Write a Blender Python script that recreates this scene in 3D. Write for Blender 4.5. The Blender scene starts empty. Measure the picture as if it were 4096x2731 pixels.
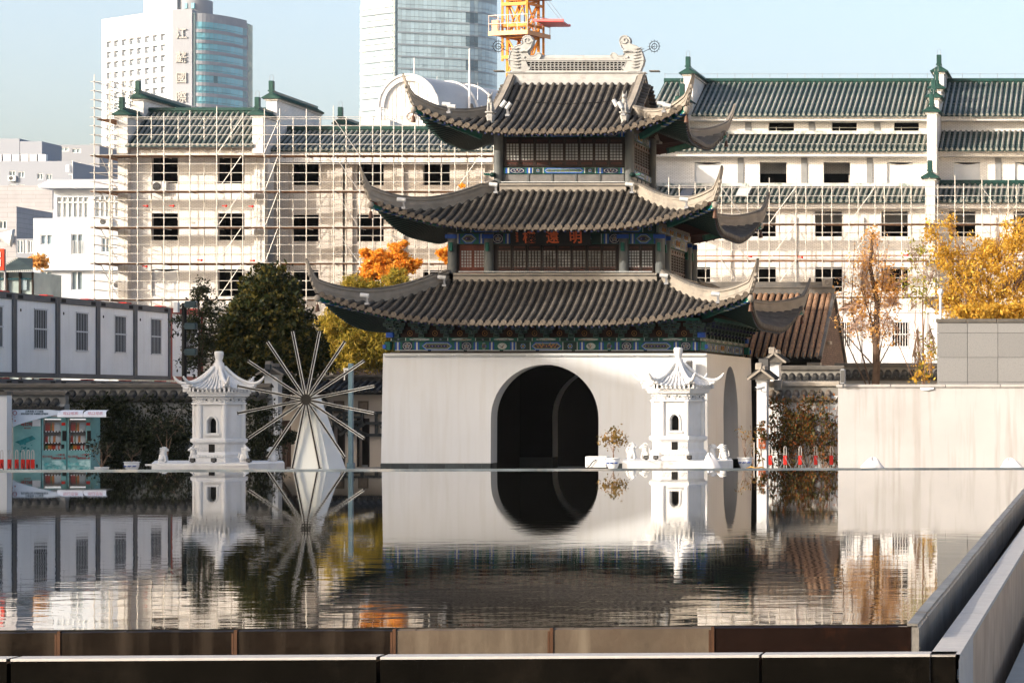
import bpy, math, random
import numpy as np
from mathutils import Vector, Matrix

# ------------------------------------------------------------------ camera, sky, sun, exposure
FPX, VX, HY, CAMZ = 11300.0, 4550.0, 1600.0, 1.71
scene = bpy.context.scene
cam_data = bpy.data.cameras.new("camera")
cam_data.sensor_width = 36.0
cam_data.lens = 36.0 * FPX / 4096.0
cam_data.shift_x = (2048.0 - VX) / 4096.0
cam_data.shift_y = (HY - 1365.5) / 4096.0
cam_data.clip_start = 0.5
cam_data.clip_end = 6000.0
camera = bpy.data.objects.new("camera", cam_data)
camera.location = (0, 0, CAMZ)
camera.rotation_euler = (math.radians(90), 0, 0)
scene.collection.objects.link(camera)
scene.camera = camera

SUN_EL, SUN_AZ = math.radians(18), math.radians(232)
TO_SUN = Vector((math.sin(SUN_AZ) * math.cos(SUN_EL), math.cos(SUN_AZ) * math.cos(SUN_EL), math.sin(SUN_EL)))
world = bpy.data.worlds.new("World")
scene.world = world
world.use_nodes = True
wn = world.node_tree
wn.nodes.clear()
wo = wn.nodes.new("ShaderNodeOutputWorld")
wb = wn.nodes.new("ShaderNodeBackground")
sky = wn.nodes.new("ShaderNodeTexSky")
sky.sky_type = 'NISHITA'
sky.sun_disc = False
sky.sun_elevation = SUN_EL
sky.sun_rotation = SUN_AZ
sky.air_density = 0.75
sky.dust_density = 4.6
sky.ozone_density = 0.0
wb.inputs[1].default_value = 0.15
wn.links.new(sky.outputs[0], wb.inputs[0])
wn.links.new(wb.outputs[0], wo.inputs[0])
sun_data = bpy.data.lights.new("sun", 'SUN')
sun_data.energy = 2.6
sun_data.angle = math.radians(0.5)
sun_data.color = (1.0, 0.905, 0.79)
sun = bpy.data.objects.new("sun", sun_data)
sun.rotation_euler = TO_SUN.to_track_quat('Z', 'Y').to_euler()
sun.location = (-60, -60, 80)
scene.collection.objects.link(sun)
vs = scene.view_settings
vs.view_transform = 'Standard'
vs.look = 'None'
vs.gamma = 1.0
vs.use_curve_mapping = False
vs.exposure = 1.4
scene.cycles.use_denoising = True
scene.cycles.use_adaptive_sampling = True
scene.cycles.adaptive_threshold = 0.015
scene.cycles.max_bounces = 8
scene.cycles.glossy_bounces = 4
scene.cycles.transparent_max_bounces = 6
scene.cycles.caustics_reflective = False
scene.cycles.caustics_refractive = False

# ------------------------------------------------------------------ helpers
COL = scene.collection
RND = random.Random(7)
def P(x, y, Y): return Vector(((x - VX) * Y / FPX, Y, CAMZ - (y - HY) * Y / FPX))
def PX(x, Y): return (x - VX) * Y / FPX
def PZ(y, Y): return CAMZ - (y - HY) * Y / FPX

class MB:
    """collects shapes for one mesh"""
    def __init__(s):
        s.v = []; s.f = []; s.m = []; s.s = []
    def add(s, vs, fs, m=0, sm=False):
        b = len(s.v)
        s.v.extend([tuple(v) for v in vs])
        for f in fs:
            s.f.append([b + i for i in f]); s.m.append(m); s.s.append(sm)
    def box(s, x0, x1, y0, y1, z0, z1, m=0):
        s.add([(x0,y0,z0),(x1,y0,z0),(x1,y1,z0),(x0,y1,z0),(x0,y0,z1),(x1,y0,z1),(x1,y1,z1),(x0,y1,z1)],
              [(0,3,2,1),(4,5,6,7),(0,1,5,4),(1,2,6,5),(2,3,7,6),(3,0,4,7)], m)
        return s
    def bbox(s, x0, x1, y0, y1, z0, z1, b=0.01, m=0):
        """box with chamfered vertical and top edges"""
        def ring(d, z): return [(x0+d,y0,z),(x1-d,y0,z),(x1,y0+d,z),(x1,y1-d,z),(x1-d,y1,z),(x0+d,y1,z),(x0,y1-d,z),(x0,y0+d,z)]
        def ringi(d, z): return [(x0+d,y0+d,z),(x1-d,y0+d,z),(x1-d,y0+d,z),(x1-d,y1-d,z),(x1-d,y1-d,z),(x0+d,y1-d,z),(x0+d,y1-d,z),(x0+d,y0+d,z)]
        vs = ring(b, z0) + ring(b, z1-b) + ringi(b, z1)
        fs = [tuple(range(7,-1,-1)), tuple(range(16,24))]
        for k in range(2):
            for i in range(8):
                j = (i+1) % 8
                fs.append((k*8+i, k*8+j, k*8+8+j, k*8+8+i))
        s.add(vs, fs, m)
        return s
    def bar(s, p, q, w, h=None, m=0, up=(0,0,1)):
        """rectangular bar from p to q, w across, h along up"""
        h = w if h is None else h
        p = Vector(p); q = Vector(q); d = (q-p).normalized(); u = Vector(up)
        if abs(d.dot(u)) > .98: u = Vector((0,1,0))
        a = d.cross(u).normalized() * (w/2); b = a.cross(d).normalized() * (h/2)
        s.add([p-a-b,p+a-b,p+a+b,p-a+b,q-a-b,q+a-b,q+a+b,q-a+b],
              [(0,1,2,3),(7,6,5,4),(0,4,5,1),(1,5,6,2),(2,6,7,3),(3,7,4,0)], m)
        return s
    def tube(s, p, q, r, n=6, m=0, r2=None, sm=True, cap=True):
        p = Vector(p); q = Vector(q); d = (q-p)
        if d.length < 1e-6: return s
        d.normalize(); u = Vector((0,0,1)) if abs(d.z) < .95 else Vector((1,0,0))
        a = d.cross(u).normalized(); b = d.cross(a); r2 = r if r2 is None else r2
        c = [(math.cos(2*math.pi*i/n), math.sin(2*math.pi*i/n)) for i in range(n)]
        vs = [p + (a*x+b*y)*r for x,y in c] + [q + (a*x+b*y)*r2 for x,y in c]
        s.add(vs, [(i,(i+1)%n,n+(i+1)%n,n+i) for i in range(n)], m, sm)
        if cap: s.add(vs, [tuple(range(n-1,-1,-1)), tuple(range(n,2*n))], m, False)
        return s
    def path(s, pts, r, n=5, m=0, sm=True):
        """tube swept through pts; r a number or a list"""
        pts = [Vector(p) for p in pts]; k = len(pts); vs = []
        rr = r if isinstance(r, (list, tuple)) else [r]*k
        for i, p in enumerate(pts):
            d = (pts[min(i+1,k-1)] - pts[max(i-1,0)]).normalized()
            u = Vector((0,0,1)) if abs(d.z) < .9 else Vector((0,1,0))
            a = d.cross(u).normalized(); b = d.cross(a)
            vs += [p + (a*math.cos(2*math.pi*j/n)+b*math.sin(2*math.pi*j/n))*rr[i] for j in range(n)]
        fs = [(i*n+j, i*n+(j+1)%n, (i+1)*n+(j+1)%n, (i+1)*n+j) for i in range(k-1) for j in range(n)]
        s.add(vs, fs, m, sm)
        s.add(vs, [tuple(range(n-1,-1,-1)), tuple(range((k-1)*n, k*n))], m)
        return s
    def lathe(s, c, prof, n=16, m=0, sm=True, a0=0.0, cap=True):
        """profile [(r,z)] turned about the vertical through c"""
        c = Vector(c); vs = []
        for r, z in prof:
            vs += [c + Vector((r*math.cos(a0+2*math.pi*j/n), r*math.sin(a0+2*math.pi*j/n), z)) for j in range(n)]
        k = len(prof)
        s.add(vs, [(i*n+j, i*n+(j+1)%n, (i+1)*n+(j+1)%n, (i+1)*n+j) for i in range(k-1) for j in range(n)], m, sm)
        if cap: s.add(vs, [tuple(range(n-1,-1,-1)), tuple(range((k-1)*n,k*n))], m)
        return s
    def prism(s, poly, y0, y1, m=0, plane='xz'):
        """polygon (counter-clockwise) extruded along the third axis"""
        n = len(poly)
        if plane == 'xz': g = lambda a,b,t: (a,t,b)
        elif plane == 'yz': g = lambda a,b,t: (t,a,b)
        else: g = lambda a,b,t: (a,b,t)
        vs = [g(a,b,y0) for a,b in poly] + [g(a,b,y1) for a,b in poly]
        fs = [tuple(range(n)), tuple(range(2*n-1,n-1,-1))] + [(i,n+i,n+(i+1)%n,(i+1)%n) for i in range(n)]
        s.add(vs, fs, m)
        return s
    def ball(s, c, rx, ry=None, rz=None, m=0, n=8, k=6, sm=True, rot=None):
        ry = rx if ry is None else ry; rz = rx if rz is None else rz
        c = Vector(c); vs = []
        for i in range(k+1):
            t = math.pi*i/k
            for j in range(n):
                v = Vector((rx*math.sin(t)*math.cos(2*math.pi*j/n), ry*math.sin(t)*math.sin(2*math.pi*j/n), rz*math.cos(t)))
                if rot is not None: v = rot @ v
                vs.append(c+v)
        s.add(vs, [(i*n+j,(i+1)*n+j,(i+1)*n+(j+1)%n,i*n+(j+1)%n) for i in range(k) for j in range(n)], m, sm)
        return s
    def torus(s, c, R, r, ax=(0,1,0), n=20, k=6, m=0, a0=0, a1=2*math.pi):
        c = Vector(c); d = Vector(ax).normalized()
        u = Vector((0,0,1)) if abs(d.z) < .9 else Vector((1,0,0))
        a = d.cross(u).normalized(); b = d.cross(a); vs = []
        full = abs(a1-a0-2*math.pi) < 1e-4; nn = n if full else n+1
        for i in range(nn):
            t = a0+(a1-a0)*i/n; e = a*math.cos(t)+b*math.sin(t)
            vs += [c+e*(R+r*math.cos(2*math.pi*j/k))+d*r*math.sin(2*math.pi*j/k) for j in range(k)]
        s.add(vs, [(i*k+j,((i+1)%nn)*k+j,((i+1)%nn)*k+(j+1)%k,i*k+(j+1)%k) for i in range(n) for j in range(k)], m, True)
        return s
    def xform(s, M, start=0):
        s.v[start:] = [tuple(M @ Vector(v)) for v in s.v[start:]]
        return s
    def mesh(s, name, mats):
        me = bpy.data.meshes.new(name)
        me.from_pydata(s.v, [], s.f)
        for m in (mats if isinstance(mats, (list, tuple)) else [mats]): me.materials.append(m)
        me.polygons.foreach_set("material_index", s.m)
        me.polygons.foreach_set("use_smooth", s.s)
        me.update()
        return me

def tag(o, label=None, cat=None, group=None, kind=None):
    for k, v in (("label",label),("category",cat),("group",group),("kind",kind)):
        if v: o[k] = v
    return o
def link(name, data, parent=None, M=None):
    o = bpy.data.objects.new(name, data)
    COL.objects.link(o)
    if parent is not None:
        o.parent = parent
        o.matrix_parent_inverse = Matrix(parent["_w"]).inverted() if "_w" in parent else Matrix.Identity(4)
    if M is not None: o.matrix_basis = M
    return o
_worlds = []
def thing(name, label, cat, loc=(0,0,0), group=None, kind=None):
    o = bpy.data.objects.new(name, None)
    o.empty_display_size = .2
    COL.objects.link(o); o.location = loc
    o["_w"] = [list(r) for r in Matrix.Translation(Vector(loc))]
    _worlds.append(o)
    return tag(o, label, cat, group, kind)
def part(mb, name, mats, parent, label=None, kind=None, M=None):
    me = mb.mesh(name, mats) if isinstance(mb, MB) else mb
    o = link(name, me, parent, M)
    return tag(o, label, kind=kind)
def single(mb, name, mats, label, cat, group=None, kind=None):
    me = mb.mesh(name, mats) if isinstance(mb, MB) else mb
    return tag(link(name, me), label, cat, group, kind)
def struct(mb, name, mats):
    return tag(link(name, mb.mesh(name, mats)), kind="structure")
def kids(o): return [c for c in bpy.data.objects if c.parent == o]
def copy_tree(o, M=None, label=None, parent=None, children=None):
    """copy of a thing moved by world matrix M, with its parts and sub-parts"""
    c = o.copy(); COL.objects.link(c)
    if parent is not None: c.parent = parent
    elif M is not None: c.matrix_basis = M @ o.matrix_basis
    if label: c["label"] = label
    for ch in kids(o): copy_tree(ch, parent=c)
    return c

# ------------------------------------------------------------------ materials
MATS = {}
ALB = .82   # scales every base colour down so the sky reads brighter beside them
def rgb(c, k=1.0):
    k *= ALB
    return (min(1,c[0]*k), min(1,c[1]*k), min(1,c[2]*k), 1)
def mat(name, col, rough=.7, metal=0.0, var=.12, vs=2.0, col2=None, c2=(.45,.65), bump=0.0, bs=30.0, spec=.22,
        streak=None, streak_amt=0.0, rnd=0.0, emit=0.0, stretch=(1,1,1), island=0.0):
    """procedural surface: colour noise, optional second colour in patches, vertical streaks, fine relief"""
    if name in MATS: return MATS[name]
    m = bpy.data.materials.new(name); m.use_nodes = True; MATS[name] = m
    nt = m.node_tree; N = nt.nodes; L = nt.links
    b = N["Principled BSDF"]
    b.inputs["Roughness"].default_value = rough
    b.inputs["Metallic"].default_value = metal
    b.inputs["Specular IOR Level"].default_value = spec
    tc = N.new("ShaderNodeTexCoord"); mp = N.new("ShaderNodeMapping")
    mp.inputs["Scale"].default_value = stretch
    L.new(tc.outputs["Object"], mp.inputs[0])
    n1 = N.new("ShaderNodeTexNoise"); n1.inputs["Scale"].default_value = vs; n1.inputs["Detail"].default_value = 7
    L.new(mp.outputs[0], n1.inputs["Vector"])
    r1 = N.new("ShaderNodeValToRGB")
    r1.color_ramp.elements[0].position = .3; r1.color_ramp.elements[1].position = .7
    r1.color_ramp.elements[0].color = rgb(col, 1-var); r1.color_ramp.elements[1].color = rgb(col, 1+var)
    L.new(n1.outputs[0], r1.inputs[0])
    out = r1.outputs[0]
    def mix(fac, a, bcol, mode='MIX'):
        x = N.new("ShaderNodeMix"); x.data_type = 'RGBA'; x.blend_type = mode
        if isinstance(fac, float): x.inputs[0].default_value = fac
        else: L.new(fac, x.inputs[0])
        L.new(a, x.inputs[6])
        if isinstance(bcol, tuple): x.inputs[7].default_value = bcol
        else: L.new(bcol, x.inputs[7])
        return x.outputs[2]
    if col2:
        n2 = N.new("ShaderNodeTexNoise"); n2.inputs["Scale"].default_value = vs*.45; n2.inputs["Detail"].default_value = 8
        n2.inputs["Roughness"].default_value = .7
        L.new(mp.outputs[0], n2.inputs["Vector"])
        r2 = N.new("ShaderNodeValToRGB"); r2.color_ramp.elements[0].position = c2[0]; r2.color_ramp.elements[1].position = c2[1]
        L.new(n2.outputs[0], r2.inputs[0])
        out = mix(r2.outputs[0], out, rgb(col2))
    if streak:
        mp2 = N.new("ShaderNodeMapping"); mp2.inputs["Scale"].default_value = (streak_amt and 3.2 or 1, 3.2, .22)
        L.new(tc.outputs["Object"], mp2.inputs[0])
        n3 = N.new("ShaderNodeTexNoise"); n3.inputs["Scale"].default_value = 1.6; n3.inputs["Detail"].default_value = 6
        L.new(mp2.outputs[0], n3.inputs["Vector"])
        r3 = N.new("ShaderNodeValToRGB"); r3.color_ramp.elements[0].position = .5; r3.color_ramp.elements[1].position = .75
        r3.color_ramp.elements[1].color = (streak_amt,)*3 + (1,)
        L.new(n3.outputs[0], r3.inputs[0])
        out = mix(r3.outputs[0], out, rgb(streak))
    if rnd or island:
        if island: src = N.new("ShaderNodeNewGeometry").outputs["Random Per Island"]; amt = island
        else: src = N.new("ShaderNodeObjectInfo").outputs["Random"]; amt = rnd
        mr = N.new("ShaderNodeMapRange"); mr.inputs[3].default_value = 1-amt; mr.inputs[4].default_value = 1+amt
        L.new(src, mr.inputs[0])
        hs = N.new("ShaderNodeHueSaturation"); L.new(mr.outputs[0], hs.inputs["Value"]); L.new(out, hs.inputs["Color"])
        out = hs.outputs[0]
    L.new(out, b.inputs["Base Color"])
    if bump:
        nb = N.new("ShaderNodeTexNoise"); nb.inputs["Scale"].default_value = bs; nb.inputs["Detail"].default_value = 4
        L.new(tc.outputs["Object"], nb.inputs["Vector"])
        bp = N.new("ShaderNodeBump"); bp.inputs["Strength"].default_value = bump; bp.inputs["Distance"].default_value = .02
        L.new(nb.outputs[0], bp.inputs["Height"]); L.new(bp.outputs[0], b.inputs["Normal"])
    if emit:
        L.new(out, b.inputs["Emission Color"]); b.inputs["Emission Strength"].default_value = emit
    return m

def brick_mat(name, col, mortar, w, h, gap=.012, rough=.6, var=.12, bump=.4, streak=None, streak_amt=0):
    """fine masonry on far walls whose bricks are too small to pick apart"""
    if name in MATS: return MATS[name]
    m = mat(name, col, rough, var=.1, vs=.8, streak=streak, streak_amt=streak_amt)
    nt = m.node_tree; N = nt.nodes; L = nt.links; b = N["Principled BSDF"]
    old = b.inputs["Base Color"].links[0].from_socket
    tc = N.new("ShaderNodeTexCoord"); sp = N.new("ShaderNodeSeparateXYZ"); L.new(tc.outputs["Object"], sp.inputs[0])
    ad = N.new("ShaderNodeMath"); L.new(sp.outputs[0], ad.inputs[0]); L.new(sp.outputs[1], ad.inputs[1])
    cb = N.new("ShaderNodeCombineXYZ"); L.new(ad.outputs[0], cb.inputs[0]); L.new(sp.outputs[2], cb.inputs[1])
    br = N.new("ShaderNodeTexBrick"); br.inputs["Scale"].default_value = 1.0
    br.inputs["Brick Width"].default_value = w; br.inputs["Row Height"].default_value = h; br.inputs["Mortar Size"].default_value = gap
    br.inputs["Color1"].default_value = (1,1,1,1); br.inputs["Color2"].default_value = (1-var,1-var,1-var,1); br.inputs["Mortar"].default_value = rgb(mortar)
    L.new(cb.outputs[0], br.inputs["Vector"])
    x = N.new("ShaderNodeMix"); x.data_type = 'RGBA'; x.blend_type = 'MULTIPLY'; x.inputs[0].default_value = 1
    L.new(old, x.inputs[6]); L.new(br.outputs[0], x.inputs[7]); L.new(x.outputs[2], b.inputs["Base Color"])
    bp = N.new("ShaderNodeBump"); bp.inputs["Strength"].default_value = bump; bp.inputs["Distance"].default_value = .01
    iv = N.new("ShaderNodeMath"); iv.operation = 'SUBTRACT'; iv.inputs[0].default_value = 1; L.new(br.outputs["Fac"], iv.inputs[1])
    L.new(iv.outputs[0], bp.inputs["Height"]); L.new(bp.outputs[0], b.inputs["Normal"])
    return m

def leaf_mat(name, c1, c2, c3=None, trans=.35, rough=.55):
    """leaves: each leaf its own tone between the given colours, some light passing through"""
    if name in MATS: return MATS[name]
    m = bpy.data.materials.new(name); m.use_nodes = True; MATS[name] = m
    N = m.node_tree.nodes; L = m.node_tree.links; b = N["Principled BSDF"]
    g = N.new("ShaderNodeNewGeometry"); r = N.new("ShaderNodeValToRGB")
    r.color_ramp.elements[0].color = rgb(c1); r.color_ramp.elements[1].color = rgb(c3 or c2)
    if c3:
        e = r.color_ramp.elements.new(.55); e.color = rgb(c2)
    L.new(g.outputs["Random Per Island"], r.inputs[0])
    L.new(r.outputs[0], b.inputs["Base Color"])
    b.inputs["Roughness"].default_value = rough
    b.inputs["Specular IOR Level"].default_value = .15
    t = N.new("ShaderNodeBsdfTranslucent"); L.new(r.outputs[0], t.inputs[0])
    mx = N.new("ShaderNodeMixShader"); mx.inputs[0].default_value = trans
    L.new(b.outputs[0], mx.inputs[1]); L.new(t.outputs[0], mx.inputs[2])
    L.new(mx.outputs[0], N["Material Output"].inputs[0])
    return m

def glass_mat(name, col, rough=.08, var=.1, rnd=.12, spec=.8):
    return mat(name, col, rough, var=var, vs=.3, spec=spec, rnd=rnd)

M_white   = mat("white_plaster", (.685,.70,.715), .85, var=.03, vs=.5, col2=(.66,.64,.60), c2=(.55,.85), streak=(.56,.54,.50), streak_amt=.38, bump=.12, bs=6)
M_wall_r  = mat("stained_plaster", (.385,.385,.395), .85, var=.06, vs=.6, col2=(.335,.33,.33), c2=(.55,.8), streak=(.25,.235,.225), streak_amt=.75, bump=.15, bs=8)
M_marble  = mat("white_marble", (.66,.665,.67), .55, var=.05, vs=3, col2=(.52,.50,.46), c2=(.52,.85), streak=(.50,.48,.45), streak_amt=.4, bump=.1, bs=25)
M_rtile   = mat("grey_roof_tile", (.096,.086,.075), .75, var=.25, vs=4, col2=(.065,.062,.06), c2=(.5,.7), bump=.5, bs=30, rnd=.18)
M_rtilef  = mat("grey_roof_tile_field", (.096,.086,.075), .75, var=.25, vs=4, col2=(.065,.062,.06), c2=(.5,.7), bump=.5, bs=30, island=.18)
M_pan     = mat("pan_tile", (.016,.015,.015), .85, var=.3, vs=6, bump=.5, bs=30)  # near black for the shade between the tile rolls
M_ridge   = mat("ridge_brick", (.30,.27,.23), .8, var=.14, vs=3, col2=(.16,.15,.14), c2=(.55,.75), bump=.3, bs=20)
M_ridged  = mat("ridge_cap", (.15,.138,.122), .8, var=.2, vs=3, col2=(.10,.10,.10), c2=(.5,.7), bump=.3, bs=20)
M_redwood = mat("red_soffit", (.035,.006,.004), .7, var=.2, vs=3)
M_dkwood  = mat("dark_door_wood", (.022,.012,.009), .55, var=.25, vs=5, stretch=(1,1,.25))
M_redleaf = mat("red_trim_lit_wood", (.13,.034,.02), .6, var=.25, vs=5, stretch=(1,1,.25))
M_column  = mat("weathered_column", (.13,.14,.14), .7, var=.18, vs=5, col2=(.07,.06,.055), c2=(.55,.75), stretch=(1,1,.3))
M_teal    = mat("paint_green", (.006,.11,.085), .5, var=.25, vs=9)
M_blue    = mat("paint_blue", (.012,.075,.38), .5, var=.25, vs=9)
M_dkblue  = mat("paint_dark_blue", (.006,.010,.06), .5, var=.25, vs=9)
M_gold    = mat("paint_gold", (.45,.22,.06), .45, var=.2, vs=12)
M_line    = mat("paint_white_line", (.52,.54,.50), .6, var=.1, vs=9)
M_dkgreen = mat("paint_dark_green", (.004,.028,.023), .5, var=.25, vs=9)
M_dkred   = mat("paint_dark_red", (.028,.006,.004), .6, var=.25, vs=9)
M_black   = mat("black_metal", (.006,.006,.006), .6, var=.2, vs=6)
M_dark    = mat("opening_shade", (.012,.011,.010), .9, var=.1)  # near black stands in for shade inside openings and recesses
M_steel   = mat("galvanised_steel", (.52,.50,.47), .42, metal=.55, var=.15, vs=6)
M_rust    = mat("rusty_plank", (.20,.10,.05), .8, var=.3, vs=4)
M_grey    = mat("grey_metal", (.30,.31,.33), .45, metal=.3, var=.1)
M_lampw   = mat("lamp_housing", (.55,.56,.56), .45, var=.06)
M_ltube   = mat("light_tube", (.50,.52,.52), .35, var=.08)
M_brickw  = brick_mat("white_glazed_brick", (.86,.845,.825), (.62,.60,.57), .22, .075, .010, .45, .1, .3)
M_brickt  = brick_mat("tan_glazed_brick", (.72,.67,.61), (.58,.53,.48), .22, .075, .010, .45, .12, .3)
M_brickb  = brick_mat("brown_brick", (.16,.10,.075), (.45,.42,.40), .26, .085, .014, .85, .5, .5)
M_gtile   = mat("green_glazed_tile", (.10,.125,.115), .45, var=.25, vs=1.2, col2=(.26,.26,.235), c2=(.40,.60), rnd=.12)  # rows greyed pale to carry a sunlit look
M_gpan    = mat("green_pan_tile", (.012,.036,.036), .6, var=.3, vs=3, bump=.5, bs=10)  # darkened for the shade in the gaps between rows
M_gcap    = mat("green_ridge_glaze", (.014,.055,.048), .35, var=.25, vs=3, rnd=.1)
M_bark    = mat("bark", (.085,.060,.045), .9, var=.3, vs=8, bump=.6, bs=25, stretch=(1,1,.3))
M_twig    = mat("pale_twig", (.26,.17,.12), .9, var=.2, vs=8)
M_white2  = mat("white_paint", (.74,.75,.76), .5, var=.04, vs=2)
M_red     = mat("red_plastic", (.55,.02,.012), .4, var=.1)
M_mesh = None

def text_mesh(txt, size, depth=.01, offset=0.0, align='CENTER', spacing=1.0):
    cu = bpy.data.curves.new("lettering", 'FONT')
    cu.body = txt; cu.size = size; cu.extrude = depth; cu.offset = offset
    cu.align_x = align; cu.align_y = 'CENTER'; cu.space_character = spacing
    cu.resolution_u = 3
    o = bpy.data.objects.new("lettering", cu); COL.objects.link(o)
    dg = bpy.context.evaluated_depsgraph_get()
    me = bpy.data.meshes.new_from_object(o.evaluated_get(dg))
    bpy.data.objects.remove(o); bpy.data.curves.remove(cu)
    return me
RX90 = Matrix.Rotation(math.pi/2, 4, 'X')
def lettering(txt, size, loc, m, parent, name="lettering", depth=.006, offset=0.0, rotz=0.0, spacing=1.0, squash=1.0, tilt=0.0):
    me = text_mesh(txt, size, depth, offset, spacing=spacing)
    me.materials.clear(); me.materials.append(m)
    M = Matrix.Translation(Vector(loc)) @ Matrix.Rotation(rotz,4,'Z') @ Matrix.Rotation(tilt,4,'X') @ RX90 @ Matrix.Diagonal((squash,1,1,1))
    return part(me, name, m, parent, M=M)

def leaves_mesh(name, pts, size, m, seed=1, aspect=.5, droop=0.0, spread=.35):
    """one small folded face per leaf at each of pts (numpy n x 3)"""
    rs = np.random.RandomState(seed); n = len(pts)
    d = rs.normal(size=(n,3)); d[:,2] -= droop; d /= np.linalg.norm(d,axis=1)[:,None]
    e = rs.normal(size=(n,3)); s = np.cross(d,e); s /= np.linalg.norm(s,axis=1)[:,None]
    L = size*(1+spread*rs.normal(size=(n,1))).clip(.4,2)
    nn = np.cross(d,s)
    a = pts - d*L*.5; b = pts + s*L*aspect*.5 + nn*L*.08; c = pts + d*L*.5; e2 = pts - s*L*aspect*.5 + nn*L*.08
    v = np.stack([a,b,c,e2],1).reshape(-1,3).astype(np.float32)
    me = bpy.data.meshes.new(name)
    me.vertices.add(4*n); me.vertices.foreach_set("co", v.ravel())
    me.loops.add(4*n); me.loops.foreach_set("vertex_index", np.arange(4*n,dtype=np.int32))
    me.polygons.add(n); me.polygons.foreach_set("loop_start", np.arange(0,4*n,4,dtype=np.int32))
    me.polygons.foreach_set("loop_total", np.full(n,4,dtype=np.int32))
    me.materials.append(m); me.update(calc_edges=True); me.validate()
    return me
def clumps(center, radii, nclump, per, cr, seed=1, shell=.55, flat=1.0):
    """leaf positions gathered in clumps spread through an ellipsoid crown"""
    rs = np.random.RandomState(seed)
    d = rs.normal(size=(nclump,3)); d /= np.linalg.norm(d,axis=1)[:,None]
    r = shell + (1-shell)*rs.rand(nclump,1)
    c = np.array(center) + d*r*np.array(radii)
    k = np.repeat(c, per, 0); kk = np.repeat((.6+.8*rs.rand(nclump,1))*cr, per, 0)
    g = rs.normal(size=k.shape); g /= np.linalg.norm(g,axis=1)[:,None]
    off = g*(rs.rand(len(k),1)**.5)*kk; off[:,2] *= flat
    return k + off
def limbs(mb, base, top, r, tips, seed=1, m=0, n=7, ls=.6):
    """tapered trunk from base to top with limbs reaching each of tips"""
    rs = random.Random(seed); base = Vector(base); top = Vector(top)
    pts = []; k = 7
    for i in range(k+1):
        t = i/k; p = base.lerp(top,t)
        if 0 < i < k: p = p + Vector((rs.uniform(-1,1),rs.uniform(-1,1),0))*r*.8
        pts.append(p)
    mb.path(pts, [r*(1-.75*i/k)*(1.35 if i==0 else 1) for i in range(k+1)], n, m)
    for tp in tips:
        tp = Vector(tp); j = rs.randint(2,k-1); s = pts[j]
        mid = s.lerp(tp,.5)+Vector((rs.uniform(-1,1),rs.uniform(-1,1),rs.uniform(-.2,1)))*(tp-s).length*.12
        r0 = r*(1-.75*j/k)*ls
        mb.path([s,s.lerp(mid,.5),mid,mid.lerp(tp,.55),tp],[r0,r0*.8,r0*.55,r0*.35,r0*.15],5,m)
# ------------------------------------------------------------------ ground, pool and water
GZ = -0.85
M_ground = mat("paving", (.40,.38,.35), .85, var=.12, vs=.6, col2=(.31,.30,.28), c2=(.45,.7), bump=.3, bs=4)
mb = MB(); mb.add([(-1250,70.6,GZ),(1250,70.6,GZ),(1250,1450,GZ),(-1250,1450,GZ)], [(0,1,2,3)])
mb.add([(-1250,-250,GZ),(-50,-250,GZ),(-50,70.6,GZ),(-1250,70.6,GZ)], [(0,1,2,3)])
mb.add([(-50,-250,GZ),(1250,-250,GZ),(1250,20.2,GZ),(-50,20.2,GZ)], [(0,1,2,3)])
mb.add([(-1.2,20.2,GZ),(1250,20.2,GZ),(1250,70.6,GZ),(-1.2,70.6,GZ)], [(0,1,2,3)])
struct(mb, "ground", M_ground)

M_water = bpy.data.materials.new("water"); M_water.use_nodes = True
N = M_water.node_tree.nodes; L = M_water.node_tree.links; b = N["Principled BSDF"]
b.inputs["Base Color"].default_value = (.006,.006,.005,1)
b.inputs["Roughness"].default_value = .012
b.inputs["IOR"].default_value = 1.45
b.inputs["Specular IOR Level"].default_value = .5
tc = N.new("ShaderNodeTexCoord")
def wave(scale, stretch, det):
    mp = N.new("ShaderNodeMapping"); mp.inputs["Scale"].default_value = stretch
    L.new(tc.outputs["Object"], mp.inputs[0])
    n = N.new("ShaderNodeTexNoise"); n.inputs["Scale"].default_value = scale; n.inputs["Detail"].default_value = det
    L.new(mp.outputs[0], n.inputs["Vector"]); return n.outputs[0]
w1 = wave(2.0, (.7,1,1), 2.0); w2 = wave(11.0, (.4,1,1), 2.0)
# a breeze ruffles the near water more than the sheltered far end
sp = N.new("ShaderNodeSeparateXYZ"); L.new(tc.outputs["Object"], sp.inputs[0])
mr = N.new("ShaderNodeMapRange"); mr.inputs[1].default_value = 24; mr.inputs[2].default_value = 50
mr.inputs[3].default_value = 1.0; mr.inputs[4].default_value = .10
L.new(sp.outputs[1], mr.inputs[0])
k2 = N.new("ShaderNodeMath"); k2.operation = 'MULTIPLY_ADD'; k2.inputs[1].default_value = .16; L.new(w2, k2.inputs[0]); L.new(w1, k2.inputs[2])
k3 = N.new("ShaderNodeMath"); k3.operation = 'MULTIPLY'; L.new(k2.outputs[0], k3.inputs[0]); L.new(mr.outputs[0], k3.inputs[1])
bp = N.new("ShaderNodeBump"); bp.inputs["Strength"].default_value = 1.0; bp.inputs["Distance"].default_value = .0019
L.new(k3.outputs[0], bp.inputs["Height"]); L.new(bp.outputs[0], b.inputs["Normal"])
mb = MB(); mb.add([(-45,20.05,0),(-8.46,21.02,0),(-1.728,21.6,0),(-2.38,70.5,0),(-28,67.9,0),(-45,66.2,0)], [(0,1,2,3,4,5)])
struct(mb, "water", M_water)

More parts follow.
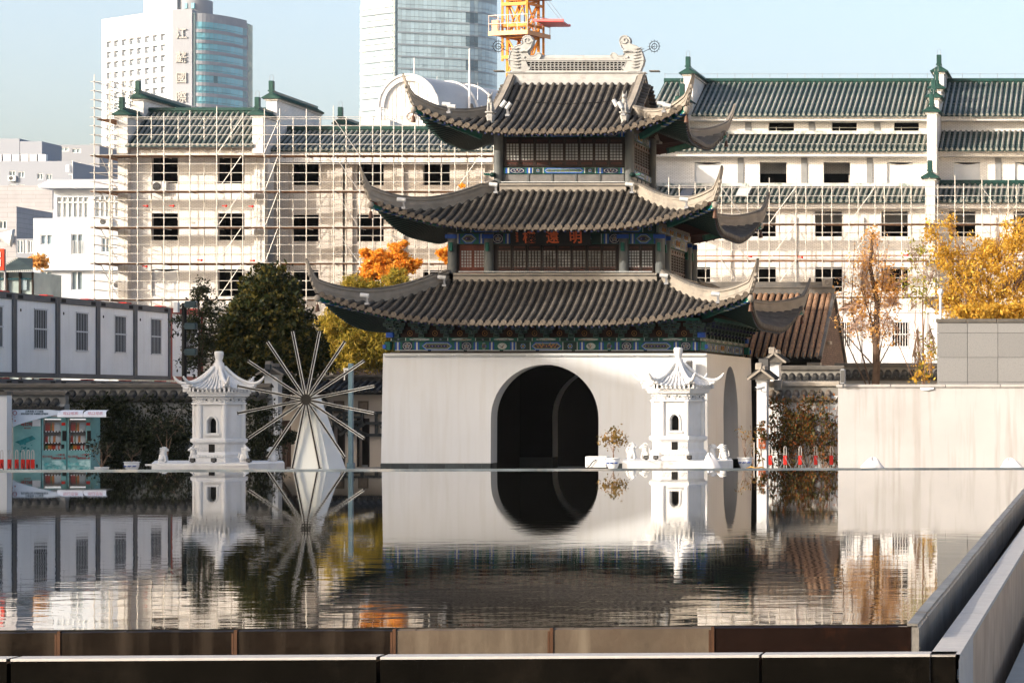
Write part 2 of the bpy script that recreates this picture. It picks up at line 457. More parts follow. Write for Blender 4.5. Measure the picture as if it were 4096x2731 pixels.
M_wet   = mat("wet_dark_granite", (.008,.0055,.004), .35, spec=.06, var=.4, vs=2, col2=(.024,.018,.013), c2=(.5,.8), streak=(.055,.043,.033), streak_amt=.6, bump=.2, bs=12)
M_wetb  = mat("lime_stained_granite", (.08,.064,.047), .5, spec=.2, var=.3, vs=2, col2=(.07,.05,.035), c2=(.4,.7), streak=(.20,.17,.13), streak_amt=.6, bump=.25, bs=12)
M_wetc  = mat("black_stained_granite", (.008,.004,.003), .4, spec=.06, var=.4, vs=2, col2=(.05,.018,.008), c2=(.55,.8), bump=.2, bs=12)
M_polish= mat("polished_black_granite", (.003,.0026,.002), .3, spec=.03, var=.3, vs=3, col2=(.008,.0065,.005), c2=(.5,.7), bump=.05, bs=60)
M_cope  = mat("pale_granite_coping", (.36,.35,.345), .6, var=.1, vs=6, col2=(.34,.33,.32), c2=(.5,.7), bump=.2, bs=60)
M_copeb = mat("tan_granite_face", (.42,.30,.21), .7, var=.2, vs=2, col2=(.30,.20,.14), c2=(.45,.7), streak=(.46,.38,.30), streak_amt=.5, bump=.2, bs=20)
M_lip = mat("wet_grey_lip", (.17,.165,.155), .5, var=.3, vs=3, col2=(.08,.075,.07), c2=(.45,.7), bump=.3, bs=15)
M_rustj = mat("rust_joint", (.05,.022,.010), .8, var=.4, vs=8)
def lerp(a, b, t): return a + (b-a)*t
# inner basin wall: one slab after another along the near edge, water level with its lip
basin = struct(MB().box(-45,-1.75,21.75,22.05,GZ,-.30), "pool_basin", M_wetc)
def near_y(X): return lerp(21.02,21.6,(X+8.46)/6.73)
xs = [-9.9,-8.02,-6.74,-5.58,-4.42,-3.22,-1.715]
mats6 = [M_wet,M_wet,M_wet,M_wetb,M_wetb,M_wetc]
for i in range(6):
    x0, x1 = xs[i]+.012, xs[i+1]-.012
    mb = MB(); n = 8
    for j in range(n):       # a lip worn uneven
        a, c = lerp(x0,x1,j/n), lerp(x0,x1,(j+1)/n)
        ya, yc = near_y(a)-.004, near_y(c)-.004
        za, zc = -.004-.006*RND.random(), -.004-.006*RND.random()
        mb.add([(a,ya-.05,-.42),(c,yc-.05,-.42),(c,yc-.05,zc-.012),(a,ya-.05,za-.012),(a,ya+.0,za),(c,yc+.0,zc)], [(0,1,2,3),(3,2,5,4)])
    mb.add([(x1,near_y(x1)-.054,-.42),(x1,near_y(x1)+.1,-.42),(x1,near_y(x1)+.1,-.02),(x1,near_y(x1)-.054,-.02)], [(0,1,2,3)])
    part(mb, "stone_panel", mats6[i], basin)
for i in range(1,6):
    x = xs[i]; y = near_y(x)
    part(MB().box(x-.012,x+.012,y-.062,y-.01,-.42,-.006).box(x-.03,x-.015,y-.06,y-.05,-.42,-.03), "joint", M_rustj, basin)
# right hand lip of the basin, coping stone after coping stone
def side_x(Y): return lerp(-1.728,-2.16,(Y-21.6)/32.2)
y = 21.55; i = 0
while y < 70:
    y1 = y + 1.15
    a, c = side_x(y), side_x(y1-.012)
    dz = RND.uniform(-.004,.004)
    mb = MB(); mb.add([(a-.10,y,-.012),(a+.045,y,-.012),(a+.06,y,-.03+dz),(a+.06,y,-.42),(c-.10,y1-.014,-.012),(c+.045,y1-.014,-.012),(c+.06,y1-.014,-.03+dz),(c+.06,y1-.014,-.42),],
        [(0,1,5,4),(1,2,6,5),(2,3,7,6),(0,3,2,1),(4,5,6,7)])
    mb.add([(a-.03,y,.012+dz),(a+.05,y,.008+dz),(c+.05,y1-.014,.008+dz),(c-.03,y1-.014,.012+dz),(a-.03,y,-.02),(a+.05,y,-.02),(c+.05,y1-.014,-.02),(c-.03,y1-.014,-.02)],[(0,1,2,3),(4,5,1,0),(1,5,6,2),(0,3,7,4)])
    part(mb, "coping_stone", M_lip, basin); y = y1; i += 1
# outer parapet: near run and right run
PK = Matrix.Translation(Vector((0,0,.04)))@Matrix.Diagonal((.9785,.9785,1,1))
parapet = struct(MB().box(-45,-1.33,20.42,20.48,-1.6,-.25), "pool_parapet", M_wetc)
def par_y(X): return lerp(20.33,20.73,(X+8.19)/6.88)
for x0, x1 in ((-11.0,-8.14),(-8.11,-5.52),(-5.49,-2.765),(-2.745,-1.335)):
    ya, yc = par_y(x0), par_y(x1)
    mb = MB(); mb.add([(x0,ya,-1.6),(x1,yc,-1.6),(x1,yc,-.169),(x0,ya,-.169)], [(0,1,2,3)])
    mb.add([(x0,ya,-.185),(x0,ya,-1.6),(x0,ya+.2,-1.6),(x0,ya+.2,-.185)],[(0,1,2,3)])
    mb.add([(x1,yc,-1.6),(x1,yc,-.185),(x1,yc+.2,-.185),(x1,yc+.2,-1.6)],[(0,1,2,3)])
    part(mb, "granite_panel", M_polish, parapet, M=PK)
    mb = MB(); mb.add([(x0,ya-.008,-.168),(x1,yc-.008,-.168),(x1,yc-.008,-.156),(x0,ya-.008,-.156),(x0,ya-.004,-.15),(x1,yc-.004,-.15),(x1,yc+.22,-.15),(x0,ya+.22,-.15),(x0,ya+.22,-.184),(x1,yc+.22,-.184)],
        [(0,1,2,3),(3,2,5,4),(4,5,6,7),(7,6,9,8)])
    part(mb, "coping_slab", M_cope, parapet, M=PK)
def out_x(Y): return lerp(-1.307,-1.42,(Y-20.87)/14.5)
y = 20.70; i = 0
while y < 66:
    y1 = y + (1.9 if i else 2.1)
    a, c = out_x(y), out_x(y1)
    mb = MB(); mb.add([(a-.215,y,-.15),(a+.004,y,-.15),(c+.004,y1-.012,-.15),(c-.215,y1-.012,-.15),(a+.004,y,-.19),(c+.004,y1-.012,-.19),(a-.215,y,-.6),(c-.215,y1-.012,-.6)], [(0,1,2,3),(1,4,5,2),(6,0,3,7)])
    part(mb, "coping_slab", M_cope, parapet, M=PK)
    mb = MB(); mb.add([(a-.004,y,-1.6),(c-.004,y1-.012,-1.6),(c-.004,y1-.012,-.19),(a-.004,y,-.19)], [(0,1,2,3)])
    part(mb, "granite_panel", M_copeb if i else M_cope, parapet, M=PK); y = y1; i += 1
# floor of the overflow channel and gravel strip outside the parapet
struct(MB().box(-45,-1.5,20.7,21.75,-.9,-.62).box(-2.6,-1.5,21.75,70,-.9,-.62), "channel_floor", M_wetc)
M_soil = mat("leaf_litter", (.10,.055,.03), .95, var=.5, vs=9, col2=(.03,.02,.014), c2=(.45,.6), bump=.8, bs=20)
mb = MB(); mb.add([(-1.25,18,-1.35),(1.5,18,-1.35),(1.5,66,-1.0),(-1.25,66,-1.0)], [(0,1,2,3)]); struct(mb, "verge", M_soil)
# far edge of the pool: a thin metal weir strip on a low wall
M_weir = mat("weir_strip", (.14,.17,.20), .35, metal=.5, var=.4, vs=1.2, col2=(.4,.38,.36), c2=(.5,.7))
mb = MB(); mb.add([(-45,66.25,-.01),(-28,67.95,-.01),(-2.3,70.55,-.01),(-2.3,70.60,-.01),(-28,68.0,-.01),(-45,66.3,-.01),(-45,66.25,.035),(-28,67.95,.035),(-2.3,70.55,.03),(-2.3,70.60,.03),(-28,68.0,.035),(-45,66.3,.035)],
    [(0,1,7,6),(1,2,8,7),(6,7,10,11),(7,8,9,10)])
struct(mb, "pool_weir", M_weir)
mb = MB(); mb.add([(-45,66.3,GZ),(-28,68.0,GZ),(-2.3,70.6,GZ),(-2.3,70.6,.0),(-28,68.0,.0),(-45,66.3,.0)], [(0,5,4,1),(1,4,3,2)]); struct(mb, "pool_back_wall", M_wetc)
mb = MB(); mb.add([(-50,66.32,GZ),(-28,68.02,GZ),(-2.3,70.62,GZ),(-2.3,74,GZ+.004),(-50,74,GZ+.004)],[(0,1,2,3,4)]); struct(mb, "terrace", M_ground)

# unseen buildings added at left to throw shade over half the court
M_conc = mat("pale_render", (.5,.5,.5), .9)
h1 = thing("shade_block", "unseen tall pale block added off to the left to shade the court", "building", (-100,50,GZ))
mb = MB(); mb.prism([(-150,46),(-84.5,46),(-66.6,60),(-150,60)], GZ, 28.5, plane='xy'); part(mb, "wall", M_conc, h1)
h2 = thing("shade_wing", "unseen lower wing added beyond the left edge to shape the shade", "building", (-60,55,GZ))
prof = [(-78,25),(-66.4,22.3),(-60.6,20.7),(-55,16.2),(-45,13.2),(-41.2,12.2)]  # roofline shaped to set the edge of the shadow
mb = MB(); n = len(prof)
vs = [(x,60.02,z) for x,z in prof]+[(x-5.1,56,z-2.2) for x,z in prof]+[(x,60.02,GZ) for x,z in prof]+[(x-5.1,56,GZ) for x,z in prof]
mb.add(vs,[(i,n+i,n+i+1,i+1) for i in range(n-1)]+[(2*n+i,i,i+1,2*n+i+1) for i in range(n-1)]+[(n+i,3*n+i,3*n+i+1,n+i+1) for i in range(n-1)]+[(n-1,2*n-1,4*n-1,3*n-1),(0,2*n,3*n,n)])
part(mb, "wall", M_conc, h2)
h3 = thing("bounce_block", "unseen cream building added beyond the right edge to bounce warm light", "building", (12,120,GZ))
part(MB().box(2,30,90,165,GZ,15), "wall", mat("cream_render", (.78,.66,.52), .9), h3)  # unseen wall added to bounce warm light onto right-facing surfaces
# ------------------------------------------------------------------ the three-tiered gate pavilion
CX, CY = -20.15, 101.55
def T(k, s, o, z):
    if k == 0: return Vector((CX+s, CY-o, z))
    if k == 1: return Vector((CX+o, CY+s, z))
    if k == 2: return Vector((CX-s, CY+o, z))
    return Vector((CX-o, CY-s, z))
SD = [Vector((1,0,0)), Vector((0,1,0)), Vector((-1,0,0)), Vector((0,-1,0))]
OD = [Vector((0,-1,0)), Vector((1,0,0)), Vector((0,1,0)), Vector((-1,0,0))]
def gg(w, k=.35): return w*(1+k)-k*w*w
pav = thing("gate_pavilion", "three-tiered gate pavilion with grey tiled roofs on a white arched base behind the pool", "pavilion", (CX,CY,GZ))

# --- base: battered white walls pierced by an arch on every side
B0, B1 = 5.56, 5.50          # half width at foot and at top
ZT = 3.30
AR, AZ = 1.83, 1.09          # arch radius and springing height
def base_half(z): return lerp(B0, B1, (z-GZ)/(ZT-GZ))
def arch_pts(n=28):
    pts = [(-AR, GZ+.40)]
    pts += [(-AR*math.cos(math.pi*i/n), AZ+AR*math.sin(math.pi*i/n)) for i in range(n+1)]
    pts += [(AR, GZ+.40)]
    return pts
basep = part(MB().box(CX-1,CX+1,CY-1,CY+1,GZ-.3,GZ-.1), "base_footing", M_wetc, pav)
PLZ = -.43                    # top of the dark brick plinth
for k in range(4):
    mb = MB(); ap = [(-AR,PLZ)] + arch_pts()[1:-1] + [(AR,PLZ)]
    n = len(ap)
    # outer face as strips between the arch outline and the wall outline
    def wp(s, z, ins=0.0):
        h = base_half(z); return T(k, max(-h,min(h,s)), h-ins, z)
    vs = []; fs = []
    for s, z in ap: vs.append(wp(s,z))
    out = []
    for i,(s,z) in enumerate(ap):
        if i == 0: out.append((-9,PLZ))
        elif i == n-1: out.append((9,PLZ))
        else:
            a = math.pi*(i-1)/(n-3)
            # walk round left side, top, right side
            if a < math.pi*.25: out.append((-9, lerp(AZ,ZT,a/(math.pi*.25))))
            elif a > math.pi*.75: out.append((9, lerp(AZ,ZT,(math.pi-a)/(math.pi*.25))))
            else: out.append((lerp(-B1,B1,(a-math.pi*.25)/(math.pi*.5)), ZT))
    for s,z in out: vs.append(wp(s,z))
    for i in range(n-1): fs.append((i, i+1, n+i+1, n+i))
    mb.add(vs, fs, 0)
    # reveal and inner face
    th = .95
    rv = [T(k,s,base_half(z)-th,z) for s,z in ap]
    mb.add([wp(s,z) for s,z in ap]+rv, [(i,n+i,n+i+1,i+1) for i in range(n-1)], 0, True)
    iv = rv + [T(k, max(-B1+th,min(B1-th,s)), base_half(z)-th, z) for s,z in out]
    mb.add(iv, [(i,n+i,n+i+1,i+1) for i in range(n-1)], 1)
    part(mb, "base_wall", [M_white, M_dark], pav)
    # dark brick plinth: two courses of bricks each side of the arch
    for sd in (-1,1):
        o = base_half(GZ)+.025
        mbp = MB()
        if k in (0,1):
            for row in range(2):
                z0 = GZ-.02+row*.215; z1 = z0+.20
                s = AR + (.0 if row else -.0); j = 0
                while s < B0+.02:
                    w = (.30 if (j==0 and row) else .62); s1 = min(s+w, B0+.025)
                    a, c = (s, s1-.012) if sd > 0 else (-s1+.012, -s)
                    q = [T(k,a,o-.3,z0),T(k,c,o-.3,z0),T(k,c,o,z0),T(k,a,o,z0),T(k,a,o-.3,z1),T(k,c,o-.3,z1),T(k,c,o,z1),T(k,a,o,z1)]
                    bb = MB(); bb.add(q, [(3,2,6,7),(4,7,6,5),(0,3,7,4),(2,1,5,6)])
                    part(bb, "plinth_brick", M_plinth if 'M_plinth' in globals() else mat("plinth_brick", (.045,.055,.060), .7, var=.2, vs=5, rnd=.25, bump=.3), basep)
                    s = s1; j += 1
        a, c = (AR, B0) if sd > 0 else (-B0, -AR)
        q = [T(k,a,o-.95,GZ),T(k,c,o-.95,GZ),T(k,c,o-.02,GZ),T(k,a,o-.02,GZ),T(k,a,o-.95,PLZ),T(k,c,o-.95,PLZ),T(k,c,o-.02,PLZ),T(k,a,o-.02,PLZ)]
        mbp.add(q, [(3,2,6,7),(4,7,6,5),(0,3,7,4),(2,1,5,6),(0,4,5,1)]); part(mbp, "plinth", mat("plinth_joint", (.10,.105,.105), .8), basep)
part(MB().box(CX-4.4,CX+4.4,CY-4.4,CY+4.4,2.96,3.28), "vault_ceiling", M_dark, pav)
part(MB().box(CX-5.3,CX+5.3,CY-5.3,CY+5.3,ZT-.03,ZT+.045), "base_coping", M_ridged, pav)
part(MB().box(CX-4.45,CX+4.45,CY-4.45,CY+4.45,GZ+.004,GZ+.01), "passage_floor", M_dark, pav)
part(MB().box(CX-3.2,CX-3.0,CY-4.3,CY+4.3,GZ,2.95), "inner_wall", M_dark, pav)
# lamp tubes clipped along the wall head, row of tubes above them
for i in range(9):
    x0 = CX-B1+.03+i*1.225; x1 = x0+1.16
    mb = MB().bbox(x0,min(x1,CX+B1-.02),CY-B1-.085,CY-B1-.03,3.205,3.255,.012); part(mb, "light_tube", M_ltube, pav)
    if i < 8:
        mb = MB().tube((x0+.35,CY-B1+.14,3.40),(x0+1.45,CY-B1+.14,3.40),.018,6); part(mb, "light_tube", M_ltube, pav)
# hair cracks in the plaster
# --- body boxes behind columns
def body(half, z0, z1, m, name):
    part(MB().box(CX-half,CX+half,CY-half,CY+half,z0,z1), name, m, pav)
body(5.05, 3.3, 4.75, M_dkred, "lower_core")
body(3.50, 5.6, 7.9, M_dkwood, "middle_core")
body(2.20, 9.0, 11.4, M_dkwood, "upper_core")

# --- painted beams
PB = [M_teal, M_blue, M_line, M_dkblue, M_gold, M_dkgreen, M_marble]
def plate(mb, k, poly, o, d, m):
    """thin plate standing d proud of plane o on side k; poly in (s,z), counter-clockwise seen from outside"""
    n = len(poly)
    vs = [T(k,s,o,z) for s,z in poly]+[T(k,s,o+d,z) for s,z in poly]
    mb.add(vs, [tuple(range(n,2*n))]+[(i,(i+1)%n,n+(i+1)%n,n+i) for i in range(n)], m)
def hexa(s0, s1, z0, z1, e, c):
    zm = (z0+z1)/2
    return [(s0+e,zm),(s0+e+c,z0+e),(s1-e-c,z0+e),(s1-e,zm),(s1-e-c,z1-e),(s0+e+c,z1-e)]
def circ(s, z, r, n=12, rz=None): return [(s+r*math.cos(2*math.pi*i/n), z+(rz or r)*math.sin(2*math.pi*i/n)) for i in range(n)]
def cartouche(parent, k, s0, s1, z0, z1, o, style):
    """one painted panel built of thin raised layers"""
    mb = MB(); h = z1-z0; c = h*.45
    if style == 'hex':
        plate(mb,k,hexa(s0,s1,z0,z1,0,c),o,.004,1); plate(mb,k,hexa(s0,s1,z0,z1,.035,c),o,.008,2)
        plate(mb,k,hexa(s0,s1,z0,z1,.05,c),o,.011,0); plate(mb,k,hexa(s0,s1,z0,z1,.085,c*.8),o,.014,4)
        plate(mb,k,hexa(s0,s1,z0,z1,.095,c*.8),o,.017,3)
        n = max(2,int((s1-s0)/h/.42)-1); zm = (z0+z1)/2
        for i in range(n):
            s = lerp(s0+h*.6,s1-h*.6,i/max(1,n-1))
            plate(mb,k,circ(s,zm,h*.10,8),o,.020,0 if i%2 else 1); plate(mb,k,circ(s,zm,h*.045,6),o,.023,4)
    elif style == 'dragon':
        plate(mb,k,hexa(s0,s1,z0,z1,0,c),o,.004,1); plate(mb,k,hexa(s0,s1,z0,z1,.035,c),o,.008,2)
        plate(mb,k,hexa(s0,s1,z0,z1,.05,c),o,.011,0); plate(mb,k,hexa(s0,s1,z0,z1,.08,c*.8),o,.014,4)
        plate(mb,k,hexa(s0,s1,z0,z1,.09,c*.8),o,.017,3)
        zm = (z0+z1)/2; sm_ = (s0+s1)/2
        plate(mb,k,circ(sm_,zm,h*.1,10),o,.022,4)
        for sg in (-1,1):
            pts = []
            for i in range(26):
                t = i/25; s = sm_+sg*lerp(h*.28,(s1-s0)/2-h*.6,t)
                pts.append(T(k,s,o+.02,zm+h*.22*math.sin(t*15)*(1-.3*t)))
            mb.path(pts,[h*.055*(1-.5*i/25) for i in range(26)],4,4)
            for i in range(3,24,4):
                p = pts[i]; mb.bar(p, p+SD[k]*sg*.03+Vector((0,0,.07*(1 if i%8 else -1))), .016, .016, 4)
    elif style == 'medal':
        plate(mb,k,[(s0,z0),(s1,z0),(s1,z1),(s0,z1)],o,.004,3); sm_ = (s0+s1)/2; zm=(z0+z1)/2
        plate(mb,k,circ(sm_,zm,(s1-s0)*.46,14,h*.46),o,.008,2); plate(mb,k,circ(sm_,zm,(s1-s0)*.41,14,h*.41),o,.011,3)
        for i in range(5):
            a = 2*math.pi*i/5+.3; mb.torus(T(k,sm_+(s1-s0)*.2*math.cos(a),o+.013,zm+h*.2*math.sin(a)),h*.09,.008,OD[k],8,4,2)
        plate(mb,k,circ(sm_,zm,h*.07,8),o,.018,4)
    elif style == 'picture':
        plate(mb,k,[(s0,z0),(s1,z0),(s1,z1),(s0,z1)],o,.004,0); sm_ = (s0+s1)/2; zm=(z0+z1)/2
        plate(mb,k,circ(sm_,zm,(s1-s0)*.40,12,h*.40),o,.010,2)
        r = random.Random(int(s0*50)+k)
        for i in range(5):
            a = T(k,sm_+r.uniform(-.25,.25)*(s1-s0),o+.013,zm-h*.25); q = T(k,sm_+r.uniform(-.4,.4)*(s1-s0),o+.013,zm+h*r.uniform(-.1,.3)); mb.bar(a,q,.018,.012,r.choice((5,3,4)))
    elif style == 'flower':
        plate(mb,k,[(s0,z0),(s1,z0),(s1,z1),(s0,z1)],o,.004,5); sm_=(s0+s1)/2; zm=(z0+z1)/2
        for i in range(8):
            a = 2*math.pi*i/8; plate(mb,k,circ(sm_+h*.26*math.cos(a),zm+h*.26*math.sin(a),h*.11,8),o,.008+.001*(i%2),1 if i%2 else 0)
            plate(mb,k,circ(sm_+h*.26*math.cos(a),zm+h*.26*math.sin(a),h*.05,6),o,.013,2)
        plate(mb,k,circ(sm_,zm,h*.12,10),o,.012,4)
        for e in (s0+.015,s1-.015): plate(mb,k,[(e-.012,z0),(e+.012,z0),(e+.012,z1),(e-.012,z1)],o,.007,2)
    else:  # bands
        n = max(2,int((s1-s0)/.05))
        for i in range(n):
            a = lerp(s0,s1,i/n); c2 = lerp(s0,s1,(i+1)/n)
            plate(mb,k,[(a,z0),(c2-.004,z0),(c2-.004,z1),(a,z1)],o,.004+.003*(i%2),(0,1,2,1,0,3)[i%6])
    part(mb, "painted_panel", PB, parent)
def painted_beam(k, half, o, z0, z1, layout, name="painted_beam"):
    mb = MB(); q = [T(k,-half,o-.2,z0),T(k,half,o-.2,z0),T(k,half,o,z0),T(k,-half,o,z0),T(k,-half,o-.2,z1),T(k,half,o-.2,z1),T(k,half,o,z1),T(k,-half,o,z1)]
    mb.add(q, [(3,2,6,7),(4,7,6,5),(0,1,2,3),(0,3,7,4),(2,1,5,6)])
    bm_ = part(mb, name, M_teal, pav); tot = sum(w for w,_ in layout); s = -half
    for w, st in layout:
        s1 = s + 2*half*w/tot
        cartouche(bm_, k, s+.008, s1-.008, z0+.012, z1-.012, o, st); s = s1
L1 = [(1,'band'),(1.2,'medal'),(1,'band'),(3.6,'hex'),(1,'band'),(1.2,'medal'),(1,'band'),(.8,'hex'),(1,'band'),(1.4,'picture'),(.8,'band'),(1.8,'flower'),(3.6,'dragon'),(1.8,'flower'),(.8,'band'),(1.4,'picture'),(1,'band'),(.8,'hex'),(1,'band'),(1.2,'medal'),(1,'band'),(3.6,'hex'),(1,'band'),(1.2,'medal'),(1,'band')]
U1 = [(1.2,'flower'),(2,'picture')]*7+[(1.2,'flower')]
for k in (0,1):
    painted_beam(k, 5.22, 5.22, 3.40, 3.70, L1)
    painted_beam(k, 5.30, 5.30, 3.715, 3.84, U1, "upper_beam")
# teal beam-end stumps at the corners
for sx, sy in ((-1,-1),(1,-1),(1,1)):
    mb = MB()
    for e in (.0,.16): mb.bbox(CX+sx*5.38-.1,CX+sx*5.38+.1,CY+sy*(5.34-e)-.06,CY+sy*(5.34-e)+.06,3.42,3.70,.02,0)
    mb.box(CX+sx*5.48-.05,CX+sx*5.48+.05,CY+sy*5.36-.09,CY+sy*5.36+.03,3.46,3.60,1)
    mb.bbox(CX+sx*5.3-.13,CX+sx*5.3+.13,CY+sy*5.3-.13,CY+sy*5.3+.13,3.845,4.02,.02,1)
    part(mb, "corner_block", [M_teal, M_blue], pav)

# --- bracket sets
def bracket_mesh():
    mb = MB()
    def blk(x0,x1,y0,y1,z0,z1,m):
        mb.box(x0,x1,y0,y1,z0,z1,m)
        e = .009
        for z in (z0+e, z1-e): mb.box(x0-.001,x1+.001,y0-.004,y0+.002,z-e,z+e,2)
        for x in (x0+e, x1-e): mb.box(x-e,x+e,y0-.004,y0+.002,z0,z1,2)
    blk(-.09,.09,-.10,.10,0,.12,0)
    for t,(w,y,z) in enumerate(((.40,-.05,.15),(.60,-.20,.26),(.74,-.36,.37),(.52,-.50,.46))):
        blk(-w/2,w/2,y-.045,y+.045,z,z+.065,t%2)
        for x in (-w/2+.05,0,w/2-.05): blk(x-.055,x+.055,y-.065,y+.06,z+.068,z+.115,(t+1)%2)
        blk(-.04,.04,y-.14,.1,z-.02,z+.055,(t+1)%2)
    return mb.mesh("bracket_set",[M_dkgreen,M_dkblue,mat("bracket_edge_line",(.07,.13,.11),.6)])
BRM = bracket_mesh()
for k in (0,1):
    for i in range(13):
        s = lerp(-5.1,5.1,i/12)
        rot = Matrix.Rotation((0,math.pi/2)[k],4,'Z')
        part(BRM,"bracket_set",None,pav,M=Matrix.Translation(T(k,s,5.22,3.845))@rot)
        if i < 12:
            sm_ = s+.425; mb = MB(); o = 5.12
            plate(mb,k,[(sm_-.30,3.85),(sm_+.30,3.85),(sm_+.12,4.10),(sm_,4.22),(sm_-.12,4.10)],o,.02,0)
            mb.torus(T(k,sm_,o+.028,3.99),.085,.010,OD[k],12,4,1); mb.ball(T(k,sm_,o+.03,3.99),.028,m=1,n=6,k=4)
            part(mb,"padding_board",[M_dkred,M_gold],pav)
    mb = MB(); q=[T(k,-5.3,5.72,4.40),T(k,5.3,5.72,4.40),T(k,5.3,5.84,4.40),T(k,-5.3,5.84,4.40),T(k,-5.3,5.72,4.5),T(k,5.3,5.72,4.5),T(k,5.3,5.84,4.5),T(k,-5.3,5.84,4.5)]
    mb.add(q,[(3,2,6,7),(4,7,6,5),(0,1,2,3),(0,3,7,4),(2,1,5,6)]); part(mb,"eave_purlin",M_teal,pav)

# --- roofs
class Roof:
    def __init__(s, a, push, lift, b, zf, s0):
        s.a=a; s.push=push; s.lift=lift; s.b=b; s.zf=zf; s.A=a+push; s.s0=s0
        s.hips=[s._hip(i/40) for i in range(41)]
    def c(s, x): return max(0.0,min(1.05,(abs(x)-s.s0)/(s.A-s.s0)))**2.3
    def pt(s, k, x, w, dz=0.0):
        c = s.c(x); o = s.b+(s.a-s.b)*w+s.push*c*w
        return T(k, x, o, s.zf(w)+s.lift*c*w**1.3+dz)
    def _hip(s, w):
        o = s.b+(s.a-s.b)*w
        for _ in range(12): o = s.b+(s.a-s.b)*w+s.push*s.c(o)*w
        return o
    def hip(s, w):
        t = max(0,min(1,w))*40; i = min(39,int(t)); return lerp(s.hips[i],s.hips[i+1],t-i)
    def wend(s, x):
        if abs(x) <= s.b: return 0.0
        lo, hi = 0.0, 1.0
        for _ in range(24):
            m = (lo+hi)/2
            if s.hip(m) < abs(x): lo = m
            else: hi = m
        return hi
    def frame(s, k, x, w):
        e = .01; p = s.pt(k,x,w); q = s.pt(k,x,max(0,w-e)) if w > e else p+(p-s.pt(k,x,w+e))
        t = (q-p).normalized(); sd = (s.pt(k,x+.02,w)-s.pt(k,x-.02,w)).normalized()
        n = sd.cross(t).normalized(); return p, t, t.cross(n).normalized(), n
TL, TR = .30, .082
def half_ring(r, n=6): return [(r*math.cos(math.pi*(-.1+1.2*i/n)), r*math.sin(math.pi*(-.1+1.2*i/n))) for i in range(n+1)]
def tile_mesh():
    mb = MB(); n = 6; a = half_ring(TR); c = half_ring(TR*.90)
    vs = [(x,0,z) for x,z in a]+[(x,TL*1.04,z) for x,z in c]
    mb.add(vs,[(i,i+1,n+2+i,n+1+i) for i in range(n)],0,True); mb.add(vs[:n+1],[tuple(range(n,-1,-1))],0)
    return mb.mesh("roof_tile",M_rtile)
TILE = tile_mesh()
mb = MB(); mb.tube((0,0,-.012),(0,-.05,-.012),.098,14,0); mb.torus((0,-.052,-.012),.078,.012,(0,1,0),14,4,0); mb.torus((0,-.052,-.012),.034,.012,(0,1,0),8,4,0)
DISC = mb.mesh("eave_disc",mat("eave_tile_end",(.15,.125,.10),.8,var=.2,vs=10,rnd=.15))
mb = MB(); mb.prism([(-.10,.03),(-.115,-.03),(-.07,-.07),(-.035,-.10),(0,-.145),(.035,-.10),(.07,-.07),(.115,-.03),(.10,.03),(.05,-.005),(-.05,-.005)],-.03,-.008)
mb.torus((0,-.032,-.055),.035,.009,(0,1,0),8,4,0)
DRIP = mb.mesh("drip_tile",MATS["eave_tile_end"])
def fmat(p, x, y, z): return Matrix(((x.x,y.x,z.x,p.x),(x.y,y.y,z.y,p.y),(x.z,y.z,z.z,p.z),(0,0,0,1)))
def tile_into(mb, p, x, y, z, L, r=TR, n=4):
    a = half_ring(r,n); c = half_ring(r*.9,n)
    vs = [p+x*u+z*v for u,v in a]+[p+y*L*1.04+x*u+z*v for u,v in c]
    mb.add(vs,[(i,i+1,n+2+i,n+1+i) for i in range(n)],0,True); mb.add(vs[:n+1],[tuple(range(n,-1,-1))],0)
def roof_side(R, k, rootpart, pitch=.262, parts=0, ends=True, upper=None):
    """tile rolls, pan tiles and eave ends on side k; the lowest tiles become parts while parts > 0"""
    rows = int((R.A-.10)/pitch); field = MB(); made = 0
    order = sorted(range(-rows,rows+1), key=lambda i: abs(i))
    for i in order:
        x = i*pitch; we = R.wend(x)
        pts = [R.pt(k,x,lerp(1,we,j/60)) for j in range(61)]
        if upper and abs(x) <= R.b: pts += upper(k,x)
        d = [0]
        for j in range(len(pts)-1): d.append(d[-1]+(pts[j+1]-pts[j]).length)
        tot = d[-1]; pos = 0.0; j = 0; cnt = 0
        while pos < tot-.05:
            while d[j+1] < pos: j += 1
            p = pts[j].lerp(pts[j+1],(pos-d[j])/max(1e-6,d[j+1]-d[j]))
            t = (pts[j+1]-pts[j]).normalized(); sd = SD[k]; n = sd.cross(t).normalized()
            if n.z < 0: n = -n
            sd2 = t.cross(n); L_ = min(TL,tot-pos)
            q = p + n*.012
            if made < parts and L_ > TL*.9 and cnt < 6:
                part(TILE,"roof_tile",None,rootpart,M=fmat(q,sd2,t,n)); made += 1
            else: tile_into(field,q,sd2,t,n,L_)
            pos += TL; cnt += 1
        p, t, sd, n = R.frame(k,x,1.0)
        if ends and k == 0:
            o2 = OD[k]; M = fmat(p+o2*.005+n*.02, SD[k], -o2, Vector((0,0,1)))
            part(DISC,"eave_disc",None,rootpart,M=M)
            if i < rows:
                p2 = R.frame(k,x+pitch/2,1.0)[0]; part(DRIP,"drip_tile",None,rootpart,M=fmat(p2+o2*.01,SD[k],-o2,Vector((0,0,1))))
        else:
            for u,v in ((0,.02),): field.tube(p+n*.012,p+n*.012+OD[k]*.04,.095,8)
            p2 = R.frame(k,x+pitch/2,1.0)[0]; field.add([p2+SD[k]*-.1,p2+SD[k]*.1,p2+SD[k]*.07+Vector((0,0,-.08)),p2+Vector((0,0,-.14)),p2-SD[k]*.07+Vector((0,0,-.08))],[(0,4,3,2,1)])
    if field.v: part(field,"tile_field",M_rtilef,rootpart,kind="stuff")
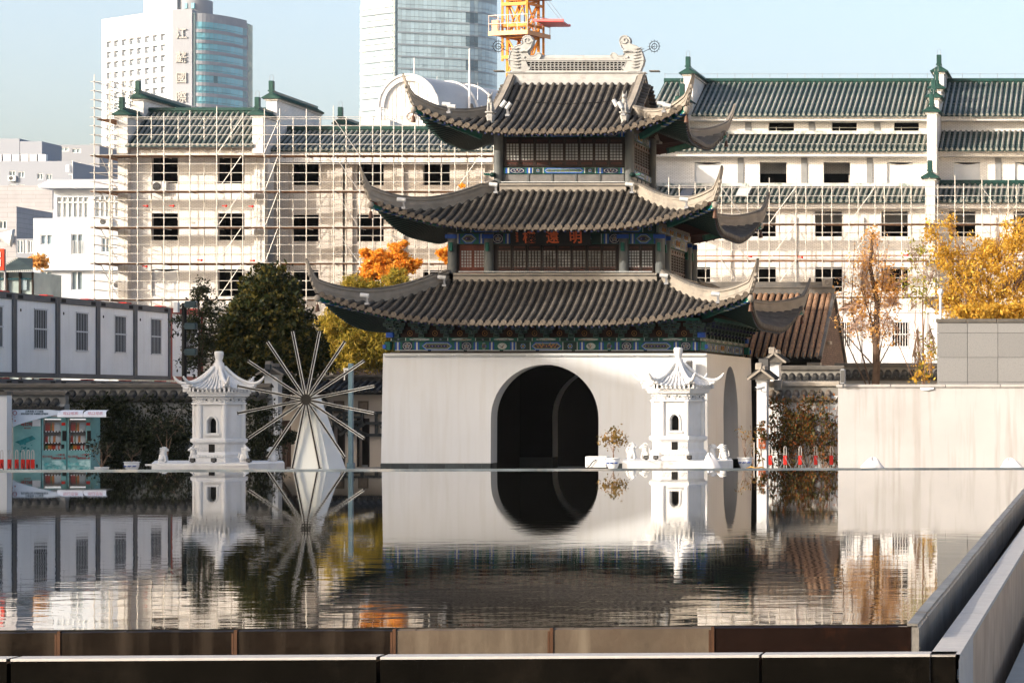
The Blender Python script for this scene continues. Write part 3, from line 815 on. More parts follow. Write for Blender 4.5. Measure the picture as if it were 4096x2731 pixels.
def roof_deck(R, k, detail=True):
    """pan tile surface, stepped course by course"""
    mb = MB(); nw = 26 if detail else 8; ns = 40; vs = []; rows = []
    for i in range(nw):
        for e in (0,1):
            w = 1-(i+e)/nw if not (i==nw-1 and e==1) else 0.0
            h = R.hip(w); dz = (.022 if e == 0 else 0.0) if detail else .01
            rows.append([R.pt(k,h*lerp(-1,1,j/ns),w,dz) for j in range(ns+1)])
    for r_ in rows: vs += r_
    fs = [(a*(ns+1)+j,a*(ns+1)+j+1,(a+1)*(ns+1)+j+1,(a+1)*(ns+1)+j) for a in range(len(rows)-1) for j in range(ns)]
    mb.add(vs,fs,0); return mb
def soffit(R, k, win, m=0):
    mb = MB(); ns = 36; vs = []
    for w in (1.0,(1+win)/2,win):
        h = R.hip(w); vs += [R.pt(k,h*lerp(-1,1,j/ns),w,-.10) for j in range(ns+1)]
    mb.add(vs,[(a*(ns+1)+j,(a+1)*(ns+1)+j,(a+1)*(ns+1)+j+1,a*(ns+1)+j+1) for a in range(2) for j in range(ns)],0)
    # board edge under the tiles
    h = R.hip(1.0); e = [R.pt(k,h*lerp(-1,1,j/ns),1.0,-.10) for j in range(ns+1)]+[R.pt(k,h*lerp(-1,1,j/ns),1.0,-.01) for j in range(ns+1)]
    mb.add(e,[(j,j+1,ns+2+j,ns+1+j) for j in range(ns)],0); return mb
def rafters(R, k, win):
    mb = MB(); n = int(R.A*2/.23)
    for i in range(n+1):
        x = lerp(-R.A*.97,R.A*.97,i/n); w0 = max(win,R.wend(x)+.02)
        if w0 > .96: continue
        p = R.pt(k,x,.985,-.15); mb.bar(p,R.pt(k,x,w0,-.15),.075,.075,0)
        mb.bar(p+OD[k]*.004,p+OD[k]*.012,.062,.062,1)
    return mb
def hip_ridge(R, kx, ky, parent, h=.46, tip=1.15):
    """tall brick ridge down the hip, drawn out into an upturned tip"""
    pr = []
    for i in range(25):
        w = i/24; o = R.hip(w); z = R.pt(0,o,w).z; pr.append((o,z-.03,z+h*(1.0 if i>2 else .8)+.04))
    zA = pr[-1][1]; A = R.A
    pr += [(A+.07,zA+.18,zA+h+.20),(A+.14,zA+.42,zA+h+.36),(A+.19,zA+.66,zA+h+.50),(A+.23,zA+.88,zA+h+.64),(A+.26,zA+1.06,zA+h+.74)] if tip else []
    def sweep(f0, f1, t, m, tt=None):
        mb = MB(); vs = []; n = len(pr)
        for i,(o,zb,zt) in enumerate(pr):
            tp = 1.0 if i < 22 else max(.45,1-(i-22)*.075)
            q = t*tp; px = -.7071*kx*q; py = .7071*ky*q
            cxx, cyy = CX+kx*o, CY-ky*o
            z0, z1 = f0(zb,zt), f1(zb,zt)
            vs += [(cxx+px*1,cyy-py*1,z0),(cxx-px,cyy+py,z0),(cxx-px,cyy+py,z1),(cxx+px,cyy-py,z1)]
        # perpendicular to the diagonal
        mb.add(vs,[(i*4+j,i*4+(j+1)%4,(i+1)*4+(j+1)%4,(i+1)*4+j) for i in range(n-1) for j in range(4)],m)
        mb.add(vs,[(0,3,2,1),tuple((n-1)*4+j for j in range(4))],m)
        return mb
    part(sweep(lambda a,b:a, lambda a,b:b-.10, .10, 0),"hip_ridge",M_ridge,parent)
    part(sweep(lambda a,b:b-.098, lambda a,b:b-.045, .145, 0),"ridge_moulding",M_ridge,parent)
    part(sweep(lambda a,b:b-.043, lambda a,b:b+.02, .105, 0),"ridge_cap",M_ridged,parent)
    part(sweep(lambda a,b:a+(b-a)*.36, lambda a,b:a+(b-a)*.42, .118, 0),"ridge_moulding",M_ridge,parent)
    # carved scroll pendants under the tip
    if tip:
        mb = MB()
        for q in range(4): 
            o = A+.16-.05*q+.03; z = zA+.62-.16*q; mb.ball((CX+kx*o,CY-ky*o,z),.06,.06,.075)
        part(mb,"tip_scroll",M_ridge,parent)
    # hip beam under the corner, striped, with carved end and wind bell
    mb = MB(); p = Vector((CX+kx*(A-.02),CY-ky*(A-.02),zA-.16)); q = Vector((CX+kx*(A-1.9),CY-ky*(A-1.9),R.pt(0,A-1.9,.6).z-.42))
    mb.bar(p,q,.16,.20,0); d=(q-p)
    for i in range(9):
        mb.bar(p+d*(i*.06+.01)+Vector((0,0,-.10)),p+d*(i*.06+.035)+Vector((0,0,-.10)),.175,.03,1+i%2)
    mb.ball(p,.11,.11,.13,3)
    part(mb,"hip_beam",[M_teal,M_line,M_blue,M_ridge],parent)
    mb = MB(); bz = p.z-.2
    mb.lathe((p.x,p.y,bz),[(.012,.12),(.015,.0),(.05,-.02),(.065,-.12),(.085,-.24)],10)
    part(mb,"wind_bell",mat("bronze",(.10,.05,.03),.5,var=.2),parent)
R1 = Roof(7.0,.25,1.0,3.74,lambda w: 5.85-1.55*gg(w),1.6)
R2 = Roof(5.55,.30,.92,2.44,lambda w: 9.05-1.47*gg(w),1.2)
Z3, A3, G3 = 13.15, 4.4, 2.35
def z3(o): return Z3-2.2*gg(o/A3)
R3 = Roof(A3,.30,.90,G3,lambda w: z3(G3+(A3-G3)*w),1.0)
def up3(k, x): return [T(k,x,lerp(G3,.12,j/24),z3(lerp(G3,.12,j/24))) for j in range(1,25)]
for R, nm, win, npart, half in ((R1,"lower_roof",.42,300,3.72),(R2,"middle_roof",.42,0,2.42),(R3,"upper_roof",.05,0,None)):
    mb = MB()
    for k in range(4):
        d = roof_deck(R,k,k<2); o_ = len(mb.v); mb.add(d.v,d.f,0)
    if R is R3:
        for k in (0,2):
            vs = []; n = 48
            for i in range(n+1):
                o = lerp(G3,.0,i/n); 
                for x in (-G3-.1,G3+.1): vs.append(T(k,x,o,z3(o)+(.02 if i%2 else 0)))
            mb.add(vs,[(2*i,2*i+1,2*i+3,2*i+2) for i in range(n)],0)
    rp = part(mb,nm,M_pan,pav)
    for k in range(4):
        part(soffit(R,k,win),"soffit",M_redwood,rp); 
        if k != 2: part(rafters(R,k,win),"rafter_row",[M_dkgreen,M_dkblue],rp,kind="stuff")
        roof_side(R,k,rp,parts=npart if k==0 else 0,upper=(up3 if R is R3 and k in (0,2) else None))
    for kx,ky in ((-1,1),(1,1),(1,-1),(-1,-1)): hip_ridge(R,kx,ky,rp,h=.40 if R is not R3 else .30)
    if half:
        z = R.zf(0.0)
        for k in range(4):
            for z0,z1,o0,m in ((z-.12,z+.16,half+.10,M_ridge),(z+.162,z+.20,half+.15,M_ridged),(z+.202,z+.25,half+.08,M_ridge)):
                mb = MB(); q=[T(k,-o0,half-.2,z0),T(k,o0,half-.2,z0),T(k,o0,o0,z0),T(k,-o0,o0,z0),T(k,-o0,half-.2,z1),T(k,o0,half-.2,z1),T(k,o0,o0,z1),T(k,-o0,o0,z1)]
                mb.add(q,[(3,2,6,7),(4,7,6,5),(0,1,2,3),(0,3,7,4),(2,1,5,6)]); part(mb,"wall_ridge",m,rp)
        mb = MB().tube(T(0,-half*.9,half+.06,z+.30),T(0,half*.9,half+.06,z+.30),.022,6)
        part(mb,"light_tube",M_ltube,rp)
    UP = rp
# upper roof: gables, sloping gable ridges, main ridge
for sg in (-1,1):
    mb = MB(); n = 14; poly = [(-1,0)]
    ys = [lerp(-G3,G3,i/n*1.0) for i in range(n+1)]
    x = CX+sg*G3*.97
    vs = [(x,CY+y_,z3(abs(y_))-.05) for y_ in ys]+[(x,CY+y_,z3(G3)-.15) for y_ in ys]
    mb.add(vs,[(i,i+1,n+2+i,n+1+i) for i in range(n)],0); part(mb,"gable_board",M_redwood,UP)
    for fy in (-1,1):
        pr = [lerp(.10,3.25,i/24) for i in range(25)]
        for f0,f1,t,m,nm in ((-.05,.26,.10,M_ridge,"gable_ridge"),(.262,.31,.15,M_ridged,"ridge_cap"),(.312,.36,.085,M_ridge,"ridge_cap")):
            mb = MB(); vs = []
            for o in pr:
                xx = CX+sg*(G3-.02); z = z3(o); yy = CY+fy*o
                vs += [(xx-t,yy,z+f0),(xx+t,yy,z+f0),(xx+t,yy,z+f1),(xx-t,yy,z+f1)]
            mb.add(vs,[(i*4+j,(i+1)*4+j,(i+1)*4+(j+1)%4,i*4+(j+1)%4) for i in range(24) for j in range(4)],0); mb.add(vs,[(0,1,2,3),(96,99,98,97)],0)
            part(mb,nm,m,UP)
        # short verge tiles stepping down the gable edge
        mb = MB()
        for i in range(11):
            o = .25+i*.2; p = Vector((CX+sg*(G3+.08),CY+fy*o,z3(o)+.02)); mb.tube(p,p+Vector((sg*.26,0,-.07)),.07,8)
        part(mb,"verge_tiles",M_rtilef,UP,kind="stuff")
        # pedestal with seated guardian beast at the foot of the ridge
        bx, by = CX+sg*(G3-.02), CY+fy*3.38; bz = z3(3.38)
        mb = MB(); mb.lathe((bx,by,bz-.1),[(.17,0),(.17,.12),(.12,.16),(.15,.30),(.17,.36),(.12,.42),(.20,.46),(.20,.50)],6,sm=False); pe = part(mb,"beast_pedestal",M_beast if 'M_beast' in globals() else mat("carved_grey_stone",(.40,.39,.37),.8,var=.12,vs=6,col2=(.3,.29,.28),c2=(.55,.8),bump=.4,bs=25),UP)
        mb = MB(); z0 = bz+.40
        mb.ball((bx,by,z0+.16),.115,.13,.20); mb.ball((bx,by+fy*.06,z0+.36),.10,.11,.16); mb.ball((bx,by+fy*.10,z0+.52),.085,.11,.09); mb.ball((bx,by+fy*.20,z0+.49),.055,.07,.05)
        for e in (-1,1):
            mb.tube((bx+e*.05,by+fy*.04,z0+.56),(bx+e*.07,by,z0+.72),.028,6,r2=.006); mb.tube((bx+e*.06,by+fy*.12,z0+.30),(bx+e*.06,by+fy*.15,z0),.035,6); mb.ball((bx+e*.09,by-fy*.02,z0+.09),.05,.10,.09)
        mb.path([(bx,by-fy*.1,z0+.1),(bx,by-fy*.2,z0+.2),(bx,by-fy*.17,z0+.38),(bx,by-fy*.12,z0+.45)],[.03,.035,.03,.01],6)
        part(mb,"guardian_beast",MATS["carved_grey_stone"],pe)
M_rstone = mat("pale_ridge_stone",(.40,.405,.40),.75,var=.12,vs=4,col2=(.25,.22,.19),c2=(.55,.8),bump=.2,bs=20)
for z0,z1,hx,hy in ((12.95,13.22,2.36,.22),(13.222,13.44,2.44,.17),(13.442,13.475,2.5,.23),(13.89,13.93,2.45,.20)):
    part(MB().bbox(CX-hx,CX+hx,CY-hy,CY+hy,z0,z1,.015),"main_ridge",M_rstone,UP)
part(MB().tube((CX-2.4,CY,13.99),(CX+2.4,CY,13.99),.105,12),"ridge_roll",M_rstone,UP)
mb = MB().box(CX-1.9,CX+1.9,CY-.10,CY+.10,13.476,13.889); core = part(mb,"ridge_panel",M_dark,UP)
for z0,z1 in ((13.477,13.53),(13.84,13.888)): part(MB().box(CX-1.86,CX+1.86,CY-.165,CY+.165,z0,z1),"panel_frame",M_rstone,core)
for x in (-1.86,1.79): part(MB().box(CX+x,CX+x+.07,CY-.164,CY+.164,13.531,13.839),"panel_frame",M_rstone,core)
mb = MB()
for i in range(25):
    for cz in (13.605,13.765): mb.torus((CX-1.70+i*.1417,CY-.125-.006*(i%2),cz),.092,.0105,(0,1,0),14,4,0)
    mb.torus((CX-1.70+i*.1417,CY-.14,13.685),.092,.0105,(0,1,0),14,4,0)
part(mb,"coin_lattice",M_rstone,core)
# dragon finials biting the ridge
DOUT = [(160,560),(130,480),(115,390),(140,310),(170,250),(225,215),(290,195),(305,180),(298,140),(310,105),(345,82),(390,80),(425,100),(440,140),(430,190),(410,235),(380,275),(385,300),(370,320),(400,350),(450,355),(480,335),(505,312),(535,310),(562,345),(530,385),(500,412),(480,405),(430,400),(350,390),(345,420),(375,480),(405,500),(400,530),(370,550),(405,562)]
def dragon(sg):
    def w(px,py,y): 
        q = P(2000+px/3.36,120+py/3.36,101.4); X = q.x-CX
        if X > 9: X = X
        return (CX-sg*(-X)*1.0 if sg<0 else CX-(X), y, q.z)
    def ww(px,py,y):
        q = P(2000+px/3.36,120+py/3.36,101.4); X = q.x-CX
        return Vector((CX+X if sg<0 else CX-X, y, q.z))
    mb = MB(); f, bk = CY-.17, CY+.17; n = len(DOUT)
    fr = [ww(a,c,f) for a,c in DOUT]; br = [ww(a,c,bk) for a,c in DOUT]
    fo = tuple(range(n)) if sg > 0 else tuple(range(n-1,-1,-1))
    mb.add(fr+br,[fo,tuple(n+i for i in reversed(fo))]+[(i,(i+1)%n,n+(i+1)%n,n+i) for i in range(n)],0)
    for y,yy in ((f,-1),(bk,1)):
        mb.path([ww(a,c,y) for a,c in DOUT[1:31]],.022,5)
        sp_ = [ww(370+ (58-3.2*t)*math.cos(t*.42+.4), 140+(52-2.9*t)*math.sin(t*.42+.4), y+yy*.015) for t in range(16)]
        mb.path(sp_,.022,5)
        for j in range(7):
            a0 = 230+j*42; mb.path([ww(130+j*6,a0+10,y),ww(175+j*5,a0+20,y+yy*.03),ww(225+j*4,a0+28,y+yy*.04),ww(262+j*3,a0+15,y+yy*.02)],[.01,.024,.028,.012],5)
        mb.ball(ww(330,370,y),.05,.05,.05); mb.path([ww(270,300,y+yy*.02),ww(320,280,y+yy*.05),ww(378,290,y+yy*.05)],[.03,.05,.04],6)
        for j in range(6): mb.ball(ww(370+j*20,392,y+yy*.01),.016,.02,.025)
        for j in range(4): mb.ball(ww(352+j*9,430+j*20,y+yy*.01),.016,.02,.022)
    dr = part(mb,"dragon_finial",M_rstone,UP)
    mb = MB(); x = CX+sg*2.62; mb.box(min(x,x+sg*.35),max(x,x+sg*.35),CY-.16,CY+.16,13.50,13.54); part(mb,"finial_ledge",M_ridged,dr)
    # spiked lightning ring on a rod
    c = Vector((CX+sg*2.80,CY-.1,14.40)); mb = MB(); mb.torus(c,.19,.014,(0.25*sg,1,0),24,5); mb.torus(c,.10,.014,(.25*sg,1,0),16,5)
    for j in range(12):
        a = j*math.pi/6; d = Vector((math.cos(a),-.25*sg*math.cos(a),math.sin(a))); r0 = 0 if j%3==0 else .17
        mb.tube(c+d*r0,c+d*.25,.006,4)
    mb.tube(c+Vector((-sg*.55,0,-.28)),c,.011,5)
    part(mb,"lightning_ring",M_black,dr)
dragon(-1); dragon(1)
mb = MB(); pts = []
for i in range(21):
    t = i/20; o = 1.55+.25*math.sin(t*math.pi); pts.append((CX+lerp(-1.9,1.9,t),CY-o,z3(o)+.11-.0*t))
part(mb.path(pts,.012,4),"cable",M_black,UP)

# --- storeys: columns, lintels, lattice doors
def leaf(k, s, o, z0, z1, w, m, pane):
    h = z1-z0; mb = MB(); f = .045
    def q(a,c,e,g,t0,t1,mm):
        mb.add([T(k,s+a,o+t0,z0+e),T(k,s+c,o+t0,z0+e),T(k,s+c,o+t1,z0+e),T(k,s+a,o+t1,z0+e),T(k,s+a,o+t0,z0+g),T(k,s+c,o+t0,z0+g),T(k,s+c,o+t1,z0+g),T(k,s+a,o+t1,z0+g)],
            [(3,2,6,7),(4,7,6,5),(0,1,2,3),(0,3,7,4),(2,1,5,6)],mm)
    g1, g2 = h*.18, h*.83
    q(0.004,f,0,h,0,.05,0); q(w-f,w-.004,0,h,0,.05,0)
    for a,c in ((0,.04),(g1-.03,g1+.02),(g2-.02,g2+.03),(h-.04,h)): q(f,w-f,a,c,0,.049,0)
    for a,c in ((.04,g1-.03),(g2+.03,h-.04)):
        q(f,w-f,a,c,0,.02,0)
        e=.035
        for u0,u1,v0,v1 in ((f+e,w-f-e,a+e*.6,a+e*.6+.014),(f+e,w-f-e,c-e*.6-.014,c-e*.6),(f+e,f+e+.014,a+e*.6,c-e*.6),(w-f-e-.014,w-f-e,a+e*.6,c-e*.6)): q(u0,u1,v0,v1,.02,.03,1)
    nx, nz = 4, 6
    for i in range(1,nx): x=lerp(f,w-f,i/nx); q(x-.011,x+.011,g1+.02,g2-.02,.012,.038,0)
    for i in range(1,nz): y=lerp(g1+.02,g2-.02,i/nz); q(f,w-f,y-.011,y+.011,.012,.036,0)
    for a,c in ((g1+.02,g1+.034),(g2-.034,g2-.02)): q(f,w-f,a,c,.02,.042,1)
    d = part(mb,"door_leaf",[m,M_redleaf],pav)
    mb = MB(); mb.add([T(k,s+f,o+.008,z0+g1),T(k,s+w-f,o+.008,z0+g1),T(k,s+w-f,o+.008,z0+g2),T(k,s+f,o+.008,z0+g2)],[(0,1,2,3)])
    part(mb,"pane",pane,d)
M_paper = mat("paper_pane",(.44,.45,.44),.5,var=.2,vs=2)
M_glassd= mat("dark_pane",(.10,.10,.10),.15,var=.4,vs=1.2,col2=(.34,.34,.33),c2=(.5,.66))
for k in (0,1):
    for j in range(8):
        leaf(k,-2.08+j*.52,3.505,6.11,7.09,.52,M_dkwood,M_glassd)
        leaf(k,-2.08+j*.52,2.205,9.93,10.91,.52,M_dkwood,M_paper)
    for s0 in (-3.36,2.46):
        for j in range(2): leaf(k,s0+j*.45,3.505,6.11,7.09,.45,M_redleaf if (k==0 and s0<0) else M_dkwood,M_paper if k==0 else M_glassd)  # left front pair takes the redder wood to look sunlit
    painted_beam(k,3.56,3.62,7.12,7.48,[(.5,'band'),(1.2,'hex'),(.5,'band'),(.6,'band'),(.8,'medal'),(.5,'band'),(2,'flower'),(2.6,'dragon'),(2,'flower'),(.5,'band'),(.8,'medal'),(.6,'band'),(.5,'band'),(1.2,'hex'),(.5,'band')])
    painted_beam(k,2.12,2.30,9.66,9.87,[(.5,'band'),(1.3,'medal'),(.6,'band'),(1.0,'flower'),(3.4,'hex'),(1.0,'flower'),(.6,'band'),(1.3,'medal'),(.5,'band')])
    painted_beam(k,2.12,2.26,10.95,11.22,[(.5,'band'),(1,'medal'),(2,'flower'),(2.6,'dragon'),(2,'flower'),(1,'medal'),(.5,'band')],"upper_beam")
    painted_beam(k,3.5,3.52,7.52,7.78,[(1,'flower'),(2,'dragon')]*4+[(1,'flower')],"upper_beam")
    for j in range(5):
        a = -2.1+j*.84; mb = MB(); q=[T(k,a,2.1,9.38),T(k,a+.83,2.1,9.38),T(k,a+.83,2.24,9.38),T(k,a,2.24,9.38),T(k,a,2.1,9.64),T(k,a+.83,2.1,9.64),T(k,a+.83,2.24,9.64),T(k,a,2.24,9.64)]
        mb.add(q,[(3,2,6,7),(4,7,6,5),(0,3,7,4),(2,1,5,6)]); part(mb,"dado_panel",M_dado if 'M_dado' in globals() else mat("weathered_panel",(.17,.165,.16),.7,var=.2,vs=3,col2=(.30,.14,.09),c2=(.6,.8)),pav)
        part(MB().bar(T(k,a-.01,2.25,9.37),T(k,a-.01,2.25,9.65),.06,.05),"dado_post",M_column,pav)
cols = [(x,-3.6) for x in (-3.6,-2.34,2.34,3.6)]+[(3.6,y) for y in (-2.34,2.34,3.6)]
for x,y in cols: part(MB().tube((CX+x,CY+y,5.95),(CX+x,CY+y,7.5),.165,14),"column",M_column,pav)
for x,y in ((-2.3,-2.3),(2.3,-2.3),(2.3,2.3)): part(MB().tube((CX+x,CY+y,9.2),(CX+x,CY+y,11.3),.16,14),"column",M_column,pav)
# lower storey beam ends and green corbels on the column heads
for x,y in cols:
    mb = MB(); mb.bbox(CX+x-.06,CX+x+.06,CY+y-.30,CY+y-.17,6.86,7.16,.01,0); mb.box(CX+x-.2,CX+x+.2,CY+y-.24,CY+y-.18,7.3,7.44,1); part(mb,"corbel",[M_teal,M_blue],pav)
for sg in (-1,1):
    mb = MB(); c = Vector((CX+sg*2.45,CY-2.5,9.6))
    mb.ball(c,.12,.18,.09,0); mb.bar(c,c+Vector((sg*.3,-.1,.02)),.08,.06,1); part(mb,"beam_head",[M_dkgreen,M_teal],pav)
# name board, read from right to left
plq = single(MB().box(-1.38,1.38,-.03,.03,-.24,.24).box(-1.42,1.42,-.05,-.02,.22,.27).box(-1.42,1.42,-.05,-.02,-.27,-.22),"name_board",[M_black],
    "black name board with three orange characters under the middle roof","sign")
PM = Matrix.Translation(Vector((CX-.06,CY-4.30,7.32)))@Matrix.Rotation(math.radians(16),4,'X')
plq.matrix_basis = PM
M_orange = mat("vermilion_lettering",(.62,.115,.03),.5,var=.1)
for i,ch in enumerate("樓遠明"):
    me = text_mesh(ch,.46,.012,.008); me.materials.clear(); me.materials.append(M_orange)
    o = link("character",me,plq); o.matrix_basis = Matrix.Translation(Vector((-.72+i*.80,-.055,-.02)))@RX90
mb = MB()
for j in range(7): mb.box(-1.18+.02*(j%2),-1.10,-.06,-.05,.15-j*.05,.17-j*.05)
o = link("small_inscription",mb.mesh("small_inscription",M_orange),plq)
# ------------------------------------------------------------------ buildings behind
def wall_open(mb, x0, x1, z0, z1, y, ops, depth=.3, m=0, mr=None):
    """wall face towards -Y with real openings and reveals"""
    mr = m if mr is None else mr
    xs = sorted({x0,x1,*[v for o in ops for v in o[:2] if x0<v<x1]}); zs = sorted({z0,z1,*[v for o in ops for v in o[2:4] if z0<v<z1]})
    for i in range(len(xs)-1):
        for j in range(len(zs)-1):
            cx, cz = (xs[i]+xs[i+1])/2, (zs[j]+zs[j+1])/2
            if any(o[0]<cx<o[1] and o[2]<cz<o[3] for o in ops): continue
            mb.add([(xs[i],y,zs[j]),(xs[i+1],y,zs[j]),(xs[i+1],y,zs[j+1]),(xs[i],y,zs[j+1])],[(0,1,2,3)],m)
    for a,c,e,g in [o[:4] for o in ops]:
        v = [(a,y,e),(c,y,e),(c,y,g),(a,y,g),(a,y+depth,e),(c,y+depth,e),(c,y+depth,g),(a,y+depth,g)]
        mb.add(v,[(0,4,5,1),(1,5,6,2),(2,6,7,3),(3,7,4,0)],mr)
    return mb
def opx(x0, x1, y0, y1, Y): return (PX(x0,Y),PX(x1,Y),PZ(y1,Y),PZ(y0,Y))
M_sheet = mat("plastic_sheet",(.66,.68,.70),.45,var=.06,vs=1.5,bump=.5,bs=3)
M_room = mat("room_shade",(.003,.003,.0025),.9,var=.1)  # near-black base colour stands in for the lack of light indoors
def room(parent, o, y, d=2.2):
    """room box behind an opening, coloured near black for its shade"""
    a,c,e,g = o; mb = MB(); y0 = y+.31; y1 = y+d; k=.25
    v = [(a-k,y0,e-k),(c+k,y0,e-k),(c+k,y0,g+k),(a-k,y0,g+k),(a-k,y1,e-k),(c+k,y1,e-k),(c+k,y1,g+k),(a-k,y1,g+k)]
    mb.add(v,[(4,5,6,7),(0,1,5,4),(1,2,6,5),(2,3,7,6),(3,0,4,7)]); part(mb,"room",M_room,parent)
def sheet(parent, o, y):
    a,c,e,g = o; n = 8; mb = MB(); r = random.Random(int(a*100)); vs = []
    for j in range(n+1):
        for i in range(n+1): vs.append((lerp(a,c,i/n),y+.12+.05*math.sin(i*2.1+j)*r.random(),lerp(e,g-.12*(math.sin(math.pi*i/n)),j/n)))
    mb.add(vs,[(j*(n+1)+i,j*(n+1)+i+1,(j+1)*(n+1)+i+1,(j+1)*(n+1)+i) for j in range(n) for i in range(n)],0,True); part(mb,"plastic_sheet",M_sheet,parent)
def slope_roof(parent, xa, xb, ye, ze, yr, zr, pitch=.3, r=.085, name="roof", mt=None, mp=None, ridge=True, skip=()):
    mt = mt or M_gtile; mp = mp or M_gpan
    mb = MB(); n = 10; vs = []
    for i in range(n):
        for e in (0,1):
            t = (i+e)/n
            for x in (xa,xb): vs.append((x,lerp(ye,yr,t),lerp(ze,zr,t)+(.03 if e==0 else 0)))
    mb.add(vs,[(2*i,2*i+1,2*i+3,2*i+2) for i in range(2*n-1)],0)
    mb.add([(xa,ye,ze),(xb,ye,ze),(xb,ye,ze-.10),(xa,ye,ze-.10)],[(0,3,2,1)],0)
    rf = part(mb,name,mp,parent)
    d = Vector((0,yr-ye,zr-ze)); rm = MB(); k = 7
    u = d.normalized(); nn = Vector((1,0,0)).cross(u)
    for i in range(k):
        p = u*(d.length*i/k); q = u*(d.length*(i+1.03)/k)
        a = half_ring(r,5); c = half_ring(r*.88,5)
        vs = [p+Vector((1,0,0))*x+nn*z for x,z in a]+[q+Vector((1,0,0))*x+nn*z for x,z in c]
        rm.add(vs,[(j,j+1,7+j,6+j) for j in range(5)],0,True)
    rm.tube((0,.02,.0),(0,-.03,.0),r*1.12,8)
    me = rm.mesh("tile_row",mt); x = xa+pitch*.5
    while x < xb-pitch*.3:
        part(me,"tile_row",None,rf,M=Matrix.Translation(Vector((x,ye,ze+.03)))); x += pitch
    if ridge: part(MB().box(xa,xb,yr-.12,yr+.3,zr-.05,zr+.28).box(xa,xb,yr-.2,yr-.1,zr+.10,zr+.16),"ridge_beam",M_gcap,rf)
    return rf
def gable_step(parent, x, w, y0, y1, z0, z1, post=True):
    """one step of a stepped gable wall with a green tiled cap and an end post"""
    g = part(MB().box(x-w/2,x+w/2,y0,y1,z0,z1),"gable_wall",M_brickw,parent)
    part(MB().box(x-w/2-.08,x+w/2+.08,y0-.08,y1,z1+.002,z1+.10),"cornice",M_brickw,g)
    mb = MB(); h = w/2+.22; a = y0-.22
    mb.add([(x-h,a,z1+.10),(x+h,a,z1+.10),(x,a,z1+.40),(x-h,y1,z1+.10),(x+h,y1,z1+.10),(x,y1,z1+.40)],[(0,1,2),(1,4,5,2),(3,0,2,5),(0,3,4,1),(4,3,5)])
    y = a+.1
    while y < y1-.1:
        for s in (-1,1): mb.tube((x+s*.08,y,z1+.40),(x+s*(h+.03),y,z1+.13),.05,5)
        y += .26
    mb.box(x-.10,x+.10,a+.05,y1,z1+.38,z1+.58)
    c = part(mb,"tile_cap",M_gcap,g)
    if post:
        part(MB().bbox(x-.14,x+.14,a+.06,a+.36,z1+.582,z1+1.12,.03).box(x-.17,x+.17,a+.03,a+.39,z1+.5,z1+.58),"end_post",M_gcap,c)
        mb = MB(); mb.path([(x-.1,a+.2,z1+1.12),(x-.1,a+.2,z1+1.4),(x,a+.2,z1+1.48),(x+.1,a+.2,z1+1.4),(x+.1,a+.2,z1+1.12)],.012,4); part(mb,"wire_loop",M_grey,c)
# ---- left building
LY1, LY2 = 159.3, 160.6
lb = thing("brick_building","white brick building with green tiled roofs and empty windows behind the left scaffold","building",(-50,162,GZ))
gx1, gx2 = -56.9, -49.3
w1 = [opx(607,716,628,734,LY1),opx(871,978,628,734,LY1),opx(607,716,853,961,LY1),opx(871,978,853,961,LY1),opx(607,716,1077,1185,LY1),opx(871,978,1077,1185,LY1)]
mb = MB(); wall_open(mb,gx1-.2,gx2+.25,GZ,15.9,LY1,w1,.3,0); part(mb,"wall",M_brickw,lb)
for i,o in enumerate(w1):
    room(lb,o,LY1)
    if i == 4: sheet(lb,o,LY1)
w2 = [opx(1167+d,1274+d,y,y+106,LY2) for y in (635,859,1080) for d in (0,261,525)]
mb = MB(); wall_open(mb,gx2+.2,-29,GZ,15.85,LY2,w2,.3,0); part(mb,"wall",M_brickt,lb)
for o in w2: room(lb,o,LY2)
for x in (1120,1345,1375,1580,1905): part(MB().box(PX(x,LY2),PX(x+38,LY2),LY2-.18,LY2-.004,GZ,15.2),"pier",M_brickt,lb)
part(MB().box(gx1-.2,gx2+.25,LY1-.55,LY1-.004,15.35,15.9),"eave_band",M_brickw,lb)
part(MB().box(gx2+.2,-29,LY2-.75,LY2-.004,15.15,15.75),"eave_band",M_brickw,lb)
part(MB().box(gx2-.35,gx2+.25,158.75,LY1-.01,GZ,15.3),"corner_pier",M_brickw,lb)
part(MB().box(gx1-.4,gx1+.15,158.75,LY1-.01,GZ,15.3),"corner_pier",M_brickw,lb)
part(MB().box(gx1-.2,-29,170,170.3,GZ,17),"rear_wall",M_brickw,lb)
part(MB().box(gx1-.4,gx1,LY1,172,GZ,16),"side_wall",M_brickw,lb)
slope_roof(lb,gx1+.2,gx2-.2,158.2,15.97,161.8,18.16)
slope_roof(lb,gx2+.3,-29,159.7,15.85,162.9,17.2)
for gx in (gx1,gx2):
    gable_step(lb,gx,.6,158.3,160.85,15.5,17.55); gable_step(lb,gx,.6,160.86,169.6,15.5,18.75)
gable_step(lb,PX(1372,168.5),.5,168,176,15,18.0)
for x,y in ((1441,320),):
    pass
mb = MB()
for x0,x1,y0,y1,Y in ((1441,1560,480,515,166),): mb.box(PX(x0,Y),PX(x1,Y),Y,Y+4,PZ(y1,Y),PZ(y0,Y))
part(mb,"roof_parapet",M_brickw,lb)
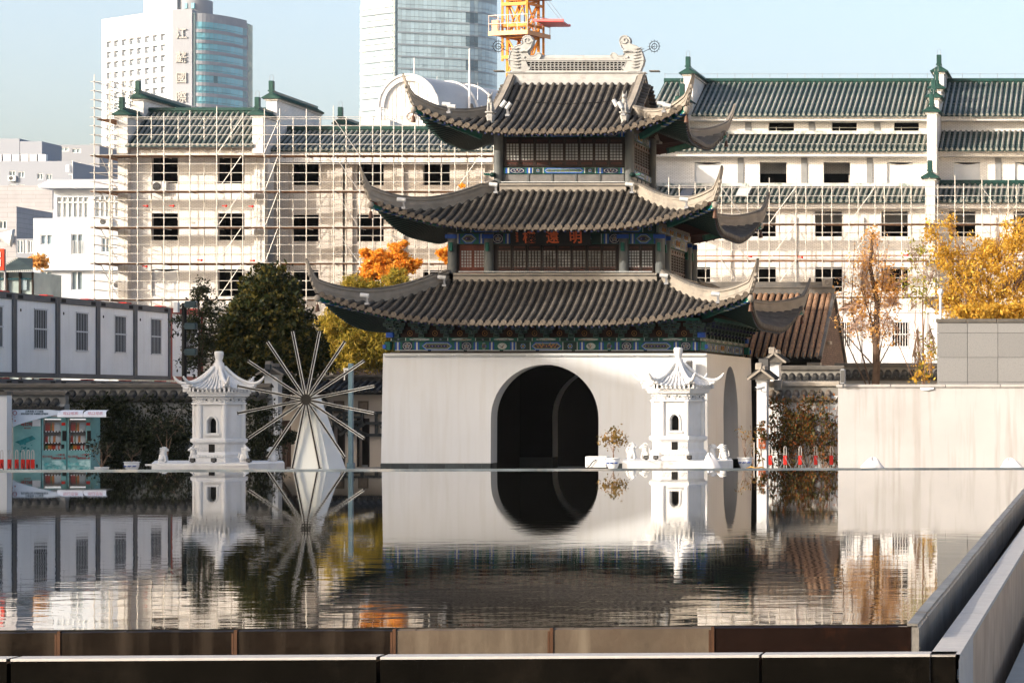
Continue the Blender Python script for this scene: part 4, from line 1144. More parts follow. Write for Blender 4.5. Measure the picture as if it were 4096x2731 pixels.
# air conditioner box hanging on the wall
def ac_unit(x, y, Y, label, group, w=.85, h=.6):
    p = P(x,y,Y); a = thing("air_conditioner",label,"air conditioner",(p.x,Y,p.z),group)
    part(MB().bbox(p.x-w/2,p.x+w/2,Y-.36,Y-.02,p.z-h/2,p.z+h/2,.02),"casing",M_white2,a)
    mb = MB(); c = (p.x-w*.12,Y-.372,p.z)
    for r in (.05,.11,.17,.23): mb.torus(c,r,.010,(0,1,0),16,4)
    mb.tube((c[0],Y-.362,c[2]),(c[0],Y-.364,c[2]),.24,16,1); part(mb,"fan_grille",[M_grey,M_black],a)
    part(MB().box(p.x-w*.4,p.x+w*.4,Y-.36,Y-.01,p.z-h/2-.05,p.z-h/2-.005),"bracket",M_grey,a)
ac_unit(643,748,LY1,"white air conditioner box below a top window of the scaffolded building","air conditioners on the walls")

# ---- right building, stepping back as it rises
rb = thing("terraced_building","long white brick building with three tiers of green tiled roofs behind the right scaffold","building",(-15,170,GZ))
RX0, RXG, RX1 = -28.6, -11.8, -4.5
def rwin(xs, y0, y1, Y): return [opx(a,c,y0,y1,Y) for a,c in xs]
YA, YB, YC = 166.0, 164.2, 162.2
wa = rwin(((3074,3176),(3328,3427),(3576,3675)),490,525,YA)
mb = MB(); wall_open(mb,RX0,RX1,15,18.5,YA,wa); part(mb,"wall",M_brickw,rb)
wbn = rwin(((2778,2883),(3039,3146),(3294,3400),(3548,3652),(3815,3920),(4060,4160)),650,732,YB)
mb = MB(); wall_open(mb,RX0,RX1,12,16.6,YB,wbn); part(mb,"wall",M_brickw,rb)
wcn = rwin(((3007,3103),(3260,3368),(3525,3631),(3795,3901),(4054,4150)),845,946,YC)+rwin(((2740,2841),(3010,3103),(3260,3368),(3525,3631),(3795,3901),(4054,4150)),1068,1166,YC)
mb = MB(); wall_open(mb,RX0,RX1,GZ,13.2,YC,wcn); part(mb,"wall",M_brickw,rb)
for o in wa:
    room(rb,o,YA); part(MB().tube((o[0],YA+.1,(o[2]+o[3])/2-.05),(o[1],YA+.1,(o[2]+o[3])/2-.05),.02,5).tube(((o[0]+o[1])/2-.3,YA+.1,o[2]),((o[0]+o[1])/2-.3,YA+.1,(o[2]+o[3])/2),.02,5),"rail",M_steel,rb)
for i,o in enumerate(wbn): 
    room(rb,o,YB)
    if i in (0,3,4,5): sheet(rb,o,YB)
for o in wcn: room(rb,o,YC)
M_gband = mat("grey_render_strip",(.22,.23,.24),.8)
for x in (2951,3205,3467,3981): part(MB().box(PX(x,YB),PX(x+24,YB),YB-.06,YB-.004,PZ(732,YB),PZ(632,YB)),"render_strip",M_gband,rb)
for x in (2951,3205,3467): part(MB().box(PX(x+30,YA),PX(x+54,YA),YA-.06,YA-.004,PZ(526,YA),PZ(490,YA)),"render_strip",M_gband,rb)
for x in (2900,3160,3430,3700,3960): part(MB().box(PX(x,YC),PX(x+26,YC),YC-.12,YC-.004,GZ,12.2),"pier",M_brickw,rb)
for y0,y1,Y,d in ((465,488,YA,.75),(608,630,YB,.75),(815,837,YC,.6)): part(MB().box(RX0,RX1,Y-d,Y-.004,PZ(y1,Y),PZ(y0,Y)),"eave_band",M_brickw,rb)
for xa,xb in ((RX0,PX(2745,168)),(PX(2765,165),RXG-.3),(RXG+.3,RX1)): slope_roof(rb,xa,xb,165.0,18.35,170.7,20.85,.32)
slope_roof(rb,RX0,RXG-.35,163.2,16.15,165.9,17.25,.32,name="terrace_roof",ridge=False); slope_roof(rb,RXG+.3,RX1,163.0,16.15,167.0,17.9,.32,name="terrace_roof")
slope_roof(rb,RX0,RXG-.35,161.2,13.05,164.1,14.05,.32,name="terrace_roof",ridge=False); slope_roof(rb,RXG+.3,RX1,161.2,13.05,164.1,14.2,.32,name="terrace_roof")
M_mort = mat("mortar_bed",(.52,.53,.51),.9,var=.25,vs=3,col2=(.10,.16,.15),c2=(.5,.65))
for Y,z in ((165.95,17.25),(164.15,14.05)): part(MB().box(RX0,RXG-.35,Y-.3,Y,z+.05,z+.24),"ridge_bed",M_mort,rb)
part(MB().box(RX0,RX0+.3,162.2,176,GZ,18.4),"side_wall",M_brickw,rb); part(MB().box(RX0,RX1,175.7,176,GZ,18.4),"rear_wall",M_brickw,rb)
gxm = PX(2757,166)
for y0,y1,z in ((165.6,172.5,21.05),): gable_step(rb,gxm,.55,y0,y1,18.0,z-.35)
gable_step(rb,PX(2712,163),.5,164.6,166.4,17.0,19.0); gable_step(rb,PX(2690,162),.45,163.8,165.0,16.4,18.2)
for y0,y1,z0,z in ((168,174,18,21.2),(165.8,167.98,17,19.95),(163.6,165.78,16,19.2),(162.0,163.58,12,18.2),(160.6,161.98,GZ,14.3)): gable_step(rb,RXG,.55,y0,y1,z0,z-.1)
part(MB().box(RXG-.25,RXG+.25,162.1,168,GZ,17.9),"gable_wall",M_brickw,rb)
M_pv = mat("solar_panel",(.03,.045,.08),.25,var=.1)
for i,(x,m) in enumerate(((2720,M_pv),(2945,M_lampw))):
    p = P(x,775,161.9); mb = MB(); q = [Vector((p.x,161.6,13.35)),Vector((p.x+.7,161.6,13.35)),Vector((p.x+.7,163.4,14.0)),Vector((p.x,163.4,14.0))]
    mb.add(q+[v+Vector((0,-.02,.06)) for v in q],[(4,5,6,7),(0,1,5,4),(1,2,6,5),(2,3,7,6),(3,0,4,7)]); 
    single(mb,"roof_panel",m,("dark blue" if i==0 else "pale grey")+" flat panel lying on the lowest green roof of the terraced building","panel")
# lightning rods along the ridges
for x in range(2660,4096,70):
    if abs(x-2757)<40 or abs(x-3757)<40: continue
    p = P(x,300,170.7); part(MB().tube((p.x,170.7,21.0),(p.x,170.7,21.45),.012,4),"lightning_rod",M_grey,rb)
part(MB().tube((RX0,170.7,21.4),(RX1,170.7,21.4),.01,4),"lightning_wire",M_grey,rb)

# ---- scaffolds
def scaffold(name, label, xs, Yf, Yr, zs, plat, braces, ztop_f, zbot=GZ, xend=None, planks=True):
    s = thing(name,label,"scaffold",((xs[0]+xs[-1])/2,Yf,GZ))
    x0, x1 = xs[0]-.25, (xend or xs[-1])+.25
    for Y in (Yf,Yr):
        for i,x in enumerate(xs):
            j = RND.uniform(-.04,.04); dx = 0 if Y == Yf else .42
            zt = ztop_f(x)+RND.uniform(0,.5)*(1 if Y==Yf else -.2)
            mb = MB().tube((x+j+dx,Y,zbot),(x+j*.4+dx,Y,zt),.026,6)
            z = zbot+1.0
            for zz in zs: 
                if zz < zt: mb.tube((x+j*.6+dx,Y,zz-.06),(x+j*.6+dx,Y,zz+.05),.050,6)
            part(mb,"upright",M_steel,s)
    for zi,z in enumerate(zs):
        for Y in ((Yf,Yr) if zi%4==0 else (Yf,)):
            e = RND.uniform(-.015,.015)
            part(MB().tube((x0,Y-.035,z+e),(x1,Y-.035,z-e),.021,6),"ledger",M_steel,s)
    for z in plat:
        if planks:
            i = 0; x = x0
            while x < x1-.1:
                w = min(3.0,x1-x); 
                for d in (0,.36,.72): part(MB().box(x,x+w-.03,Yf+.03+d,Yf+.03+d+.30,z-.065+.004*(i%3),z-.02+.004*(i%3)),"plank",M_rust,s)
                x += w; i += 1
        for x in xs: part(MB().tube((x,Yf-.1,z-.1),(x,Yr+.1,z-.1),.024,5),"transom",M_steel,s)
    for a,c,z0,z1 in braces: part(MB().tube((a,Yf-.07,z0),(c,Yf-.07,z1),.024,5),"brace",M_steel,s)
    return s
SY = 157.5
sx = [PX(x,SY) for x in (378,442,549,656,761,868,973,1057,1120,1227,1333,1439,1524,1609,1716,1821,1926,2030,2130)]
pz = [PZ(y,SY) for y in (620,763,907,1051,1196,1340,1484)]
lz = [PZ(y,SY) for y in (469,504,540,578,620,656,692,728,763,799,835,871,907,943,979,1015,1051,1087,1123,1159,1196,1232,1268,1304,1340,1380,1420,1460)]
br = []
for i in range(len(pz)-1):
    br += [(sx[5]+.12,sx[6]-.1,pz[i+1]+.1,pz[i]-.1),(sx[7]+.1,sx[8]-.1,pz[i+1]+.1,pz[i]-.1),(sx[10]+.15,sx[11]-.1,pz[i]-.1,pz[i+1]+.1),(sx[15]+.1,sx[16]-.1,pz[i+1]+.1,pz[i]-.1)]
br += [(sx[5],sx[6],pz[0],PZ(470,SY)),(sx[8]-.9,sx[8],pz[0],PZ(470,SY)),(sx[10],sx[11],PZ(470,SY),pz[0])]
sl = scaffold("scaffold","tall silver tube scaffold across the left white brick building",sx,SY,SY+1.1,lz,pz,br,lambda x: PZ(312,SY) if x < sx[1]+.1 else PZ(455,SY))
# the scaffold turns the corner and runs back along the end wall
for i in range(1,8):
    Y = SY+1.1+i*1.6; X = sx[0]; part(MB().tube((X,Y,GZ),(X,Y,PZ(312,SY)+.2),.030,6),"upright",M_steel,sl); part(MB().tube((X+1.0,Y,GZ),(X+1.0,Y,PZ(330,SY)),.030,6),"upright",M_steel,sl)
tl = [PZ(y,SY) for y in (328,364,400,433)]+lz
for z in tl:
    for dx in (0,1.0): part(MB().tube((sx[0]+dx,SY-.2,z),(sx[0]+dx,SY+14,z),.026,6),"ledger",M_steel,sl)
for z in [PZ(y,SY) for y in (328,364,400,433)]: part(MB().tube((sx[0]-.2,SY-.035,z),(sx[1]+.2,SY-.035,z),.026,6),"ledger",M_steel,sl)
for z in pz[:6]+[PZ(474,SY)]:
    for d in (0.05,.37,.69): part(MB().box(sx[0]+d,sx[0]+d+.28,SY+.2,SY+13,z-.06,z-.015),"plank",M_rust,sl)
for i in range(len(pz)-1):
    part(MB().tube((sx[0]-.05,SY+1,pz[i]),(sx[0]-.05,SY+4.2,pz[i+1]),.024,5),"brace",M_steel,sl)
SR = 159.6
rx = [PX(x,SR) for x in (2675,2781,2886,2992,3078,3184,3290,3397,3502,3608,3717,3820,3927,4033,4140)]
rz = [PZ(y,SR) for y in (746,784,822,858,894,930,965,1000,1036,1074,1111,1147,1186,1222,1260,1300,1340,1380)]
rp_ = [PZ(y,SR) for y in (894,1040,1186,1330)]
br = []
for i,(a,c) in enumerate(((2,3),(8,7),(12,13),(5,4))):
    zz = [PZ(748,SR)]+rp_
    for j in range(len(zz)-1): br.append((rx[a],rx[c],zz[j],zz[j+1]))
sr = scaffold("scaffold","lower silver tube scaffold in front of the terraced building at right",rx,SR,SR+1.1,rz,rp_,br,lambda x: PZ(728,SR),planks=True)
M_rustp = mat("rusty_pipe",(.30,.12,.05),.7,var=.3,vs=3)
for y in (1023,): part(MB().tube((rx[0],SR+.5,PZ(y,SR)),(rx[-1],SR+.5,PZ(y-4,SR)),.035,6),"rusty_pipe",M_rustp,sr)
part(MB().tube((sx[3],SY+.5,PZ(1058,SY)),(sx[9],SY+.5,PZ(1056,SY)),.035,6),"rusty_pipe",M_rustp,sl)
for i,(x,y) in enumerate(((577,823),(682,823),(893,823),(999,825),(794,1040),(1004,1042),(574,1065),(2996,1026),(3200,1029),(3622,1020))):
    p = P(x,y,SY if x<2000 else SR); mb = MB().bar(p+Vector((-.14,.25,.02)),p+Vector((.14,.2,-.02)),.06,.06).ball(p+Vector((.1,.2,0)),.07)
    part(mb,"red_coupler",M_red,sl if x<2000 else sr)

# ---- far towers
M_towerw = mat("white_tower_cladding",(.74,.75,.76),.7,var=.03,vs=.05)
M_towerg = mat("shade_grey_stone",(.30,.32,.365),.7,var=.06,vs=.06,streak=(.40,.42,.46),streak_amt=.4)  # grey deepened to stand in for shade on the tower front
M_tglass = mat("turquoise_glass",(.16,.42,.52),.12,var=.15,vs=.05,rnd=.10,spec=.7)
M_tglassd= mat("dark_turquoise_glass",(.05,.16,.21),.12,var=.2,vs=.05,rnd=.2,spec=.7)
M_frame = mat("grey_window_frame",(.42,.44,.48),.5,var=.1)
tw = thing("office_tower","white office tower with square windows and a turquoise glass bow front at left","tower",(PX(690,850),860,GZ))
YT1, YT2 = 850.0, 873.4
pA = Vector((PX(407,YT2),YT2,0)); pB = Vector((PX(690,YT1),YT1,0)); ztop = PZ(38,YT1)
fl = (pB-pA).length; ang = math.atan2(pB.y-pA.y,pB.x-pA.x)
FM = Matrix.Translation(pA)@Matrix.Rotation(ang,4,'Z')
cols_, rows_ = 8, 14; cw = fl*.875/8; rh = 42.6*YT1/FPX; zw0 = PZ(75,YT1)-4.2
ops = []
for r in range(rows_):
    for c in range(cols_):
        a = fl*.065+c*cw; ops.append((a,a+cw*.64,zw0-r*rh-rh*.62,zw0-r*rh))
mb = MB(); wall_open(mb,0,fl,GZ,ztop,0,ops,.9,0); mb.xform(FM); part(mb,"wall",M_towerw,tw)
wm = MB(); ww_, wh_ = cw*.64, rh*.62
wm.add([(0,.85,0),(ww_,.85,0),(ww_,.85,wh_),(0,.85,wh_)],[(0,1,2,3)],0)
wm.box(ww_*.62,ww_*.68,.7,.84,0,wh_,1).box(0,ww_,.7,.84,wh_*.62,wh_*.70,1).box(ww_*.3,ww_,.6,.8,wh_*.30,wh_*.5,1)
WME = wm.mesh("window",[mat("pale_window_glass",(.22,.27,.33),.15,var=.1,vs=.1),M_towerw])
for o in ops: part(WME,"window",None,tw,M=FM@Matrix.Translation(Vector((o[0],0,o[2]))))
gxa, gxb = PX(690,YT1), PX(768,YT1)
part(MB().box(gxa+.02,gxb,YT1+.02,YT1+25,GZ,ztop),"side_wall",M_towerg,tw)
mb = MB(); mb.add([tuple(FM@Vector((0,0,GZ))),tuple(FM@Vector((0,0,ztop))),(gxa,YT1+30,ztop),(gxa,YT1+30,GZ)],[(0,1,2,3)]); mb.add([tuple(FM@Vector((0,0,ztop))),tuple(FM@Vector((fl,0,ztop))),(gxb,YT1,ztop),(gxb,YT1+30,ztop),(gxa,YT1+30,ztop)],[(0,1,2,3,4)]); part(mb,"roof_slab",M_towerw,tw)
M_bronze = mat("bronze_characters",(.40,.39,.38),.6,var=.1)
for ch,y in zip("江蘇國際",(138,234,315,393)): lettering(ch,3.5,(PX(726,YT1),YT1-.25,PZ(y,YT1)),M_bronze,tw,"character",depth=.2,offset=.05)
# bowed glass front
def bow(t):  # t 0..1
    a = lerp(0,math.radians(62),t); return Vector((PX(776,YT1)+10.2*math.sin(a)/math.sin(math.radians(62)),YT1+1+18*(1-math.cos(a))/(1-math.cos(math.radians(62)))*.95,0))
nb_ = 13; bp_ = [bow(i/nb_) for i in range(nb_+1)]; zg = PZ(51,YT1)
def strip(pts, z0, z1, d=0.0, m=0, close=False):
    mb = MB(); n = len(pts); vs = [p+Vector((0,-d,z0)) for p in pts]+[p+Vector((0,-d,z1)) for p in pts]
    mb.add(vs,[(i,i+1,n+i+1,n+i) for i in range(n-1)],m); return mb
part(strip(bp_,zg-2.6,zg),"parapet_band",M_towerg,tw)
mb = MB(); mb.add([p+Vector((0,0,zg)) for p in bp_]+[Vector((PX(776,YT1),YT1+25,zg))],[tuple(range(nb_+2))]); part(mb,"roof_slab",M_towerg,tw)
for r in range(12):
    z1 = zg-2.6-r*rh; z0 = z1-rh*.68
    for i in range(nb_):
        p, q = bp_[i], bp_[i+1]; mb = MB(); e = (q-p)*.02
        mb.add([p+e+Vector((0,0,z0)),q-e+Vector((0,0,z0)),q-e+Vector((0,RND.uniform(-.08,.08),z1)),p+e+Vector((0,RND.uniform(-.08,.08),z1))],[(0,1,2,3)])
        part(mb,"pane",M_tglassd if i in (12,) or RND.random()<.04 else M_tglass,tw)
    part(strip(bp_,z0-rh*.32,z0,.25),"spandrel",M_towerg,tw); part(strip(bp_,z0+.45,z0+.6,.2),"sill_line",M_tglassd,tw)
part(MB().box(PX(768,YT1),PX(778,YT1),YT1+.6,YT1+6,GZ,zg),"glazed_slot",M_tglassd,tw)
mb = strip([p+Vector((.1,.6,0)) for p in bp_],GZ,zg-2,0); part(mb,"backing_wall",M_towerg,tw)
part(MB().box(PX(968,YT1+18),PX(986,YT1+18),YT1+18,YT1+24,GZ,PZ(93,YT1+18)),"corner_tower",M_tglassd,tw)
part(MB().box(PX(575,YT1+8),PX(708,YT1+8),YT1+8,YT1+22,ztop-6,ztop+22),"roof_house",M_towerw,tw)
mb = MB().tube((PX(775,YT1+14),YT1+14,ztop-4),(PX(775,YT1+14),YT1+14,PZ(-20,YT1)),5.6,24); part(mb,"roof_drum",M_towerg,tw)
for x in (745,774): part(MB().box(PX(x,YT1+9)-.4,PX(x,YT1+9)+.5,YT1+8.2,YT1+9,PZ(36,YT1+9),PZ(14,YT1+9)),"drum_window",M_tglass,tw)

# glass tower
gt = thing("glass_tower","tall blue glass office tower with rounded end behind the pavilion","tower",(PX(1700,955),955,GZ))
M_gl1 = mat("sky_blue_glass",(.33,.45,.52),.10,var=.12,vs=.04,rnd=.14,spec=.8)
M_gl2 = mat("slate_glass",(.085,.14,.18),.15,var=.15,vs=.04,rnd=.15,spec=.7)
M_gl3 = mat("pale_fritted_glass",(.50,.58,.60),.3,var=.15,vs=.05,rnd=.15)
M_spand = mat("tower_spandrel",(.24,.29,.335),.4,var=.1,vs=.05)
M_alu = mat("grey_louvre",(.40,.43,.46),.5,var=.1,vs=.05)
main = [Vector((PX(lerp(1590,1880,i/17),lerp(950,959,i/17)),lerp(950,959,i/17),0)) for i in range(18)]
c0 = main[-1]
for i in range(1,9):
    a = math.radians(88)*i/8; main.append(c0+Vector((6.0*math.sin(a),1+ 13*(1-math.cos(a)),0)))
fh = 48*950/FPX; zt0 = PZ(-60,950)
backp = [p+Vector((-.05,.7,0)) for p in main]; part(strip(backp,GZ,zt0+20),"core_wall",M_spand,gt)
for r in range(13):
    z1 = zt0-r*fh; z0 = z1-fh*.88
    part(strip(main,z0-fh*.12,z0,.35),"floor_band",M_spand,gt)
    for i in range(len(main)-1):
        if r < 1: continue
        p, q = main[i], main[i+1]; e = (q-p)*.03; mb = MB()
        for za,zb in ((z0,lerp(z0,z1,.34)-.12),(lerp(z0,z1,.34),z1)):
            mb.add([p+e+Vector((0,0,za)),q-e+Vector((0,0,za)),q-e+Vector((0,RND.uniform(-.05,.05),zb)),p+e+Vector((0,RND.uniform(-.05,.05),zb))],[(0,1,2,3)])
        dark = (i in (16,17,18) and r%2==0)
        part(mb,"pane",M_gl2 if dark else M_gl1,gt)
lf = [Vector((PX(lerp(1440,1580,i/7),lerp(961,950,i/7)),lerp(961,950,i/7),0)) for i in range(8)]
part(strip([p+Vector((.05,.6,0)) for p in lf],GZ,zt0+20),"core_wall",M_spand,gt)
for r in range(1,13):
    z1 = zt0-r*fh-1; z0 = z1-fh
    for i in range(7):
        p, q = lf[i], lf[i+1]; e=(q-p)*.015
        for f0,f1,m,nm in ((.0,.42,(M_gl3 if (i<4 and r%4) or i==0 else M_alu),"louvre_panel"),(.46,.90,(M_gl1 if (i+r)%5 else M_gl3),"glazing_strip")):
            mb = MB(); mb.add([p+e+Vector((0,-.2,lerp(z0,z1,f0))),q-e+Vector((0,-.2,lerp(z0,z1,f0))),q-e+Vector((0,.1,lerp(z0,z1,f1))),p+e+Vector((0,.1,lerp(z0,z1,f1)))],[(0,1,2,3)])
            part(mb,nm,m,gt)
    part(strip(lf,z0-.35,z0+.1,.5),"floor_band",M_spand,gt)
part(MB().tube((PX(1583,951),951,GZ),(PX(1583,951),951,zt0+20),1.1,12),"corner_column",M_gl2,gt)

# arched hall in front of the glass tower
ah = thing("arched_hall","pale hall with a curved roof and a round emblem in front of the glass tower","building",(PX(1633,700),700,GZ))
M_hallw = mat("pale_hall_cladding",(.70,.69,.69),.7,var=.04,vs=.1)
M_hallr = mat("grey_barrel_roof",(.40,.42,.45),.5,var=.08,vs=.2)
YH = 700.0; hc = P(1636,430,YH); hr = 6.5; rr = 7.5
def arc(r, n=24, rz=1.08): return [(hc.x+r*math.cos(math.pi*(1-i/n)), hc.z+r*rz*math.sin(math.pi*(1-i/n))) for i in range(n+1)]
off = Vector((21,34,-1.2))
o_, i_ = arc(rr-.2), arc(hr-.4); mb = MB(); n = len(o_)
mb.add([(x,YH-.5,z) for x,z in o_]+[(x,YH-.5,z) for x,z in i_]+[(x,YH+.6,z) for x,z in i_],[(i,i+1,n+i+1,n+i) for i in range(n-1)]+[(n+i,n+i+1,2*n+i+1,2*n+i) for i in range(n-1)],0)
for s in (-1,1): mb.box(hc.x+s*rr-.7+(.1 if s<0 else 0),hc.x+s*rr+.7-(.1 if s>0 else 0),YH-.45,YH+.5,GZ,hc.z)
part(mb,"arch_frame",M_hallw,ah)
mb = MB(); mb.add([(hc.x-hr,YH+.3,GZ),(hc.x+hr,YH+.3,GZ)]+[(x,YH+.3,z) for x,z in reversed(arc(hr-.3))],[tuple(range(2+n))]); 
part(mb,"end_wall",mat("white_panel_wall",(.80,.79,.78),.6,var=.03,vs=.2),ah)
mb = MB()
for i in range(1,12):
    x = hc.x-hr+i*hr*2/12; h = math.sqrt(max(0,1-((x-hc.x)/hr)**2))*hr*1.05; mb.box(x-.05,x+.05,YH+.15,YH+.29,GZ,hc.z+h-.2)
for j in range(0,12):
    z = hc.z-5+j*1.0; 
    h = hr if z<hc.z else math.sqrt(max(0,1-((z-hc.z)/(hr*1.05))**2))*hr
    if h>.5: mb.box(hc.x-h,hc.x+h,YH+.18,YH+.28,z-.04,z+.04)
part(mb,"mullion_grid",M_hallw,ah)
mb = MB(); n2 = len(o_); vs=[]
for t in (0,.33,.66,1.0): vs += [Vector((x,YH-.5,z))+off*t for x,z in o_]
mb.add(vs,[(a*n2+i,(a+1)*n2+i,(a+1)*n2+i+1,a*n2+i+1) for a in range(3) for i in range(n2-1)],0,True); part(mb,"barrel_roof",M_hallr,ah)
for t in (0.0,.34,.5,.98):
    pts = [Vector((x,YH-.5,z))+off*t for x,z in arc(rr-.1)]; part(MB().path(pts,.35,6),"roof_rib",M_hallw,ah)
part(MB().box(hc.x+rr-.2,hc.x+rr+20,YH+1,YH+36,GZ,hc.z-.5),"side_hall",M_hallw,ah)
ec = P(1644,468,YH); mb = MB().torus((ec.x,YH-.1,ec.z),1.15,.16,(0,1,0),24,6); mb.tube((ec.x-.8,YH-.1,ec.z-.8),(ec.x+.8,YH-.1,ec.z+.8),.13,6).tube((ec.x-.9,YH-.1,ec.z+.5),(ec.x+.3,YH-.1,ec.z+.2),.13,6).tube((ec.x+.2,YH-.1,ec.z+.2),(ec.x+.2,YH-.1,ec.z-.9),.13,6)
part(mb,"round_emblem",mat("tan_emblem",(.55,.47,.42),.6),ah)
part(MB().box(ec.x-1.7,ec.x+1.7,YH+.05,YH+.14,ec.z-1.9,ec.z+1.9),"emblem_plate",mat("cream_plate",(.74,.71,.68),.6),ah)
for x,y0,y1,r in ((1657,232,312,.35),(1878,196,400,.42),(1748,305,335,.12),(1911,330,352,.12)):
    a, c = P(x,y1,YH+8), P(x,y0,YH+8); single(MB().tube(a-Vector((0,0,3)),c,r,8,r2=r*.35),"mast",M_hallw,("tall white mast right of the curved roof" if x==1878 else "short white mast above the round arch" if x==1657 else "thin white rod on the barrel roof nearer the arch" if x==1748 else "thin white rod at the far end of the barrel roof"),"mast")

# ---- tower crane
cr = thing("tower_crane","orange lattice tower crane with a railed platform behind the pavilion ridge","crane",(PX(2090,190),190,GZ))
M_cr = mat("crane_orange",(.72,.27,.035),.5,var=.12,vs=3,col2=(.45,.13,.02),c2=(.6,.8))
M_crd = mat("crane_deck_brown",(.30,.13,.06),.7,var=.2)
cc = Vector((PX(2092,190),190,0)); CM = Matrix.Translation(cc)@Matrix.Rotation(math.radians(-18),4,'Z')@Matrix.Diagonal((.76,.76,1,1))
def cw_(x,y,z): return CM@Vector((x,y,z))
hw = .98; ZTOP = PZ(-90,190)
def jb(p,q,w,name="lattice_bar",m=None): part(MB().bar(cw_(*p),cw_(*q),w,w),name,m or M_cr,cr)
for sx_ in (-1,1):
    for sy_ in (-1,1): jb((sx_*hw,sy_*hw,GZ),(sx_*hw,sy_*hw,ZTOP),.17,"mast_leg")
for a,c,zb in ((1,1,19.0),): pass
z = 16.0; i = 0
while z < ZTOP-1.5:
    for (x0,y0,x1,y1) in ((-1,-1,1,-1),(1,-1,1,1),(1,1,-1,1),(-1,1,-1,-1)):
        jb((x0*hw,y0*hw,z),(x1*hw,y1*hw,z),.10)
        jb((x0*hw,y0*hw,z),((x0+x1)/2*hw,(y0+y1)/2*hw,z+1.25),.085); jb(((x0+x1)/2*hw,(y0+y1)/2*hw,z+1.25),(x1*hw,y1*hw,z),.085)
        jb((x0*hw,y0*hw,z+2.5),((x0+x1)/2*hw,(y0+y1)/2*hw,z+1.25),.085); jb(((x0+x1)/2*hw,(y0+y1)/2*hw,z+1.25),(x1*hw,y1*hw,z+2.5),.085)
    z += 2.5; i += 1
# climbing cage legs outside the mast
for x,y in ((-1.32,-1.25),(1.15,-1.3),(1.35,1.2)): jb((x,y,PZ(250,190)),(x,y,ZTOP),.14,"cage_leg")
for zz in (PZ(24,190),PZ(110,190),PZ(235,190)):
    jb((-1.32,-1.27,zz),(1.15,-1.27,zz),.22,"cage_beam"); jb((1.2,-1.25,zz),(1.3,1.2,zz),.16,"cage_beam")
pzv = PZ(140,190)
mb = MB(); mb.box(-2.25,1.6,-2.0,1.9,pzv-.10,pzv+.06); mb.xform(CM); dk = part(mb,"platform",M_crd,cr)
mb = MB(); mb.box(-2.28,1.63,-2.03,-1.95,pzv-.18,pzv+.10).box(1.57,1.66,-2.03,1.93,pzv-.18,pzv+.10); mb.xform(CM); part(mb,"platform_edge",mat("crane_peach",(.80,.42,.20),.5,var=.08),cr)
mb = MB(); mb.box(-2.0,-1.45,-1.9,-1.5,pzv+.07,pzv+.85); mb.xform(CM); part(mb,"control_box",MATS["crane_peach"],cr)
M_rail = mat("pale_rail",(.75,.60,.50),.5)
for zz in (.6,1.15):
    for p,q in (((-2.25,-2.0),(1.6,-2.0)),((1.6,-2.0),(1.6,1.9)),((-2.25,-2.0),(-2.25,1.9))):
        part(MB().tube(cw_(p[0],p[1],pzv+zz),cw_(q[0],q[1],pzv+zz),.025,5),"railing",M_rail,dk)
for x in (-2.25,-1.3,-.35,.6,1.6): part(MB().tube(cw_(x,-2.0,pzv),cw_(x,-2.0,pzv+1.15),.025,5),"railing_post",M_rail,dk)
for y in (-.7,.6,1.9): part(MB().tube(cw_(1.6,y,pzv),cw_(1.6,y,pzv+1.15),.025,5),"railing_post",M_rail,dk)
for zz in (ZTOP-.3,): 
    mb = MB(); mb.box(-1.6,1.9,-1.7,1.7,PZ(0,190)+.05,PZ(-6,190)+.1); mb.xform(CM); part(mb,"upper_platform",M_crd,cr)
q = [P(2145,82,188),P(2252,84,188),P(2280,103,191),P(2186,104,191)]
mb = MB(); mb.add([*q]+[v+Vector((0,0,-.10)) for v in q],[(0,1,2,3),(7,6,5,4),(0,4,5,1),(1,5,6,2),(2,6,7,3),(3,7,4,0)]); part(mb,"red_tray",mat("crane_red",(.50,.03,.03),.45,var=.15),cr)
part(MB().bar(P(2130,82,188),P(2255,83,188),.16,.16),"tray_beam",mat("crane_pink",(.80,.16,.16),.45),cr); part(MB().bar(P(2150,103,191),P(2282,103,191),.14,.14),"tray_beam",MATS["crane_red"],cr)
for a,c in (((2182,6),(2238,78)),((2196,4),(2254,80))): part(MB().tube(P(*a,188.5),P(*c,188.5),.015,4),"cable",M_grey,cr)
part(MB().tube(cw_(.3,0,16),cw_(.1,0,ZTOP),.03,5),"hoist_cable",M_black,cr)
for j in range(30): part(MB().tube(cw_(-.2,.6,16+j*.45),cw_(.25,.6,16+j*.45),.015,4),"ladder_rung",M_steel,cr)

